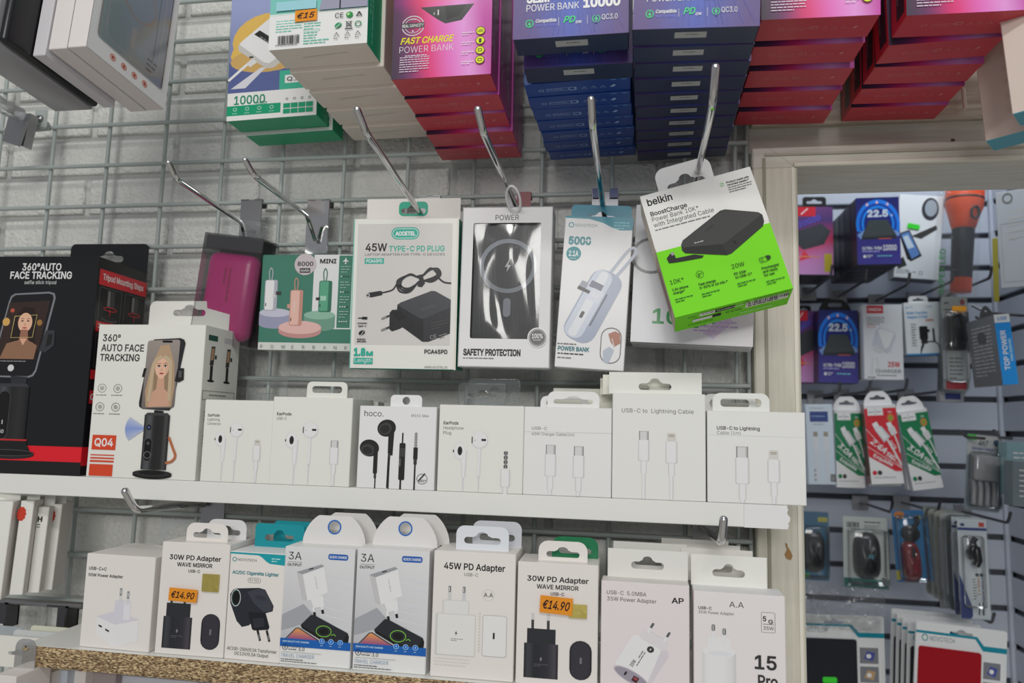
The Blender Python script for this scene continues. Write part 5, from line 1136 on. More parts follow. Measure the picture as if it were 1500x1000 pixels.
def bw(q):
    r_ = carton('power_bank_box', '', 'box', q, .0345, c(222, 214, 204), {'right': c(20, 165, 120)}, {'front': a, 'right': sd, 'bottom': bt})
    price(r_, '€15', -.0110, .0295, .021, .0105, -.0014, -.01); return r_
stack('power_bank_box', lambda k: ['front white box of the top stack, orange 15 euro sticker and recycling marks'][0] if k == 0 else f'white-bottomed box {OR[k]} from the front in the stack behind the 15 euro sticker', 'box', (393, 74), (537.6, 62.6), -.199, (501, 188), -.061, 5, .0345, .1505, bw, 'white boxes stacked along a top hook', .0006, 3, build2=lambda q: carton('power_bank_box', '', 'box', q, .0345, c(222, 214, 204), {'right': c(206, 202, 196)}, {'bottom': bt}))

# teal 10000 mAh boxes
a = Art(131, 280); H = 280
a.g(0, 0, 131, H - 45, 6, 10, lambda u, v: mix(c(150, 160, 200), c(90, 100, 150), max(0, v * 1.6 - .6)))
a.e(60, H - 128, 56, 46, c(214, 176, 90)); a.e(66, H - 106, 64, 34, c(214, 176, 90)); a.p([(0, H - 96), (131, H - 90), (131, H - 45), (0, H - 45)], c(84, 96, 146)); a.e(54, H - 96, 52, 20, c(196, 160, 96))
a.p([(12, H - 122), (20, H - 130), (62, H - 166), (72, H - 164), (110, H - 120), (104, H - 110), (66, H - 82), (56, H - 82), (14, H - 114)], c(190, 188, 184)); a.p([(14, H - 126), (20, H - 132), (62, H - 168), (70, H - 167), (108, H - 124), (60, H - 90), (52, H - 92)], c(232, 230, 224)); a.p([(36, H - 140), (44, H - 146), (80, H - 118), (74, H - 110)], c(36)); a.greek(46, H - 136, 30, 1, 6, c(120), rot=.7)
a.r(30, H - 104, 6, 3, c(60)); a.l([(0, H - 66), (24, H - 88), (34, H - 97)], 4, c(226), True); a.p([(26, H - 92), (36, H - 100), (42, H - 93), (32, H - 86)], c(210))
a.p([(48, H - 84), (56, H - 84), (26, H - 52), (4, H - 52)], c(206, 206, 214)); a.r(76, H - 76, 55, 31, c(60, 170, 140)); a.r(84, H - 68, 20, 13, c(226)); a.t(87, H - 58, 7, 'Q..', c(60), 'b', 14)
a.r(0, H - 45, 131, 45, c(226, 226, 220)); a.t(10, H - 26, 14, '10000', c(20, 130, 96), 'b', 46); a.t(44, H - 24, 5, 'mAh', c(20, 130, 96), 'b', 15); a.r(0, H - 24, 79, 16, c(20, 150, 108))
for k in range(4): a.o(12 + k * 18, H - 18, 3, .8, c(190, 225, 210), 10); a.greek(8 + k * 18, H - 12, 8, 1, 2.5, c(180, 220, 205)); 
for k in range(4):
    for j in range(2): a.r(83 + k * 11, H - 22 + j * 9, 10, 7.5, c(20, 150, 108))
    a.o(88 + k * 11, H - 29, 2, .6, K1, 8)
def bg_(q): return carton('power_bank_box', '', 'box', q, .0300, c(12, 158, 110), {'top': c(210), 'back': c(200)}, {'front': a}, 'satin_card')
stack('power_bank_box', lambda k: ['green bottomed box reading 10000 mAh with a yellow and blue picture', 'green box right behind the 10000 mAh one with the yellow picture'][k], 'box', (332, 178), (463.5, 168), -.091, (360, 199.5), -.060, 2, .0295, .19, bg_, 'green power bank boxes', 0, 2)

# pink FAST CHARGE
def pink_front(W=146, H=290, full=True):
    a = Art(W, H)
    def f(u, v):
        v2 = (v - .55) / .45
        base = ramp([(0, c(50, 40, 60)), (.18, c(120, 44, 110)), (.4, c(216, 50, 110)), (.62, c(232, 110, 190)), (.8, c(226, 150, 214)), (1, c(190, 70, 160))], u + .12 * (1 - v2))
        return mix(base, c(60, 50, 66), max(0, .75 - u * 2.2)) if v2 > .1 else mix(base, c(210, 40, 70), .4 * max(0, 1 - abs(u - .45) * 3))
    a.g(0, 0, W, H, 14, 16, f)
    a.p([(75, H - 118), (120, H - 118), (102, H - 92), (78, H - 88), (66, H - 96), (40, H - 118)], c(52)); a.p([(76, H - 118), (108, H - 118), (98, H - 100), (80, H - 94)], c(30)); a.r(66, H - 112, 2, 9, c(200)); a.r(60, H - 108, 2, 4, c(160))
    a.o(30, H - 88, 17, 1.6, c(196), 26); a.o(30, H - 88, 12.5, 1, c(196), 22); a.r(13, H - 93, 34, 9, c(60)); a.t(30, H - 86, 5, 'REAL CAPACITY', c(206), 'b', 32, 'c'); a.greek(24, H - 99, 12, 1, 3, c(190)); a.e(30, H - 79, 1.5, 1.5, c(200))
    a.t(12, H - 58, 10.5, 'FAST CHARGE', c(236, 216, 30), 's', 80); a.t(11, H - 43, 10.5, 'POWER BANK', c(232), 'l', 80)
    a.greek(12, H - 36, 44, 7, 4, c(216, 200, 214), 1.4, seed=4); a.greek(20, H - 38, 36, 1, 4, c(216, 200, 214))
    for k in range(4):
        y = H - 71 + k * 16; a.e(130, y, 6.6, 6.6, c(240, 226, 30)); a.o(130, y, 6.9, 1, c(60, 50, 20), 18); a.greek(103, y + 1, 18, 2, 3.4, c(235, 215, 235), 1.2, seed=k)
        if k == 0: a.t(130, y + 2, 4, 'LED', K0, 'b', 8, 'c')
        elif k == 1: a.r(128.2, y - 3, 3.6, 7, K0, 1)
        else: a.ro(127, y - 2.5, 6, 5, 1, 1, K0)
    return a
RB = c(190, 56, 70); RD = c(190, 36, 50)
def red_bottom():
    b_ = Art(146, 60); L = c(206, 120, 126)
    b_.o(30, 28, 4, 1, L, 12); b_.greek(38, 26, 28, 2, 5, L, 1.2); b_.ro(66, 22, 10, 9, 2, 1.2, L); b_.greek(68, 24, 6, 2, 3, L, 1)
    for x in (85, 97, 109): tri(b_, x, 28, 6, L, .9)
    b_.p([(120, 32), (122, 24), (126, 26), (124, 32)], L); return b_
def pink_side():
    s_ = Art(60, 290); s_.g(0, 0, 60, 290, 2, 6, lambda u, v: mix(c(120, 40, 110), c(196, 60, 130), v * .8)); s_.greek(26, 150, 110, 3, 9, c(200, 170, 200), 3, rot=1.57); return s_
def red_side():
    s_ = Art(60, 290); s_.r(22, 120, 30, 160, c(40, 36, 44)); s_.greek(28, 150, 110, 2, 9, c(150), 2, rot=1.57); return s_
PF, RBt, PS, RS = pink_front(), red_bottom(), pink_side(), red_side()
def pk(q): return carton('power_bank_box', '', 'box', q, .0325, RD, {'bottom': RB, 'right': c(150, 40, 110), 'back': c(40, 36, 50), 'top': c(60)}, {'front': PF, 'bottom': RBt, 'right': PS, 'left': RS}, 'film_wrapped_card')
def pkr(q): return carton('power_bank_box', '', 'box', q, .0325, RD, {'bottom': RB, 'back': c(40, 36, 50), 'top': c(60)}, {'front': PF, 'bottom': RBt, 'left': RS}, 'film_wrapped_card')
stack('power_bank_box', lambda k: 'pink box reading FAST CHARGE POWER BANK with four yellow discs' if k == 0 else f'red-bottomed box, {OR[k]} from the front in the stack under FAST CHARGE', 'box', (573, 117), (719, 108), -.199, (637, 219), -.061, 5, .0345, .158, pk, 'pink and red boxes left of the blue stack', .0010, 5)
stack('power_bank_box', lambda k: 'pink box at the front of the red stack just right of the purple stacks' if k == 0 else f'red-bottomed box, {OR[k]} from the front in the stack over the door casing corner', 'box', (1115, 29.5), (1290, 21.5), -.214, (1082, 164), -.061, 5, .037, .175, pkr, 'pink and red boxes over the door corner', .0010, 6)
prs = stack('power_bank_box', lambda k: 'pink box at the front of the rightmost red stack above the door' if k == 0 else f'red box, {OR[k]} from the front in the rightmost stack above the door', 'box', (1328, 23), (1512, 14), -.214, (1247, 158), -.061, 5, .037, .175, pkr, 'pink and red boxes above the door', .0010, 9)
prs[1].rotation_euler = (.015, prs[1].rotation_euler[1] - .045, .0)

# purple and navy boxes
NV = c(30, 42, 74); NB = c(26, 66, 142)
def purple_front(W, H, top):
    a = Art(W, H)
    a.g(0, 0, W, H, 12, 14, lambda u, v: mix(mix(c(74, 58, 120), c(40, 90, 190), max(0, 1 - abs(u - .5) * 2.6) * (.4 + .6 * v)), c(96, 66, 120), max(0, v - .8) * 2))
    rr = random.Random(3)
    for k in range(26):
        x = rr.uniform(0, W); a.l([(W / 2 + (x - W / 2) * .4, H - 110), (x, H - 4)], .5, mix(c(90, 100, 190), c(60, 60, 140), rr.random()))
    if top: a.t(20, H - 56, 13, 'SLIM', c(232), 'x', 34)
    a.t(20, H - 42, 10.5, 'POWER BANK', c(226), 'i', 78); a.t(104, H - 43, 15, '10000', c(232), 'x', 54)
    G = c(40, 200, 110); a.o(25, H - 23, 6.2, 1.4, G, 16); bolt(a, 25, H - 22, 6, G); a.t(34, H - 24, 5.2, 'Compatible', c(226), 's', 31); a.t(34, H - 17.5, 3.6, 'Super Fast Charge', c(110, 120, 220), 'i', 30)
    a.r(68, H - 30, .7, 13, c(190)); a.t(75, H - 21, 10, 'PD', G, 's', 18); a.t(93, H - 19, 4, '20W', c(226), 'b', 9); a.r(110, H - 30, .7, 13, c(190)); a.o(123, H - 24, 6, 1.2, G, 14); a.r(121, H - 31, 4, 14, c(64, 70, 140)); bolt(a, 123, H - 24, 6, G); a.t(131, H - 22, 8, 'QC3.0', c(220), 'i', 23)
    return a
def navy_bottom(W, D, lx):
    b_ = Art(W, D)
    for k in range(3): b_.l([(2, D * (.25 + .25 * k)), (W - 2, D * (.25 + .25 * k))], .3, c(44, 62, 100))
    b_.r(lx, D * .22, 48, D * .34, c(168, 170, 170)); b_.greek(lx + 16, D * .34, 22, 1, 4, c(50)); return b_
def blue_bottom():
    b_ = Art(160, 42); L = c(150, 180, 226)
    b_.o(24, 22, 4, 1, L, 12); b_.ro(32, 17, 44, 9, 2, .8, L); b_.greek(34, 20, 28, 1, 4, L, 1.4); b_.ro(66, 16, 12, 11, 3, 1.4, L)
    for x in (90, 104, 118): tri(b_, x, 22, 6.4, L, 1)
    b_.p([(128, 25), (134, 17), (138, 20), (134, 26)], L); b_.r(130, 1, 8, 2.5, c(90, 150, 210)); b_.r(146, 1, 8, 2.5, c(90, 150, 210)); return b_
def bk(q): return carton('power_bank_box', '', 'box', q, .0255, NV, {'right': c(34, 34, 60)}, {'front': purple_front(170, 300, True), 'bottom': navy_bottom(170, 40, 62)}, 'satin_card')
stack('power_bank_box', lambda k: ['purple and blue box reading POWER BANK 10000, left of its pair', 'dark navy box just above the bright blue boxes'][k], 'box', (751, 58.5), (921, 47.5), -.254, (766.5, 101), -.218, 2, .0255, .155, bk, 'navy boxes over the bright blue ones', 0, 2)
def bb(q): return carton('power_bank_box', '', 'box', q, .0232, NB, {'right': c(22, 60, 130)}, {'bottom': blue_bottom()}, 'satin_card')
stack('power_bank_box', lambda k: f'bright blue box, {["topmost", "second", "third", "fourth", "fifth", "sixth", "lowest"][k]} of seven blue edges with recycling marks', 'box', (767.5, 125.5), (924, 113), -.185, (802, 223), -.044, 7, .0235, .150, bb, 'bright blue boxes', .0009, 8)
def nb(q): return carton('power_bank_box', '', 'box', q, .0238, NV, {'left': c(36, 36, 66)}, {'front': purple_front(187, 320, False), 'bottom': navy_bottom(187, 40, 64)}, 'satin_card')
stack('power_bank_box', lambda k: 'purple box reading Compatible and QC3.0 at the front of the navy stack' if k == 0 else f'navy box, {OR[k]} from the front in the stack behind the right purple box', 'box', (926.5, 43.5), (1113, 38), -.263, (934, 224), -.044, 10, .024, .16, nb, 'navy boxes right of the blue ones', .0005, 4, rollN=-.03)

# pale teal boxes at the far right
A0, A1 = P(1443, 203, -.10), P(1500, 160, -.20)
for k, (px, py, Y, lab) in enumerate(((1443, 203, -.13, 'pale box with teal bottom at the far right above the door, left one'), (1482, 163, -.20, 'pale box with teal bottom at the far right edge, in front of its twin'))):
    b0 = P(px, py, Y); yw = -.62
    pz = Pose(b0 + rotm(yw, 0, 0) @ np.array([.045, 0, 0]), .09, .17, yw, 0, -.06)
    a = Art(100, 190); a.greek(20, 10, 60, 12, 14, c(200, 180, 168), 5, seed=k)
    carton('phone_case_box', lab, 'box', pz, .028, c(206, 190, 180), {'bottom': c(90, 160, 176), 'left': c(196, 180, 170)}, {'front': a}, 'film_wrapped_card', group='pale teal-bottomed boxes')
# ================================================================== left side: cases on side hooks
A = P(127, 67.6, -.269)
def side_box(name, label, x1, w, y0, y1, z0, h, col, faces=None, art=None, mat='printed_card', yaw=0, group=None):
    """a box whose wide face looks to the right"""
    pz = Pose((x1 - w / 2, y0, z0), w, h, yaw)
    return carton(name, label, 'box', pz, y1 - y0, col, faces, art and {'right': art}, mat, group=group)
FB = PX(241, 161, A[0]); PIT = math.atan2(FB[2] - A[2], FB[1] - A[1]); DD = float(np.hypot(FB[2] - A[2], FB[1] - A[1]))
def case_box(label, x1, zoff, y0=-.269):
    w, dd, h = .0180, DD, .175; pz = Pose((x1 - w / 2, y0, A[2] + zoff), w, h, 0, PIT, 0)
    root = thing('phone_case_box', label, 'box', pz.matrix(), 'white window boxes hanging at the left')
    mb = MB(); mb.box(-w / 2, w / 2 - .0006, 0, dd, 0, h, c(214, 208, 206), .0005)
    vs, fs = sheet([rrect(0, 0, dd, h, .0005, 1), rrect(.0085, .016, dd - .0085, h - .02, .004, 4)])
    mb.add([(w / 2, p[0], p[1]) for p in vs], fs, c(226, 226, 224)); mb.add([(w / 2 - .0006, p[0], p[1]) for p in vs], fs, c(226, 226, 224)); mb.build('carton', 'printed_card', root)
    mb = MB(); q = Art(88, 175); q.out = (1, 0, 0)
    q.g(9, 20, 70, 139, 5, 8, lambda u, v: mix(c(196, 214, 214), c(206, 210, 222), u)); q.ro(14, 24, 60, 130, 10, 1.4, c(226)); q.o(44, 96, 20, 2.4, c(214, 200, 190)); q.r(40, 124, 5, 20, c(230), 2.5); q.r(15, 100, 3, 16, c(226), 1); q.r(66, 30, 1, 110, c(160, 170, 175)); q.greek(60, 140, 12, 3, 5, c(140))
    q.put(mb, (w / 2 - .0002, 0, h), (0, 1, 0), (0, 0, -1), dd, h); mb.build('phone_case', 'satin_card', root)
    vs, fs = sheet([rrect(.008, .0155, dd - .008, h - .0195, .004, 4)]); mb = MB(); mb.add([(w / 2 + .0006, p[0], p[1]) for p in vs], fs, smooth=False); mb.build('clear_window', 'clear_window', root)
    q = Art(88, 175); q.out = (1, 0, 0)
    for k in range(4): q.o(25 + k * 12, 166.5, 3.0, .9, c(210, 120, 90), 14); q.e(25 + k * 12, 166.5, 1.4, 1.5, c(170, 70, 50), n=8)
    mb = MB(); q.put(mb, (w / 2 + .0001, 0, h), (0, 1, 0), (0, 0, -1), dd, h); mb.build('print', 'printed_card', root)
    return root
case_box('white window box with orange icons, nearest to the grid at top left', A[0], 0)
case_box('white window box pressed behind the one with the orange icons', A[0] - .0187, 0, -.268)
B = P(49, 84, -.285); 
pz = Pose((A[0] - .0374 - .0060, -.270, A[2] - .006), .0115, .18, 0, PIT); carton('phone_case_box', 'plain grey-white box between the silver box and the window boxes', 'box', pz, .085, c(196, 194, 198), {}, None)
# silver box with a dark side window
Bs = P(11, 85, -.315); Be = P(120, 178, -.215)
w = .024; x1 = P(38, 85, -.315)[0]; 
pz = Pose((A[0] - .0374 - .0120 - .0085 - .020, -.300, PX(10, 84, A[0] - .075)[2] - .002), .040, .19, 0, PIT)
root = thing('silver_gadget_box', 'silver grey box with a glossy black side at the top left corner', 'box', pz.matrix())
dd = .112; w = pz.w
mb = MB(); mb.box(-w / 2, w / 2, 0, dd, 0, .19, c(140, 140, 144), .0015, seg=2); mb.build('carton', 'silver_plastic', root)
mb = MB(); mb.box(w / 2 + .0001, w / 2 + .0075, .004, dd - .002, .001, .19, c(20, 22, 30), .003, seg=2); mb.build('black_tray', 'black_plastic', root)
q = Art(112, 190); q.out = (1, 0, 0); q.r(76, 176, 26, 10, c(60, 92, 92)); q.r(10, 100, 2, 30, c(200), 1); q.r(8, 0, 60, 90, c(60, 76, 130)); q.greek(14, 60, 40, 4, 8, c(110, 130, 190))
mb = MB(); q.put(mb, (w / 2 + .0076, 0, .19), (0, 1, 0), (0, 0, -1), dd, .19); mb.build('print', 'satin_card', root)

# rail clamp, bracket plate and clear tube at the grid's left end
o0 = P(60, 185, -.035); root = thing('pipe_clamp', 'grey pipe clamp with a cross-head screw holding the grid at upper left', 'clamp', Matrix.Translation(o0))
mb = MB(); a0, a1 = P(38, 188, -.036) - o0, P(72, 185, -.028) - o0; mb.tube([a0, a1], .0052, 14); mb.build('sleeve', 'wire_paint', root)
mb = MB(); s_ = P(59, 174, -.036) - o0; mb.box(s_[0] - .010, s_[0] + .008, s_[1], s_[1] + .004, s_[2] - .012, s_[2] + .012, bev=.002); mb.build('strap', 'wire_paint', root)
mb = MB(); mb.lathe([(.0001, -.0032), (.0036, -.0028), (.0046, -.0008), (.0046, .001)], 18, axis='y', at=s_); mb.build('screw', 'grey_steel', root)
mb = MB(); 
for ang in (.5, 2.07): 
    dx, dz = math.cos(ang) * .0028, math.sin(ang) * .0028; mb.tube([s_ + np.array([-dx, -.0034, -dz]), s_ + np.array([dx, -.0034, dz])], .0005, 4)
mb.build('screw_slot', 'dark_rubber', root)
o0 = P(22, 190, -.06); root = thing('rail_bracket', 'bare grey steel bracket plate hanging under the clear tube at left', 'bracket', Matrix.Translation(o0))
pts = [P(x, y, -.06) - o0 for x, y in ((12, 172), (43, 168), (27, 214), (3, 206))]
mb = MB(); mb.add([p for p in pts] + [p + np.array([0, .003, 0]) for p in pts], [(0, 1, 2, 3), (7, 6, 5, 4), (0, 4, 5, 1), (1, 5, 6, 2), (2, 6, 7, 3), (3, 7, 4, 0)]); mb.build('plate', 'grey_steel', root)
pts2 = [P(x, y, -.055) - o0 for x, y in ((35, 166), (45, 166), (34, 214), (27, 212))]
mb = MB(); mb.add([p for p in pts2] + [p + np.array([0, .012, 0]) for p in pts2], [(0, 1, 2, 3), (7, 6, 5, 4), (0, 4, 5, 1), (1, 5, 6, 2), (2, 6, 7, 3), (3, 7, 4, 0)]); mb.build('flange', 'grey_steel', root)
mb = MB(); q = [P(-30, 130, -.14), P(4, 156, -.09), P(29, 168, -.068)]; mb.tube(q, .0085, 18); o = mb.build('clear_tube', 'clear_plastic'); tag(o, 'ribbed clear plastic tube poking in at the left edge', 'tube')

# four thin white boxes hanging under the shelf at the left, their narrow sides to us
def thin(label, px, py, Y, fw, h, deep, yaw, mark=None, cards=True):
    b0 = P(px, py, Y); pz = Pose(b0 + rotm(yaw, 0, 0) @ np.array([-fw / 2, 0, 0]), fw, h, yaw, 0, .028)
    arts = {}
    if mark == 'red':
        q = Art(14, 100); 
        for k in range(10): q.e(2 + 3.6 * math.cos(k * .628), 14 + 6 * math.sin(k * .628), 1.6, 2, c(196, 60, 40), n=8)
        q.e(2, 14, 3.6, 6, c(196, 60, 40)); arts = {'front': q}
    if mark == 'H': q = Art(14, 100); q.t(1, 17, 6, 'H', K0, 'x', 6); q.greek(1, 20, 5, 2, 3, K1); arts = {'front': q}
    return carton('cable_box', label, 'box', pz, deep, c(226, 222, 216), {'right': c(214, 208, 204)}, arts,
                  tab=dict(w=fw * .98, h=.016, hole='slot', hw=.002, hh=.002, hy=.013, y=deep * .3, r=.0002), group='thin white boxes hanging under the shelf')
thin('thin plain white box at the very left edge under the shelf', 1, 878, -.120, .024, .095, .060, .42)
thin('thin white box with a red scalloped mark, second from the left under the shelf', 33, 871, -.105, .0120, .0925, .050, .42, 'red')
thin('thin white box with a black letter H under the shelf', 57, 868, -.090, .0105, .086, .050, .42, 'H')
thin('thin white box with a red mark nearest to the grid under the shelf', 76, 864, -.074, .0105, .088, .038, .42, 'red')
# rail with dark brackets under them
o0 = P(60, 884, -.06); root = thing('bracket_rail', 'grey rail with two dark steel brackets above the chipboard shelf end', 'bracket', Matrix.Translation(o0))
mb = MB(); mb.tube([P(10, 880, -.062) - o0, P(122, 887, -.062) - o0], .0034, 10); mb.build('rail', 'grey_steel', root)
for x0, x1, y0, y1 in ((82, 115, 883, 918), (-14, 28, 878, 912)):
    a_ = rect_px(x0, y0, x1, y1, -.05); mb = MB(); mb.box(a_[0] - o0[0], a_[2] - o0[0], -.05 - o0[1], -.048 - o0[1], a_[1] - o0[2], a_[3] - o0[2]); mb.box(a_[2] - o0[0] - .002, a_[2] - o0[0], -.066 - o0[1], -.048 - o0[1], a_[1] - o0[2], a_[3] - o0[2]); mb.box(a_[0] - o0[0], a_[2] - o0[0], -.066 - o0[1], -.048 - o0[1], a_[3] - o0[2] - .0015, a_[3] - o0[2]); mb.build('bracket', 'dark_steel', root)
# hang cards seen edge-on above the lower packs, and thin boxes under the chipboard
cards = [(-20, 35, 914, 922, -.07, c(170, 178, 182)), (45, 112, 915, 923, -.085, c(214, 214, 196)), (20, 92, 921, 930, -.10, c(200, 204, 204)), (-20, 78, 928, 942, -.12, c(220, 218, 210))]
for k, (x0, x1, y0, y1, Y, cc) in enumerate(cards):
    pl, pr = P(x0, y1, Y), P(x1, y1, Y); w = pr[0] - pl[0]; hh = P(x0, y0, Y)[2] - pl[2] + .02
    mb = MB(); mb.plate([rrect(-w / 2, 0, w / 2, hh, .004, 4, (0, 0, 1, 1)), euroslot(0, hh * .5, w * .3, hh * .2)], -.0004, .0004, cc)
    o = mb.build('hang_card', 'printed_card'); o.location = ((pl[0] + pr[0]) / 2, Y, pl[2] - .02); tag(o, ['bluish hang card edge furthest back beside the bracket rail', 'cream hang card edge right of the others beside the chipboard shelf end', 'pale grey hang card edge between the cream and the nearest one', 'long white hang card edge nearest to us left of the chipboard shelf'][k], 'card', 'hang cards left of the chipboard shelf')
lowbox = [(-8, 24, 988, -.185, 'clear_tab'), (30, 53, 985, -.150, 'm'), (54, 77, 982, -.140, 'm2'), (78, 99, 980, -.13, 'blue'), (104, 126, 981, -.12, 'plain'), (128, 170, 983, -.11, 'grey'), (174, 290, 988, -.10, 'wide')]
for k, (x0, x1, y0, Y, kd) in enumerate(lowbox):
    pl, pr = P(x0, y0, Y), P(x1, y0, Y); w = pr[0] - pl[0]; h = .12
    q = Art(w * 1000, 120)
    if kd in ('m', 'm2'): q.t(w * 650, 34, 4.5, ('40mm', '45mm')[kd == 'm2'], K1, 'i', 18, 'l', -1.5708)
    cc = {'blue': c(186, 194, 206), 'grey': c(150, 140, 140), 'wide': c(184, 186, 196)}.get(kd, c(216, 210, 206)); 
    zz = min(pl[2], ZB - .0195) if kd != 'clear_tab' else pl[2] + .0
    pz = Pose(((pl[0] + pr[0]) / 2, Y, zz - h), w, h, 0, 0, 0)
    carton('watch_strap_box', ['white box at the bottom left corner with a rounded clear tab', 'thin white box lettered 40mm under the chipboard shelf', 'thin white box lettered 45mm under the chipboard shelf', 'thin pale blue box under the chipboard shelf', 'plain white narrow box under the chipboard shelf', 'grey box in shade under the chipboard shelf', 'wide pale box rightmost under the chipboard shelf'][k], 'box', pz, .04, cc, {}, {'front': q}, tab=dict(w=w * .98, h=.026, mat='clear_plastic', hw=w * .3, hh=.004, hy=.018, r=.008) if kd == 'clear_tab' else None, group='boxes under the chipboard shelf')

# ================================================================== the next room's hanging goods
def bbox(name, label, cat, tl, tr, bl, br, Y, d, col, art=None, faces=None, mat='satin_card', tab=None, group=None, yaw=None, body='carton'):
    return carton(name, label, cat, fit(tl, tr, bl, br, Y, yaw0=yaw), d, col, faces, art and {'front': art}, mat, tab, group, .001, body)
def far_hook(label, x, y, Y0=.86, L=.16, name='slat_hook'):
    p = P(x, y, Y0); mb = MB(); mb.tube(arc3([p + np.array([0, -L, .02]), p + np.array([0, -L + .012, 0]), p, p + np.array([0, .036, 0])], .008), .0028, 8); o = mb.build('rod', 'dark_steel')
    r_ = thing(name, label, 'hook', Matrix.Translation(p), 'hooks on the slatted wall'); o.parent = r_; o.matrix_parent_inverse = Matrix.Translation(-Vector(p))
    mb = MB(); mb.box(p[0] - .016, p[0] + .016, YB - .006, YB - .001, p[2] - .016, p[2] + .014, bev=.001); o = mb.build('back_plate', 'grey_steel'); o.parent = r_; o.matrix_parent_inverse = Matrix.Translation(-Vector(p))
# ultra thin power bank art
def blue225(W=200, H=320):
    a = Art(W, H); a.g(0, 0, W, H, 8, 10, lambda u, v: mix(c(30, 34, 100), c(66, 60, 140), v))
    for r_, cc in ((118, c(30, 120, 220)), (100, c(24, 60, 160)), (88, c(30, 130, 230)), (76, c(30, 40, 120))): 
        a.p([(100 + r_ * .86 * math.cos(t), 128 + r_ * math.sin(t)) for t in [math.pi * (1 + .06 * k) - .3 for k in range(0, 21)]], cc)
    for x, y in ((52, 34), (98, 24), (146, 34)): a.e(x, y, 6, 7, c(220, 180, 190))
    a.t(100, 92, 32, '22.5', c(200, 210, 250), 'x', 96, 'c'); a.t(158, 92, 12, 'w', c(200, 210, 250), 'b', 12)
    a.p([(2, 180), (40, 152), (160, 152), (198, 170), (198, 184), (150, 200), (20, 200)], c(120, 150, 200)); a.p([(58, 108), (144, 108), (184, 184), (184, 198), (22, 202), (22, 190)], c(44, 48, 54)); a.p([(58, 108), (144, 108), (178, 182), (28, 190)], c(64, 70, 72)); a.r(100, 196, 60, 4, c(200, 90, 50))
    a.t(24, 250, 14, 'ULTRA-THIN', c(226), 'b', 90); a.greek(24, 256, 88, 1, 12, c(170, 170, 220)); a.t(120, 254, 26, '10000', c(226), 'b', 62); a.e(34, 282, 7, 7, c(230)); a.greek(44, 276, 32, 2, 8, c(226)); a.greek(92, 278, 80, 1, 12, c(120, 200, 210)); return a
def pinkwrap(W=160, H=360):
    a = Art(W, H); a.g(0, 0, W, H, 6, 10, lambda u, v: ramp([(0, c(110, 60, 120)), (.3, c(70, 50, 110)), (.6, c(190, 60, 90)), (.8, c(206, 130, 190)), (1, c(206, 150, 206))], v + .1 * u)); a.r(0, 0, 84, 50, c(200, 30, 50)); a.l([(20, 40), (50, 8)], 5, c(230)); a.p([(0, 130), (110, 90), (150, 130), (120, 200), (30, 230), (0, 200)], c(60, 62, 68)); a.t(10, 110, 28, '20000', c(80, 80, 190), 's', 110, rot=-.4); a.p([(30, 230), (60, 270), (10, 290)], c(230, 60, 80)); a.r(120, 250, 34, 96, c(200, 180, 60)); a.r(0, 262, 100, 6, c(230, 150, 90)); return a
BL225 = blue225(); PWR = pinkwrap()
black_tab = dict(col=c(14), hole='slot')
bbox('power_bank_box', 'pink-purple wrapped box at the top left of the door opening', 'box', (1166, 302), (1219, 304), (1168, 400), (1222, 404), .74, .10, c(70, 50, 90), PWR, {'bottom': c(40)}, 'film_wrapped_card', dict(w=.046, h=.022, y=.002, hw=.03, hh=.009, col=c(16)))
for k in range(5):
    q = fit((1253.5, 290), (1317, 288), (1256, 389), (1319.5, 385), .66).moved(0, .038 * k, 0)
    carton('power_bank_box', 'blue box reading 22.5 at the front of the long dark stack' if k == 0 else f'dark box {OR[k]} from the front behind the upper 22.5 box', 'box', q, .037, c(16, 18, 34), {'bottom': c(14, 14, 22)}, {'front': BL225} if k == 0 else None, 'satin_card', None, 'dark boxes behind the upper blue one', .001)
# bike phone holder
a = Art(220, 400); a.e(155, 65, 42, 55, c(50, 52, 58)); a.e(158, 60, 30, 40, c(150, 160, 170)); a.p([(70, 200), (190, 140), (196, 160), (120, 210)], c(60)); a.p([(10, 190), (60, 170), (130, 290), (80, 320), (60, 310)], c(30)); a.p([(20, 194), (58, 178), (120, 284), (82, 308)], c(90, 130, 190)); a.p([(30, 205), (54, 195), (90, 250), (60, 262)], c(190, 206, 220)); a.p([(0, 330), (40, 300), (60, 340), (20, 360)], c(50)); a.greek(10, 360, 60, 3, 8, c(120)); a.o(70, 372, 8, 2, K1); a.o(130, 372, 9, 2, K1); a.greek(90, 368, 24, 1, 9, K1)
for k in range(2):
    r_ = bbox('phone_holder_box', ['white box picturing a phone in a bike mount with a green sticker', 'white box behind the bike mount one, only its lower edge showing'][k], 'box', (1319, 288), (1384, 284), (1308 + 0 * k, 404), (1375, 412), .76 + .045 * k, .04, c(214, 218, 228), a if k == 0 else None, {'bottom': c(90, 94, 104)}, group='bike mount boxes')
    if k == 0:
        mb = MB(); mb.plate([rrect(-.011, -.005, .011, .005, .001, 2)], -.001, 0, (.05, .75, .04)); o = mb.build('green_sticker', 'satin_card', r_); o.location = (-.012, -.001, .105); o.rotation_euler = (0, .15, 0)
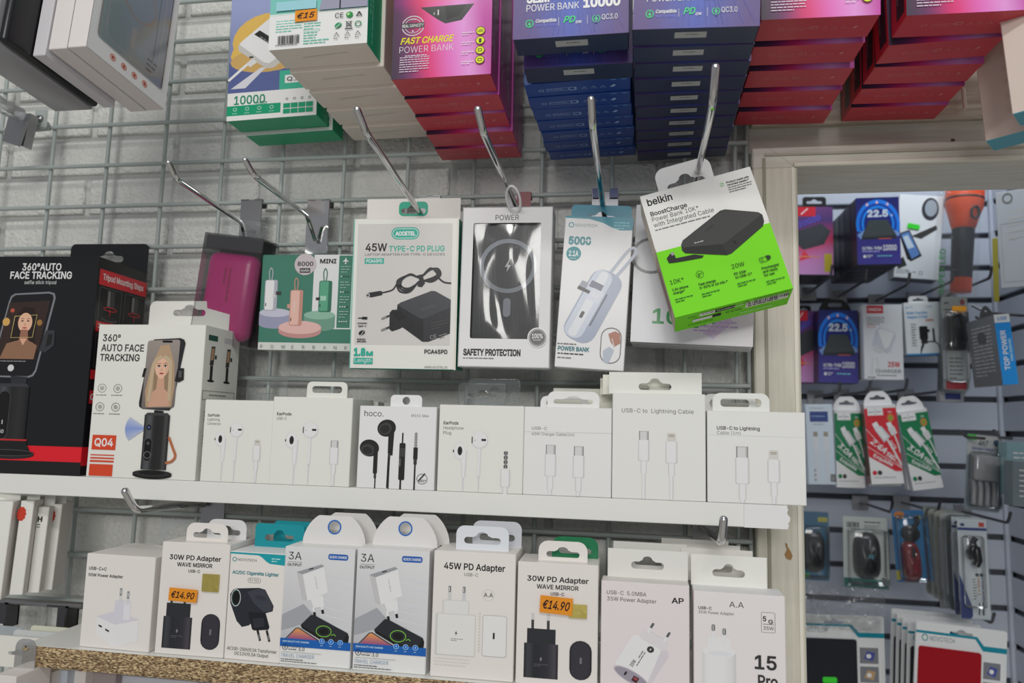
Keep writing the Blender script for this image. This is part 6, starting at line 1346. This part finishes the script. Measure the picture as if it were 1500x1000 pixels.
# torch in a bag
pt, pb_ = P(1414, 268, .74), P(1407, 428, .74); Lh = np.linalg.norm(pt - pb_); s = Lh / 160
root = thing('torch', 'large orange torch with black ribbed grip in a clear bag', 'torch', Matrix.Translation(pb_) @ Matrix.Rotation(math.atan2(pt[0] - pb_[0], pt[2] - pb_[2]), 4, 'Y'))
mb = MB(); mb.lathe([(.001, 0), (13 * s, 0), (13.5 * s, 2 * s), (13.5 * s, 20 * s)], 28); mb.build('tail_cap', 'orange_plastic', root)
mb = MB(); prof = [(13 * s, 20 * s)]
for k in range(24): z_ = 20 + k * 3; prof += [((13 + k * .04) * s, z_ * s), ((13.6 + k * .04) * s, (z_ + .6) * s), ((13.6 + k * .04) * s, (z_ + 2) * s), ((13 + k * .04) * s, (z_ + 2.6) * s)]
mb.lathe(prof, 28); mb.build('ribbed_grip', 'dark_rubber', root)
mb = MB(); mb.lathe([(14.5 * s, 92 * s), (16 * s, 96 * s), (19 * s, 108 * s), (23.5 * s, 122 * s), (24.5 * s, 132 * s), (24.5 * s, 160 * s), (20 * s, 162 * s)], 32); mb.build('head', 'orange_plastic', root)
mb = MB(); mb.lathe([(24.3 * s, 133 * s), (25 * s, 133.3 * s), (25 * s, 135.5 * s), (24.3 * s, 136 * s)], 32); mb.build('head_ring', 'black_plastic', root)
mb = MB(); mb.tube([(6 * s + 5 * s * math.cos(t), -21.5 * s + abs(math.sin(t)) * .3 * s, 111 * s + 9 * s * math.sin(t)) for t in [2 * math.pi * k / 16 for k in range(17)]], 1.8 * s, 8); mb.build('button_ring', 'dark_rubber', root)
q = Art(60, 150); q.greek(10, 70, 80, 1, 9, c(40, 160, 70), 7, rot=1.57)
pz = fit((1372, 284), (1440, 280), (1367, 434), (1430, 436), .69)
r_ = thing('torch_bag', 'crinkled clear plastic bag wrapped around the orange torch', 'bag', pz.matrix())
bm = bmesh.new(); bmesh.ops.create_grid(bm, x_segments=14, y_segments=30, size=.5); rr = random.Random(5)
for v in bm.verts: v.co = (v.co.x * pz.w, -.006 * math.cos(v.co.x * 3) + rr.uniform(-.0012, .0012), (v.co.y + .5) * pz.h)
vs = [v.co.copy() for v in bm.verts]; fs = [[v.index for v in f.verts] for f in bm.faces]; bm.free()
mb = MB(); mb.add(vs, fs, smooth=True); mb.build('film', 'crinkled_film', r_)
mb = MB(); q = Art(68, 150); q.t(16, 148, 9, 'SUPER LED', c(40, 170, 80), 'b', 66, 'l', -1.5708); q.out = (0, -1, 0); q.put(mb, (-pz.w / 2, -.002, pz.h), (1, 0, 0), (0, 0, -1), pz.w, pz.h); mb.build('print', 'satin_card', r_)
# packs on the side wall at the right edge
pz = fit((1462, 282), (1540, 270), (1464, 440), (1545, 398), .52, yaw0=-.5)
a = Art(100, 180); a.greek(15, 40, 70, 5, 12, c(190), 4, rot=-.1); a.o(22, 14, 10, 3, c(120)); a.ro(6, 60, 90, 110, 3, 1, c(170))
carton('white_pack', 'pale grey pack cut by the right edge, just under the door header', 'packaged gadget', pz, .01, c(186, 190, 196), {}, {'front': a}, 'film_wrapped_card')
pz = fit((1454, 348), (1462, 349), (1457, 442), (1464, 441), .60)
carton('yellow_strip', 'yellowed strip of packing beside the pale pack at right', 'strip', pz, .003, c(160, 150, 60), {}, None, 'matt_paint')
# second row
bbox('power_bank_box', 'pink wrapped box cut by the door post, left of the lower 22.5 box', 'box', (1166, 455), (1198, 455), (1168, 558), (1200, 561), .78, .06, c(120, 60, 130), PWR, None, 'film_wrapped_card', dict(w=.03, h=.016, col=c(16), hw=.015, hh=.006))
bbox('power_bank_box', 'blue box reading 22.5 in the second row with a black hang tab', 'box', (1198, 453), (1257, 455), (1200, 560), (1257, 561), .74, .045, c(24, 26, 60), BL225, None, 'satin_card', dict(w=.062, h=.026, col=c(14), shape='gable', top=.4, hole='slot', hw=.026, hh=.008))
a = Art(190, 350); R_ = c(200, 40, 50)
a.r(18, 5, 80, 36, R_); a.t(58, 30, 14, 'OMEGA', c(235), 'b', 66, 'c'); a.greek(18, 60, 84, 4, 10, GY); a.ro(18, 98, 40, 11, 5, 1.5, R_); a.p([(60, 120), (80, 106), (150, 130), (156, 150), (128, 220), (108, 228), (60, 190), (48, 200), (40, 190)], c(196, 198, 206)); a.p([(70, 124), (84, 112), (148, 134), (120, 200), (100, 206)], c(226)); a.p([(48, 190), (90, 214), (84, 230), (44, 212)], c(206)); a.l([(36, 330), (40, 270), (44, 250)], 8, c(206)); a.l([(70, 330), (66, 270), (60, 250)], 8, c(206)); a.t(172, 290, 24, '25W', R_, 'b', 58, 'r'); a.t(176, 318, 16, 'CHARGER', K1, 'i', 122, 'r'); a.greek(60, 328, 110, 1, 10, GY); a.greek(16, 338, 40, 1, 10, K0)
bbox('charger_box', 'white box with a red logo block reading 25W CHARGER', 'box', (1264, 446), (1321, 446), (1266, 555), (1325, 557), .72, .04, c(216, 218, 224), a)
a = Art(180, 260); BLU = c(40, 130, 190)
a.e(14, 26, 4, 4, BLU); a.greek(22, 22, 26, 1, 8, BLU); a.greek(110, 22, 40, 1, 8, BLU); a.t(12, 58, 13, 'Multi-Function', BLU, 'b', 106); a.t(12, 78, 13, 'Adapter 8 Port', BLU, 'b', 104); a.t(104, 94, 11, 'ABS', c(200, 90, 50), 'b', 40); a.r(70, 118, 42, 66, c(36), 6); a.r(108, 134, 14, 14, c(30)); a.r(76, 182, 32, 22, c(50)); a.l([(140, 130), (142, 196)], 10, c(40)); a.l([(92, 200), (74, 240), (70, 256)], 6, c(40), True); a.l([(70, 258), (80, 212), (120, 194), (158, 206), (170, 258)], 6, c(60), True); a.greek(30, 106, 24, 9, 13, c(120)); a.r(0, 252, 180, 8, BLU)
bbox('adapter_box', 'white and blue box reading Multi-Function Adapter', 'box', (1324, 444), (1376, 441), (1328, 522), (1381, 518), .72, .03, c(216, 220, 228), a, {'bottom': c(30, 70, 100)}, tab=dict(w=.035, h=.015, col=c(206), hw=.02, hh=.006))
# blister packs
def blister(name, label, tl, tr, bl, br, Y, cardcol, art, bulge, items, group=None, r=.006, bc=.009, cat='packaged gadget', tabh=0):
    pz = fit(tl, tr, bl, br, Y); w, h = pz.w, pz.h
    root = thing(name, label, cat, pz.matrix(), group)
    mb = MB(); mb.plate([rrect(-w / 2, 0, w / 2, h, r, 4), euroslot(0, h - .010, .024, .007)], 0, .0008, cardcol); mb.build('backing_card', 'satin_card', root)
    if art:
        mb = MB(); art.out = (0, -1, 0); art.put(mb, (-w / 2, 0, h), (1, 0, 0), (0, 0, -1), w, h); mb.build('print', 'satin_card', root)
    for nm, mat, f in items:
        mb = MB(); f(mb, w, h); mb.build(nm, mat, root)
    x0, x1, z0, z1 = bulge[0] * w, bulge[1] * w, bulge[2] * h, bulge[3] * h
    mb = MB(); mb.box(x0, x1, -bulge[4], -.0004, z0, z1, bev=min(.005, bulge[4] * .45), seg=2); mb.plate([rrect(-w / 2 - .002, -.002, w / 2 + .002, h + .002, r, 4), rrect(x0 + .001, z0 + .001, x1 - .001, z1 - .001, .002, 3)], -.0009, -.0006); mb.build('clear_blister', 'clear_plastic', root)
    return root
def prong(mb, w, h):
    mb.box(-w * .36, w * .36, -.016, -.001, h * .50, h * .80, bev=.006, seg=3)
a = Art(100, 260); a.r(0, 0, 100, 60, c(206, 206, 200)); a.t(10, 20, 8, 'www', K1, 'b', 20); a.e(82, 14, 10, 8, c(190, 70, 70)); a.r(8, 34, 50, 3, K1); a.r(0, 150, 100, 80, c(206, 208, 210)); a.r(10, 236, 80, 22, c(190, 30, 50)); a.greek(26, 170, 50, 6, 11, c(120))
for k in range(4):
    def cables(mb, w, h): mb.box(-w * .38, w * .38, -.012, -.001, h * .42, h * .8, c(20), .005, seg=3); mb.tube([(-w * .25, -.014, h * .5), (-w * .28, -.014, h * .74), (-w * .05, -.015, h * .80), (w * .05, -.015, h * .80), (w * .28, -.014, h * .74), (w * .25, -.014, h * .5)], .004, 8)
    blister('cable_pack', 'grey blister pack with a black cable and orange price sticker' if k == 0 else f'grey blister pack {OR[k]} in line behind the one with the orange sticker', (1377 - 1 * k, 436 + 2 * k), (1418 - 1 * k, 434 + 2 * k), (1384 - 3 * k, 571 + 4 * k), (1418 - 3 * k, 571 + 4 * k), .66 + .028 * k, c(160, 162, 164), a if k == 0 else None, (-.44, .44, .08, .84, .018), [('cable', 'black_plastic', cables)] if k == 0 else [], 'grey blister packs under the torch')
q = P(1405, 453, .655); mb = MB(); mb.plate([rrect(-.012, -.006, .012, .006, .002, 3)], -.001, 0, c(250, 150, 40)); o = mb.build('price_sticker', 'satin_card', bpy.data.objects['cable_pack']); o.matrix_world = Matrix.Translation(q)
bbox('battery_pack', 'small dark blue pack under the grey blister packs', 'packaged gadget', (1377, 572), (1412, 572), (1378, 588), (1412, 590), .70, .02, c(150, 152, 156), Art(100, 40).r(20, 6, 66, 24, c(40, 50, 110)), None, 'film_wrapped_card')
# TOP POWER box on the side wall
pz = fit((1458, 462), (1476, 458), (1467, 566), (1494, 560), .52)
a = Art(120, 480); a.g(0, 0, 120, 480, 1, 1, lambda u, v: c(30, 140, 216)); a.r(0, 0, 120, 56, c(226)); a.t(60, 40, 24, 'USB', c(40, 120, 190), 's', 74, 'c'); a.t(72, 380, 40, 'TOP POWER', c(232), 'b', 270, 'l', -1.5708); a.t(104, 320, 18, 'PARA SAMSUNG', c(190, 220, 240), 'b', 150, 'l', -1.5708)
lf = Art(200, 480); lf.g(0, 0, 200, 480, 1, 1, lambda u, v: c(100, 104, 108)); lf.greek(30, 60, 140, 14, 26, c(170), 8); lf.e(100, 140, 30, 44, c(60))
carton('usb_charger_box', 'blue and grey box reading TOP POWER hanging at the right edge', 'box', pz, .10, c(96, 100, 104), {}, {'front': a, 'left': lf}, 'satin_card', tab=dict(w=.022, h=.022, shape='gable', top=.1, col=c(80), hole='round', hh=.004))
# cable cartons
a = Art(200, 510); a.t(20, 28, 12, 'FAST CABLE', c(120), 'b', 130) if False else a.greek(30, 22, 120, 1, 14, c(150)); a.r(30, 46, 134, 66, c(50, 70, 130)); a.greek(44, 74, 106, 1, 14, c(150, 170, 210)); a.greek(50, 126, 90, 1, 10, GY)
for x in (66, 142): a.r(x - 16, 176, 32, 30, c(150, 144, 130)); a.r(x - 21, 206, 42, 90, c(206, 210, 216), 6); a.r(x - 15, 290, 30, 200, c(200, 206, 214))
for y in (420, 450, 480): a.e(52, y, 8, 8, c(150))
a.r(162, 444, 36, 48, c(60)); a.greek(166, 450, 28, 5, 9, c(200))
bbox('cable_box', 'white cable carton with a navy block, left of the green and red ones', 'box', (1180, 592), (1218, 592), (1184, 708), (1226, 711), .70, .03, c(196, 208, 220), a, tab=dict(w=.03, h=.012, mat='clear_plastic'))
def fastcable(c1, t1, H=490):
    a = Art(200, H); a.r(0, 22, 200, H * .80, c1); a.p([(0, 320), (200, 440), (200, H), (0, H)], c(222)); a.r(20, 18, 96, 48, c(226)); a.greek(28, 42, 34, 1, 12, K1); a.greek(74, 42, 34, 1, 12, K1); a.r(66, 22, 2, 40, GY); a.t(146, 52, 10, 'X14', c(226), 'b', 24)
    for k in range(8): a.e(160 + 15 * math.cos(k * .785), 84 + 18 * math.sin(k * .785), 8, 8, c(190, 130, 60), n=8)
    a.e(160, 84, 10, 12, c(120, 160, 60))
    a.p([(40, 118), (70, 104), (88, 140), (56, 158)], c(226)); a.p([(50, 150), (96, 132), (146, 200), (104, 236)], c(190, 192, 200)); a.p([(56, 152), (88, 138), (132, 200), (104, 222)], c(220)); a.l([(124, 214), (160, 290), (198, 380)], 12, c(210)); a.p([(128, 118), (156, 108), (170, 140), (142, 152)], c(226)); a.p([(134, 150), (176, 136), (192, 180), (156, 196)], c(206)); a.l([(172, 190), (190, 250), (198, 300)], 9, c(206))
    a.l([(0, 150), (200, 400)], 3, c(232)); a.l([(0, 258), (200, 398)], 3, c(232)); a.t(14, 262 - 30, 38, t1, c(232), 's', 110, rot=.72); a.t(104, 318, 32, 'FAST', c(232), 's', 70, rot=.6); a.t(26, 320, 22, 'Exquisite', c(232), 'b', 130, rot=.52); a.t(130, 230, 20, 'DATA', c(232), 's', 60, rot=1.0)
    a.e(26, 420, 14, 14, c1); a.e(58, 420, 14, 14, c(50)); a.greek(20, 448, 150, 1, 9, GY); return a
GNB = c(20, 120, 76); RDB = c(200, 40, 52)
G3, R2 = fastcable(GNB, '3.0A'), fastcable(RDB, '2.4A')
tb = dict(w=.050, h=.026, shape='gable', top=.4, hole='euro', hw=.028, hh=.009, col=c(222))
for k in range(2):
    bbox('cable_box', ['green cable carton reading 3.0A between the white and the red one', 'green cable carton tucked behind the left 3.0A one'][k], 'box', (1222, 600), (1262, 600), (1226, 712), (1268, 716), .72 + .02 * k, .018, c(214), G3 if k == 0 else None, None, 'satin_card', tb, 'green cable cartons left of the red')
    bbox('cable_box', ['red cable carton reading 2.4A', 'red cable carton tucked behind the 2.4A one'][k], 'box', (1265, 593), (1311, 592), (1277 - 4 * k, 708 + 3 * k), (1325 - 4 * k, 709 + 3 * k), .68 + .02 * k, .018, c(214), R2 if k == 0 else None, {'left': c(90, 40, 46), 'bottom': c(90, 50, 54)}, 'satin_card', tb, 'red cable cartons')
    bbox('cable_box', ['tilted green cable carton reading 3.0A, right of the red one', 'green cable carton behind the tilted 3.0A one'][k], 'box', (1314, 601), (1357, 599), (1338 - 8 * k, 719), (1383 - 8 * k, 713), .70 + .02 * k, .018, c(214), G3 if k == 0 else None, None, 'satin_card', tb, 'green cable cartons right of the red')
# battery charger
def cells(mb, w, h):
    mb.box(-w * .42, w * .36, -.022, -.001, h * .40, h * .74, c(120), .005, seg=3)
    for k in range(4): x = -w * .34 + k * w * .19; mb.tube([(x, -.012, h * .08), (x, -.012, h * .30), (x, -.006, h * .40)], [w * .08, w * .08, w * .06], 12)
a = Art(230, 480); a.r(0, 0, 230, 130, c(206)); a.r(0, 0, 56, 36, (.05, .75, .04)); a.t(70, 66, 34, '4in7', K0, 's', 66); a.t(30, 96, 20, 'Standard Charger', c(40, 60, 140), 's', 150); a.e(188, 40, 20, 20, c(60, 80, 110)); a.r(160, 120, 60, 340, c(60, 100, 150)); a.r(160, 220, 60, 60, c(206)); a.greek(170, 300, 40, 6, 14, c(206)); a.t(40, 170, 18, '4in7', K0, 's', 40)
blister('battery_charger_pack', 'blister pack with a silver four-cell battery charger and a green sticker', (1418, 640), (1470, 636), (1412, 742), (1464, 754), .60, c(150, 160, 170), a, (-.46, .40, .05, .78, .026), [('charger', 'silver_plastic', cells)], tabh=.01)
bbox('teal_pack', 'pale teal pack cut by the right edge beside the battery charger', 'packaged gadget', (1474, 650), (1520, 646), (1478, 720), (1524, 732), .55, .03, c(120, 150, 156), Art(100, 160).greek(20, 30, 60, 8, 14, c(200), 5), None, 'film_wrapped_card')
bbox('clear_pack', 'clear pack below the teal one at the right edge', 'packaged gadget', (1484, 676), (1530, 676), (1484, 740), (1530, 746), .50, .03, c(100, 110, 116), Art(100, 160).greek(20, 30, 60, 6, 18, c(180), 5), None, 'film_wrapped_card')
# mice
def mouse_body(cx, cz, rw, rh, dp):
    def f(mb, w, h):
        n, mr = 24, 12; vs, fs = [], []
        for i in range(mr + 1):
            ph = (math.pi / 2) * i / mr; 
            for k in range(n):
                t = 2 * math.pi * k / n; ct, st = math.cos(t), math.sin(t); e_ = .72
                x = math.copysign(abs(ct) ** e_, ct) * rw * w * math.cos(ph) ** .55 * (1 - .07 * math.cos(2 * t)); z_ = math.copysign(abs(st) ** e_, st) * rh * h * math.cos(ph) ** .55
                vs.append((cx * w + x, -.001 - dp * math.sin(ph) * (1 - .2 * st), cz * h + z_))
        for i in range(mr):
            for k in range(n): a_, b_ = i * n + k, i * n + (k + 1) % n; fs.append((a_, b_, b_ + n, a_ + n))
        mb.add(vs, fs, smooth=True)
    return f
def wheel(cx, cz, dp, ln=.018):
    def f(mb, w, h): mb.tube([(cx * w, -dp, cz * h - ln / 2), (cx * w, -dp - .001, cz * h), (cx * w, -dp, cz * h + ln / 2)], .0026, 10)
    return f
def strip(cx, cz, dp, ln):
    def f(mb, w, h): mb.box(cx * w - .0045, cx * w + .0045, -dp - .001, -dp, cz * h - ln, cz * h + ln, c(60, 120, 140), .0004)
    return f
a = Art(100, 260); a.r(0, 0, 100, 260, c(20, 110, 150)); a.r(66, 20, 30, 18, c(200, 190, 50)); a.r(8, 236, 30, 18, (.04, .6, .05))
blister('mouse_pack', 'blue pack with a black mouse, half hidden by the door post', (1168, 749), (1214, 749), (1168, 848), (1214, 850), .70, c(20, 110, 150), a, (-.45, .42, .06, .80, .030), [('mouse', 'black_plastic', mouse_body(.0, .42, .38, .30, .026))])
a = Art(250, 380); a.r(0, 0, 250, 330, c(216, 220, 216)); a.r(0, 330, 250, 50, c(20, 120, 110)); a.r(0, 40, 0.5, 10, K0); a.barcode(20, 30, 70, 28, K0); a.greek(120, 24, 100, 1, 16, K1); a.greek(120, 44, 90, 2, 10, GY); a.p([(30, 356), (20, 372), (40, 372)], c(220)); a.r(210, 320, 30, 40, c(120, 124, 126)); a.greek(70, 350, 130, 1, 12, c(160, 220, 210))
blister('mouse_pack', 'white and green pack with a black mouse striped in teal', (1235, 757), (1300, 757), (1236, 858), (1302, 864), .70, c(216, 220, 216), a, (-.42, .42, .08, .84, .034), [('mouse', 'black_plastic', mouse_body(.0, .46, .32, .33, .030)), ('scroll_wheel', 'grey_steel', wheel(.0, .64, .026)), ('teal_stripe', 'moulded_plastic', strip(0, .40, .031, .014))])
a = Art(200, 380); a.r(0, 0, 200, 380, c(30, 130, 190)); a.e(46, 24, 34, 20, c(226, 140, 40)); a.r(150, 26, 30, 20, c(210, 200, 40)); a.r(0, 320, 24, 50, c(200, 190, 60))
blister('mouse_pack', 'bright blue card with a small dark red mouse and a black cable reel', (1308, 747), (1350, 747), (1312, 852), (1364, 852), .68, c(30, 130, 190), a, (-.45, .45, .04, .94, .034), [('mouse', 'dark_red_plastic', mouse_body(-.06, .30, .30, .28, .028)), ('scroll_wheel', 'black_plastic', wheel(-.06, .44, .024)), ('cable_reel', 'black_plastic', lambda mb, w, h: (mb.lathe([(.001, -.014), (.014, -.013), (.015, -.002)], 20, axis='y', at=(0, 0, h * .68)), mb.tube([(0, -.010, h * .68), (.012, -.012, h * .85), (.010, -.012, h * .93)], .004, 8)))])
# extension cable packs in a line
a = Art(150, 500); a.r(0, 0, 150, 500, c(206, 210, 216)); a.r(0, 44, 150, 14, c(30, 60, 130)); a.e(26, 30, 12, 8, c(50, 60, 120)); a.r(110, 16, 28, 22, c(200, 60, 40)); a.p([(0, 280), (70, 470), (50, 500), (0, 500)], c(40, 60, 130)); a.r(60, 250, 90, 240, c(214, 218, 224), 8); a.t(112, 290, 12, '3.5mm AuxExtension', c(60, 50, 110), 'b', 190, 'l', 1.5708); a.t(92, 290, 12, 'Cable X 1', c(190, 110, 50), 'b', 92, 'l', 1.5708); a.e(90, 280, 10, 9, c(50, 70, 80)); a.e(112, 280, 10, 9, c(50, 70, 80)); a.greek(66, 300, 20, 8, 14, GY); a.l([(92, 480), (96, 420)], 6, K0); a.l([(112, 480), (114, 420)], 6, K0)
def cord(mb, w, h):
    mb.tube([(-w * .1, -.010, h * .62), (-w * .2, -.012, h * .68), (-w * .1, -.014, h * .74), (0, -.012, h * .72), (w * .05, -.012, h * .60), (-w * .05, -.012, h * .54)], .006, 8); mb.tube([(-w * .02, -.012, h * .70), (-w * .1, -.012, h * .78), (0, -.012, h * .82)], .0045, 8)
for k in range(7):
    blister('aux_cable_pack', 'white and blue aux extension cable pack at the front of the line' if k == 0 else f'extension cable pack {OR[k]} from the front in the line at right', (1402 - 8.5 * k, 758 - 3 * k), (1444 - 9.5 * k, 762 - 3 * k), (1408 - 8.5 * k, 906 - 6 * k), (1452 - 9.5 * k, 907 - 6 * k), .52 + .04 * k, [c(206, 210, 216), c(206, 210, 216), c(110, 112, 110), c(196, 198, 196), c(190, 190, 180), c(196, 196, 188), c(180, 180, 170)][k], a if k < 2 else None, (-.42, .30, .12, .84, .016), [('cord', 'black_plastic', cord)] if k < 2 else [], 'aux cable packs in a line', .008)
# mouse mats in cartons
def mat_box(label, tl, tr, bl, br, Y, pad, sticker=False, art=True, group=None):
    pz = fit(tl, tr, bl, br, Y); w, h = pz.w, pz.h
    root = thing('mouse_mat_pack', label, 'packaged gadget', pz.matrix(), group)
    mb = MB(); mb.plate([rrect(-w / 2, 0, w / 2, h, .003, 3), euroslot(0, h - .010, .034, .009)], 0, .004, c(214, 216, 216))
    if art:
        a = Art(400, 360); a.out = (0, -1, 0); a.p([(0, 34), (270, 34), (300, 66), (400, 66), (400, 86), (296, 86), (262, 44), (0, 44)], c(20, 130, 150)); a.o(40, 60, 14, 4, c(20, 130, 140)); a.t(62, 70, 18, 'NOVOTECH', c(90, 110, 115), 'i', 110)
        for k in range(4): a.r(300, 126 + 76 * k, 74, 64, c(120, 122, 128)); a.p([(316, 170 + 76 * k), (330, 140 + 76 * k), (362, 146 + 76 * k), (352, 180 + 76 * k)], (c(70, 80, 150), c(180, 150, 110), c(200, 80, 150), c(90))[k]); a.e(336, 160 + 76 * k, 10, 9, c(220))
        a.put(mb, (-w / 2, 0, h), (1, 0, 0), (0, 0, -1), w, h)
    mb.build('sleeve', 'satin_card', root)
    mb = MB(); mb.plate([rrect(-w / 2 + .004, .0, w * .22, h * .74, .004, 4)], -.0022, -.0004, pad); mb.build('mat', 'matt_paint', root)
    if sticker: mb = MB(); mb.plate([rrect(-.012, -.005, .012, .005, .003, 3)], -.0034, -.0024, (.05, .75, .04)); o = mb.build('green_sticker', 'satin_card', root); o.location = (-.01, 0, h * .28)
    return root
mat_box('mouse mat pack with a black mat and green sticker beside the door post', (1150, 900), (1296, 902), (1150, 1030), (1297, 1034), .62, c(34, 36, 44), True)
mat_box('mouse mat pack with a dark red mat at the bottom right', (1342, 904), (1476, 930), (1338, 1050), (1472, 1060), .50, c(150, 10, 26))
for k in range(4): mat_box(f'mouse mat pack {OR[k + 1]} in line behind the dark red one', (1330 - 8 * k, 908 - 6 * k), (1450 - 12 * k, 926 - 8 * k), (1328 - 8 * k, 1046), (1446 - 12 * k, 1052), .545 + .035 * k, c(40, 42, 48), False, True, 'mouse mats in a line behind the red one')
# clear crumpled bag over the black mat pack
pz = fit((1176, 846), (1294, 868), (1176, 922), (1296, 922), .60)
bm = bmesh.new(); bmesh.ops.create_grid(bm, x_segments=26, y_segments=18, size=.5); rr = random.Random(8)
for v in bm.verts: v.co = (v.co.x * pz.w, rr.uniform(-.008, .004), (v.co.y + .5) * pz.h + rr.uniform(-.003, .003))
vs = [v.co.copy() for v in bm.verts]; fs = [[v.index for v in f.verts] for f in bm.faces]; bm.free()
mb = MB(); mb.add(vs, fs); o = mb.build('crumpled_bag', 'crinkled_film'); o.matrix_world = pz.matrix(); tag(o, 'crumpled clear plastic bag top over the black mouse mat pack', 'bag')
for lab, x, y in (('slat hook behind the pink wrapped box in the opening', 1190, 425), ('slat hook under the upper blue 22.5 box', 1236, 430), ('slat hook over the 25W charger box', 1292, 436), ('slat hook over the multi-function adapter box', 1350, 432), ('slat hook over the grey blister packs', 1400, 428), ('slat hook over the white cable carton', 1200, 580), ('slat hook over the left green carton', 1240, 578), ('slat hook over the red carton', 1288, 576), ('slat hook over the tilted green carton', 1336, 578), ('slat hook over the white and green mouse pack', 1268, 738), ('slat hook over the red mouse', 1330, 738), ('slat hook over the line of aux packs', 1422, 752), ('slat hook over the dark red mouse mat', 1400, 884)):
    far_hook(lab, x, y)
for k, (lab, x0, y0, x1, y1) in enumerate((('upper wire arm reaching left from the side wall', 1424, 447, 1500, 462), ('second wire arm reaching left from the side wall', 1430, 464, 1468, 476), ('wire arm above the battery charger', 1405, 630, 1442, 642), ('wire arm right of the battery charger', 1456, 630, 1482, 642))):
    p, q = P(x0, y0, .62), P(x1, y1, .55); mb = MB(); mb.tube(arc3([p, p + (q - p) * .3 + np.array([0, 0, -.008]), q], .006), .0025, 8); tag(mb.build('side_hook', 'dark_steel'), lab, 'hook', 'side wall hooks')
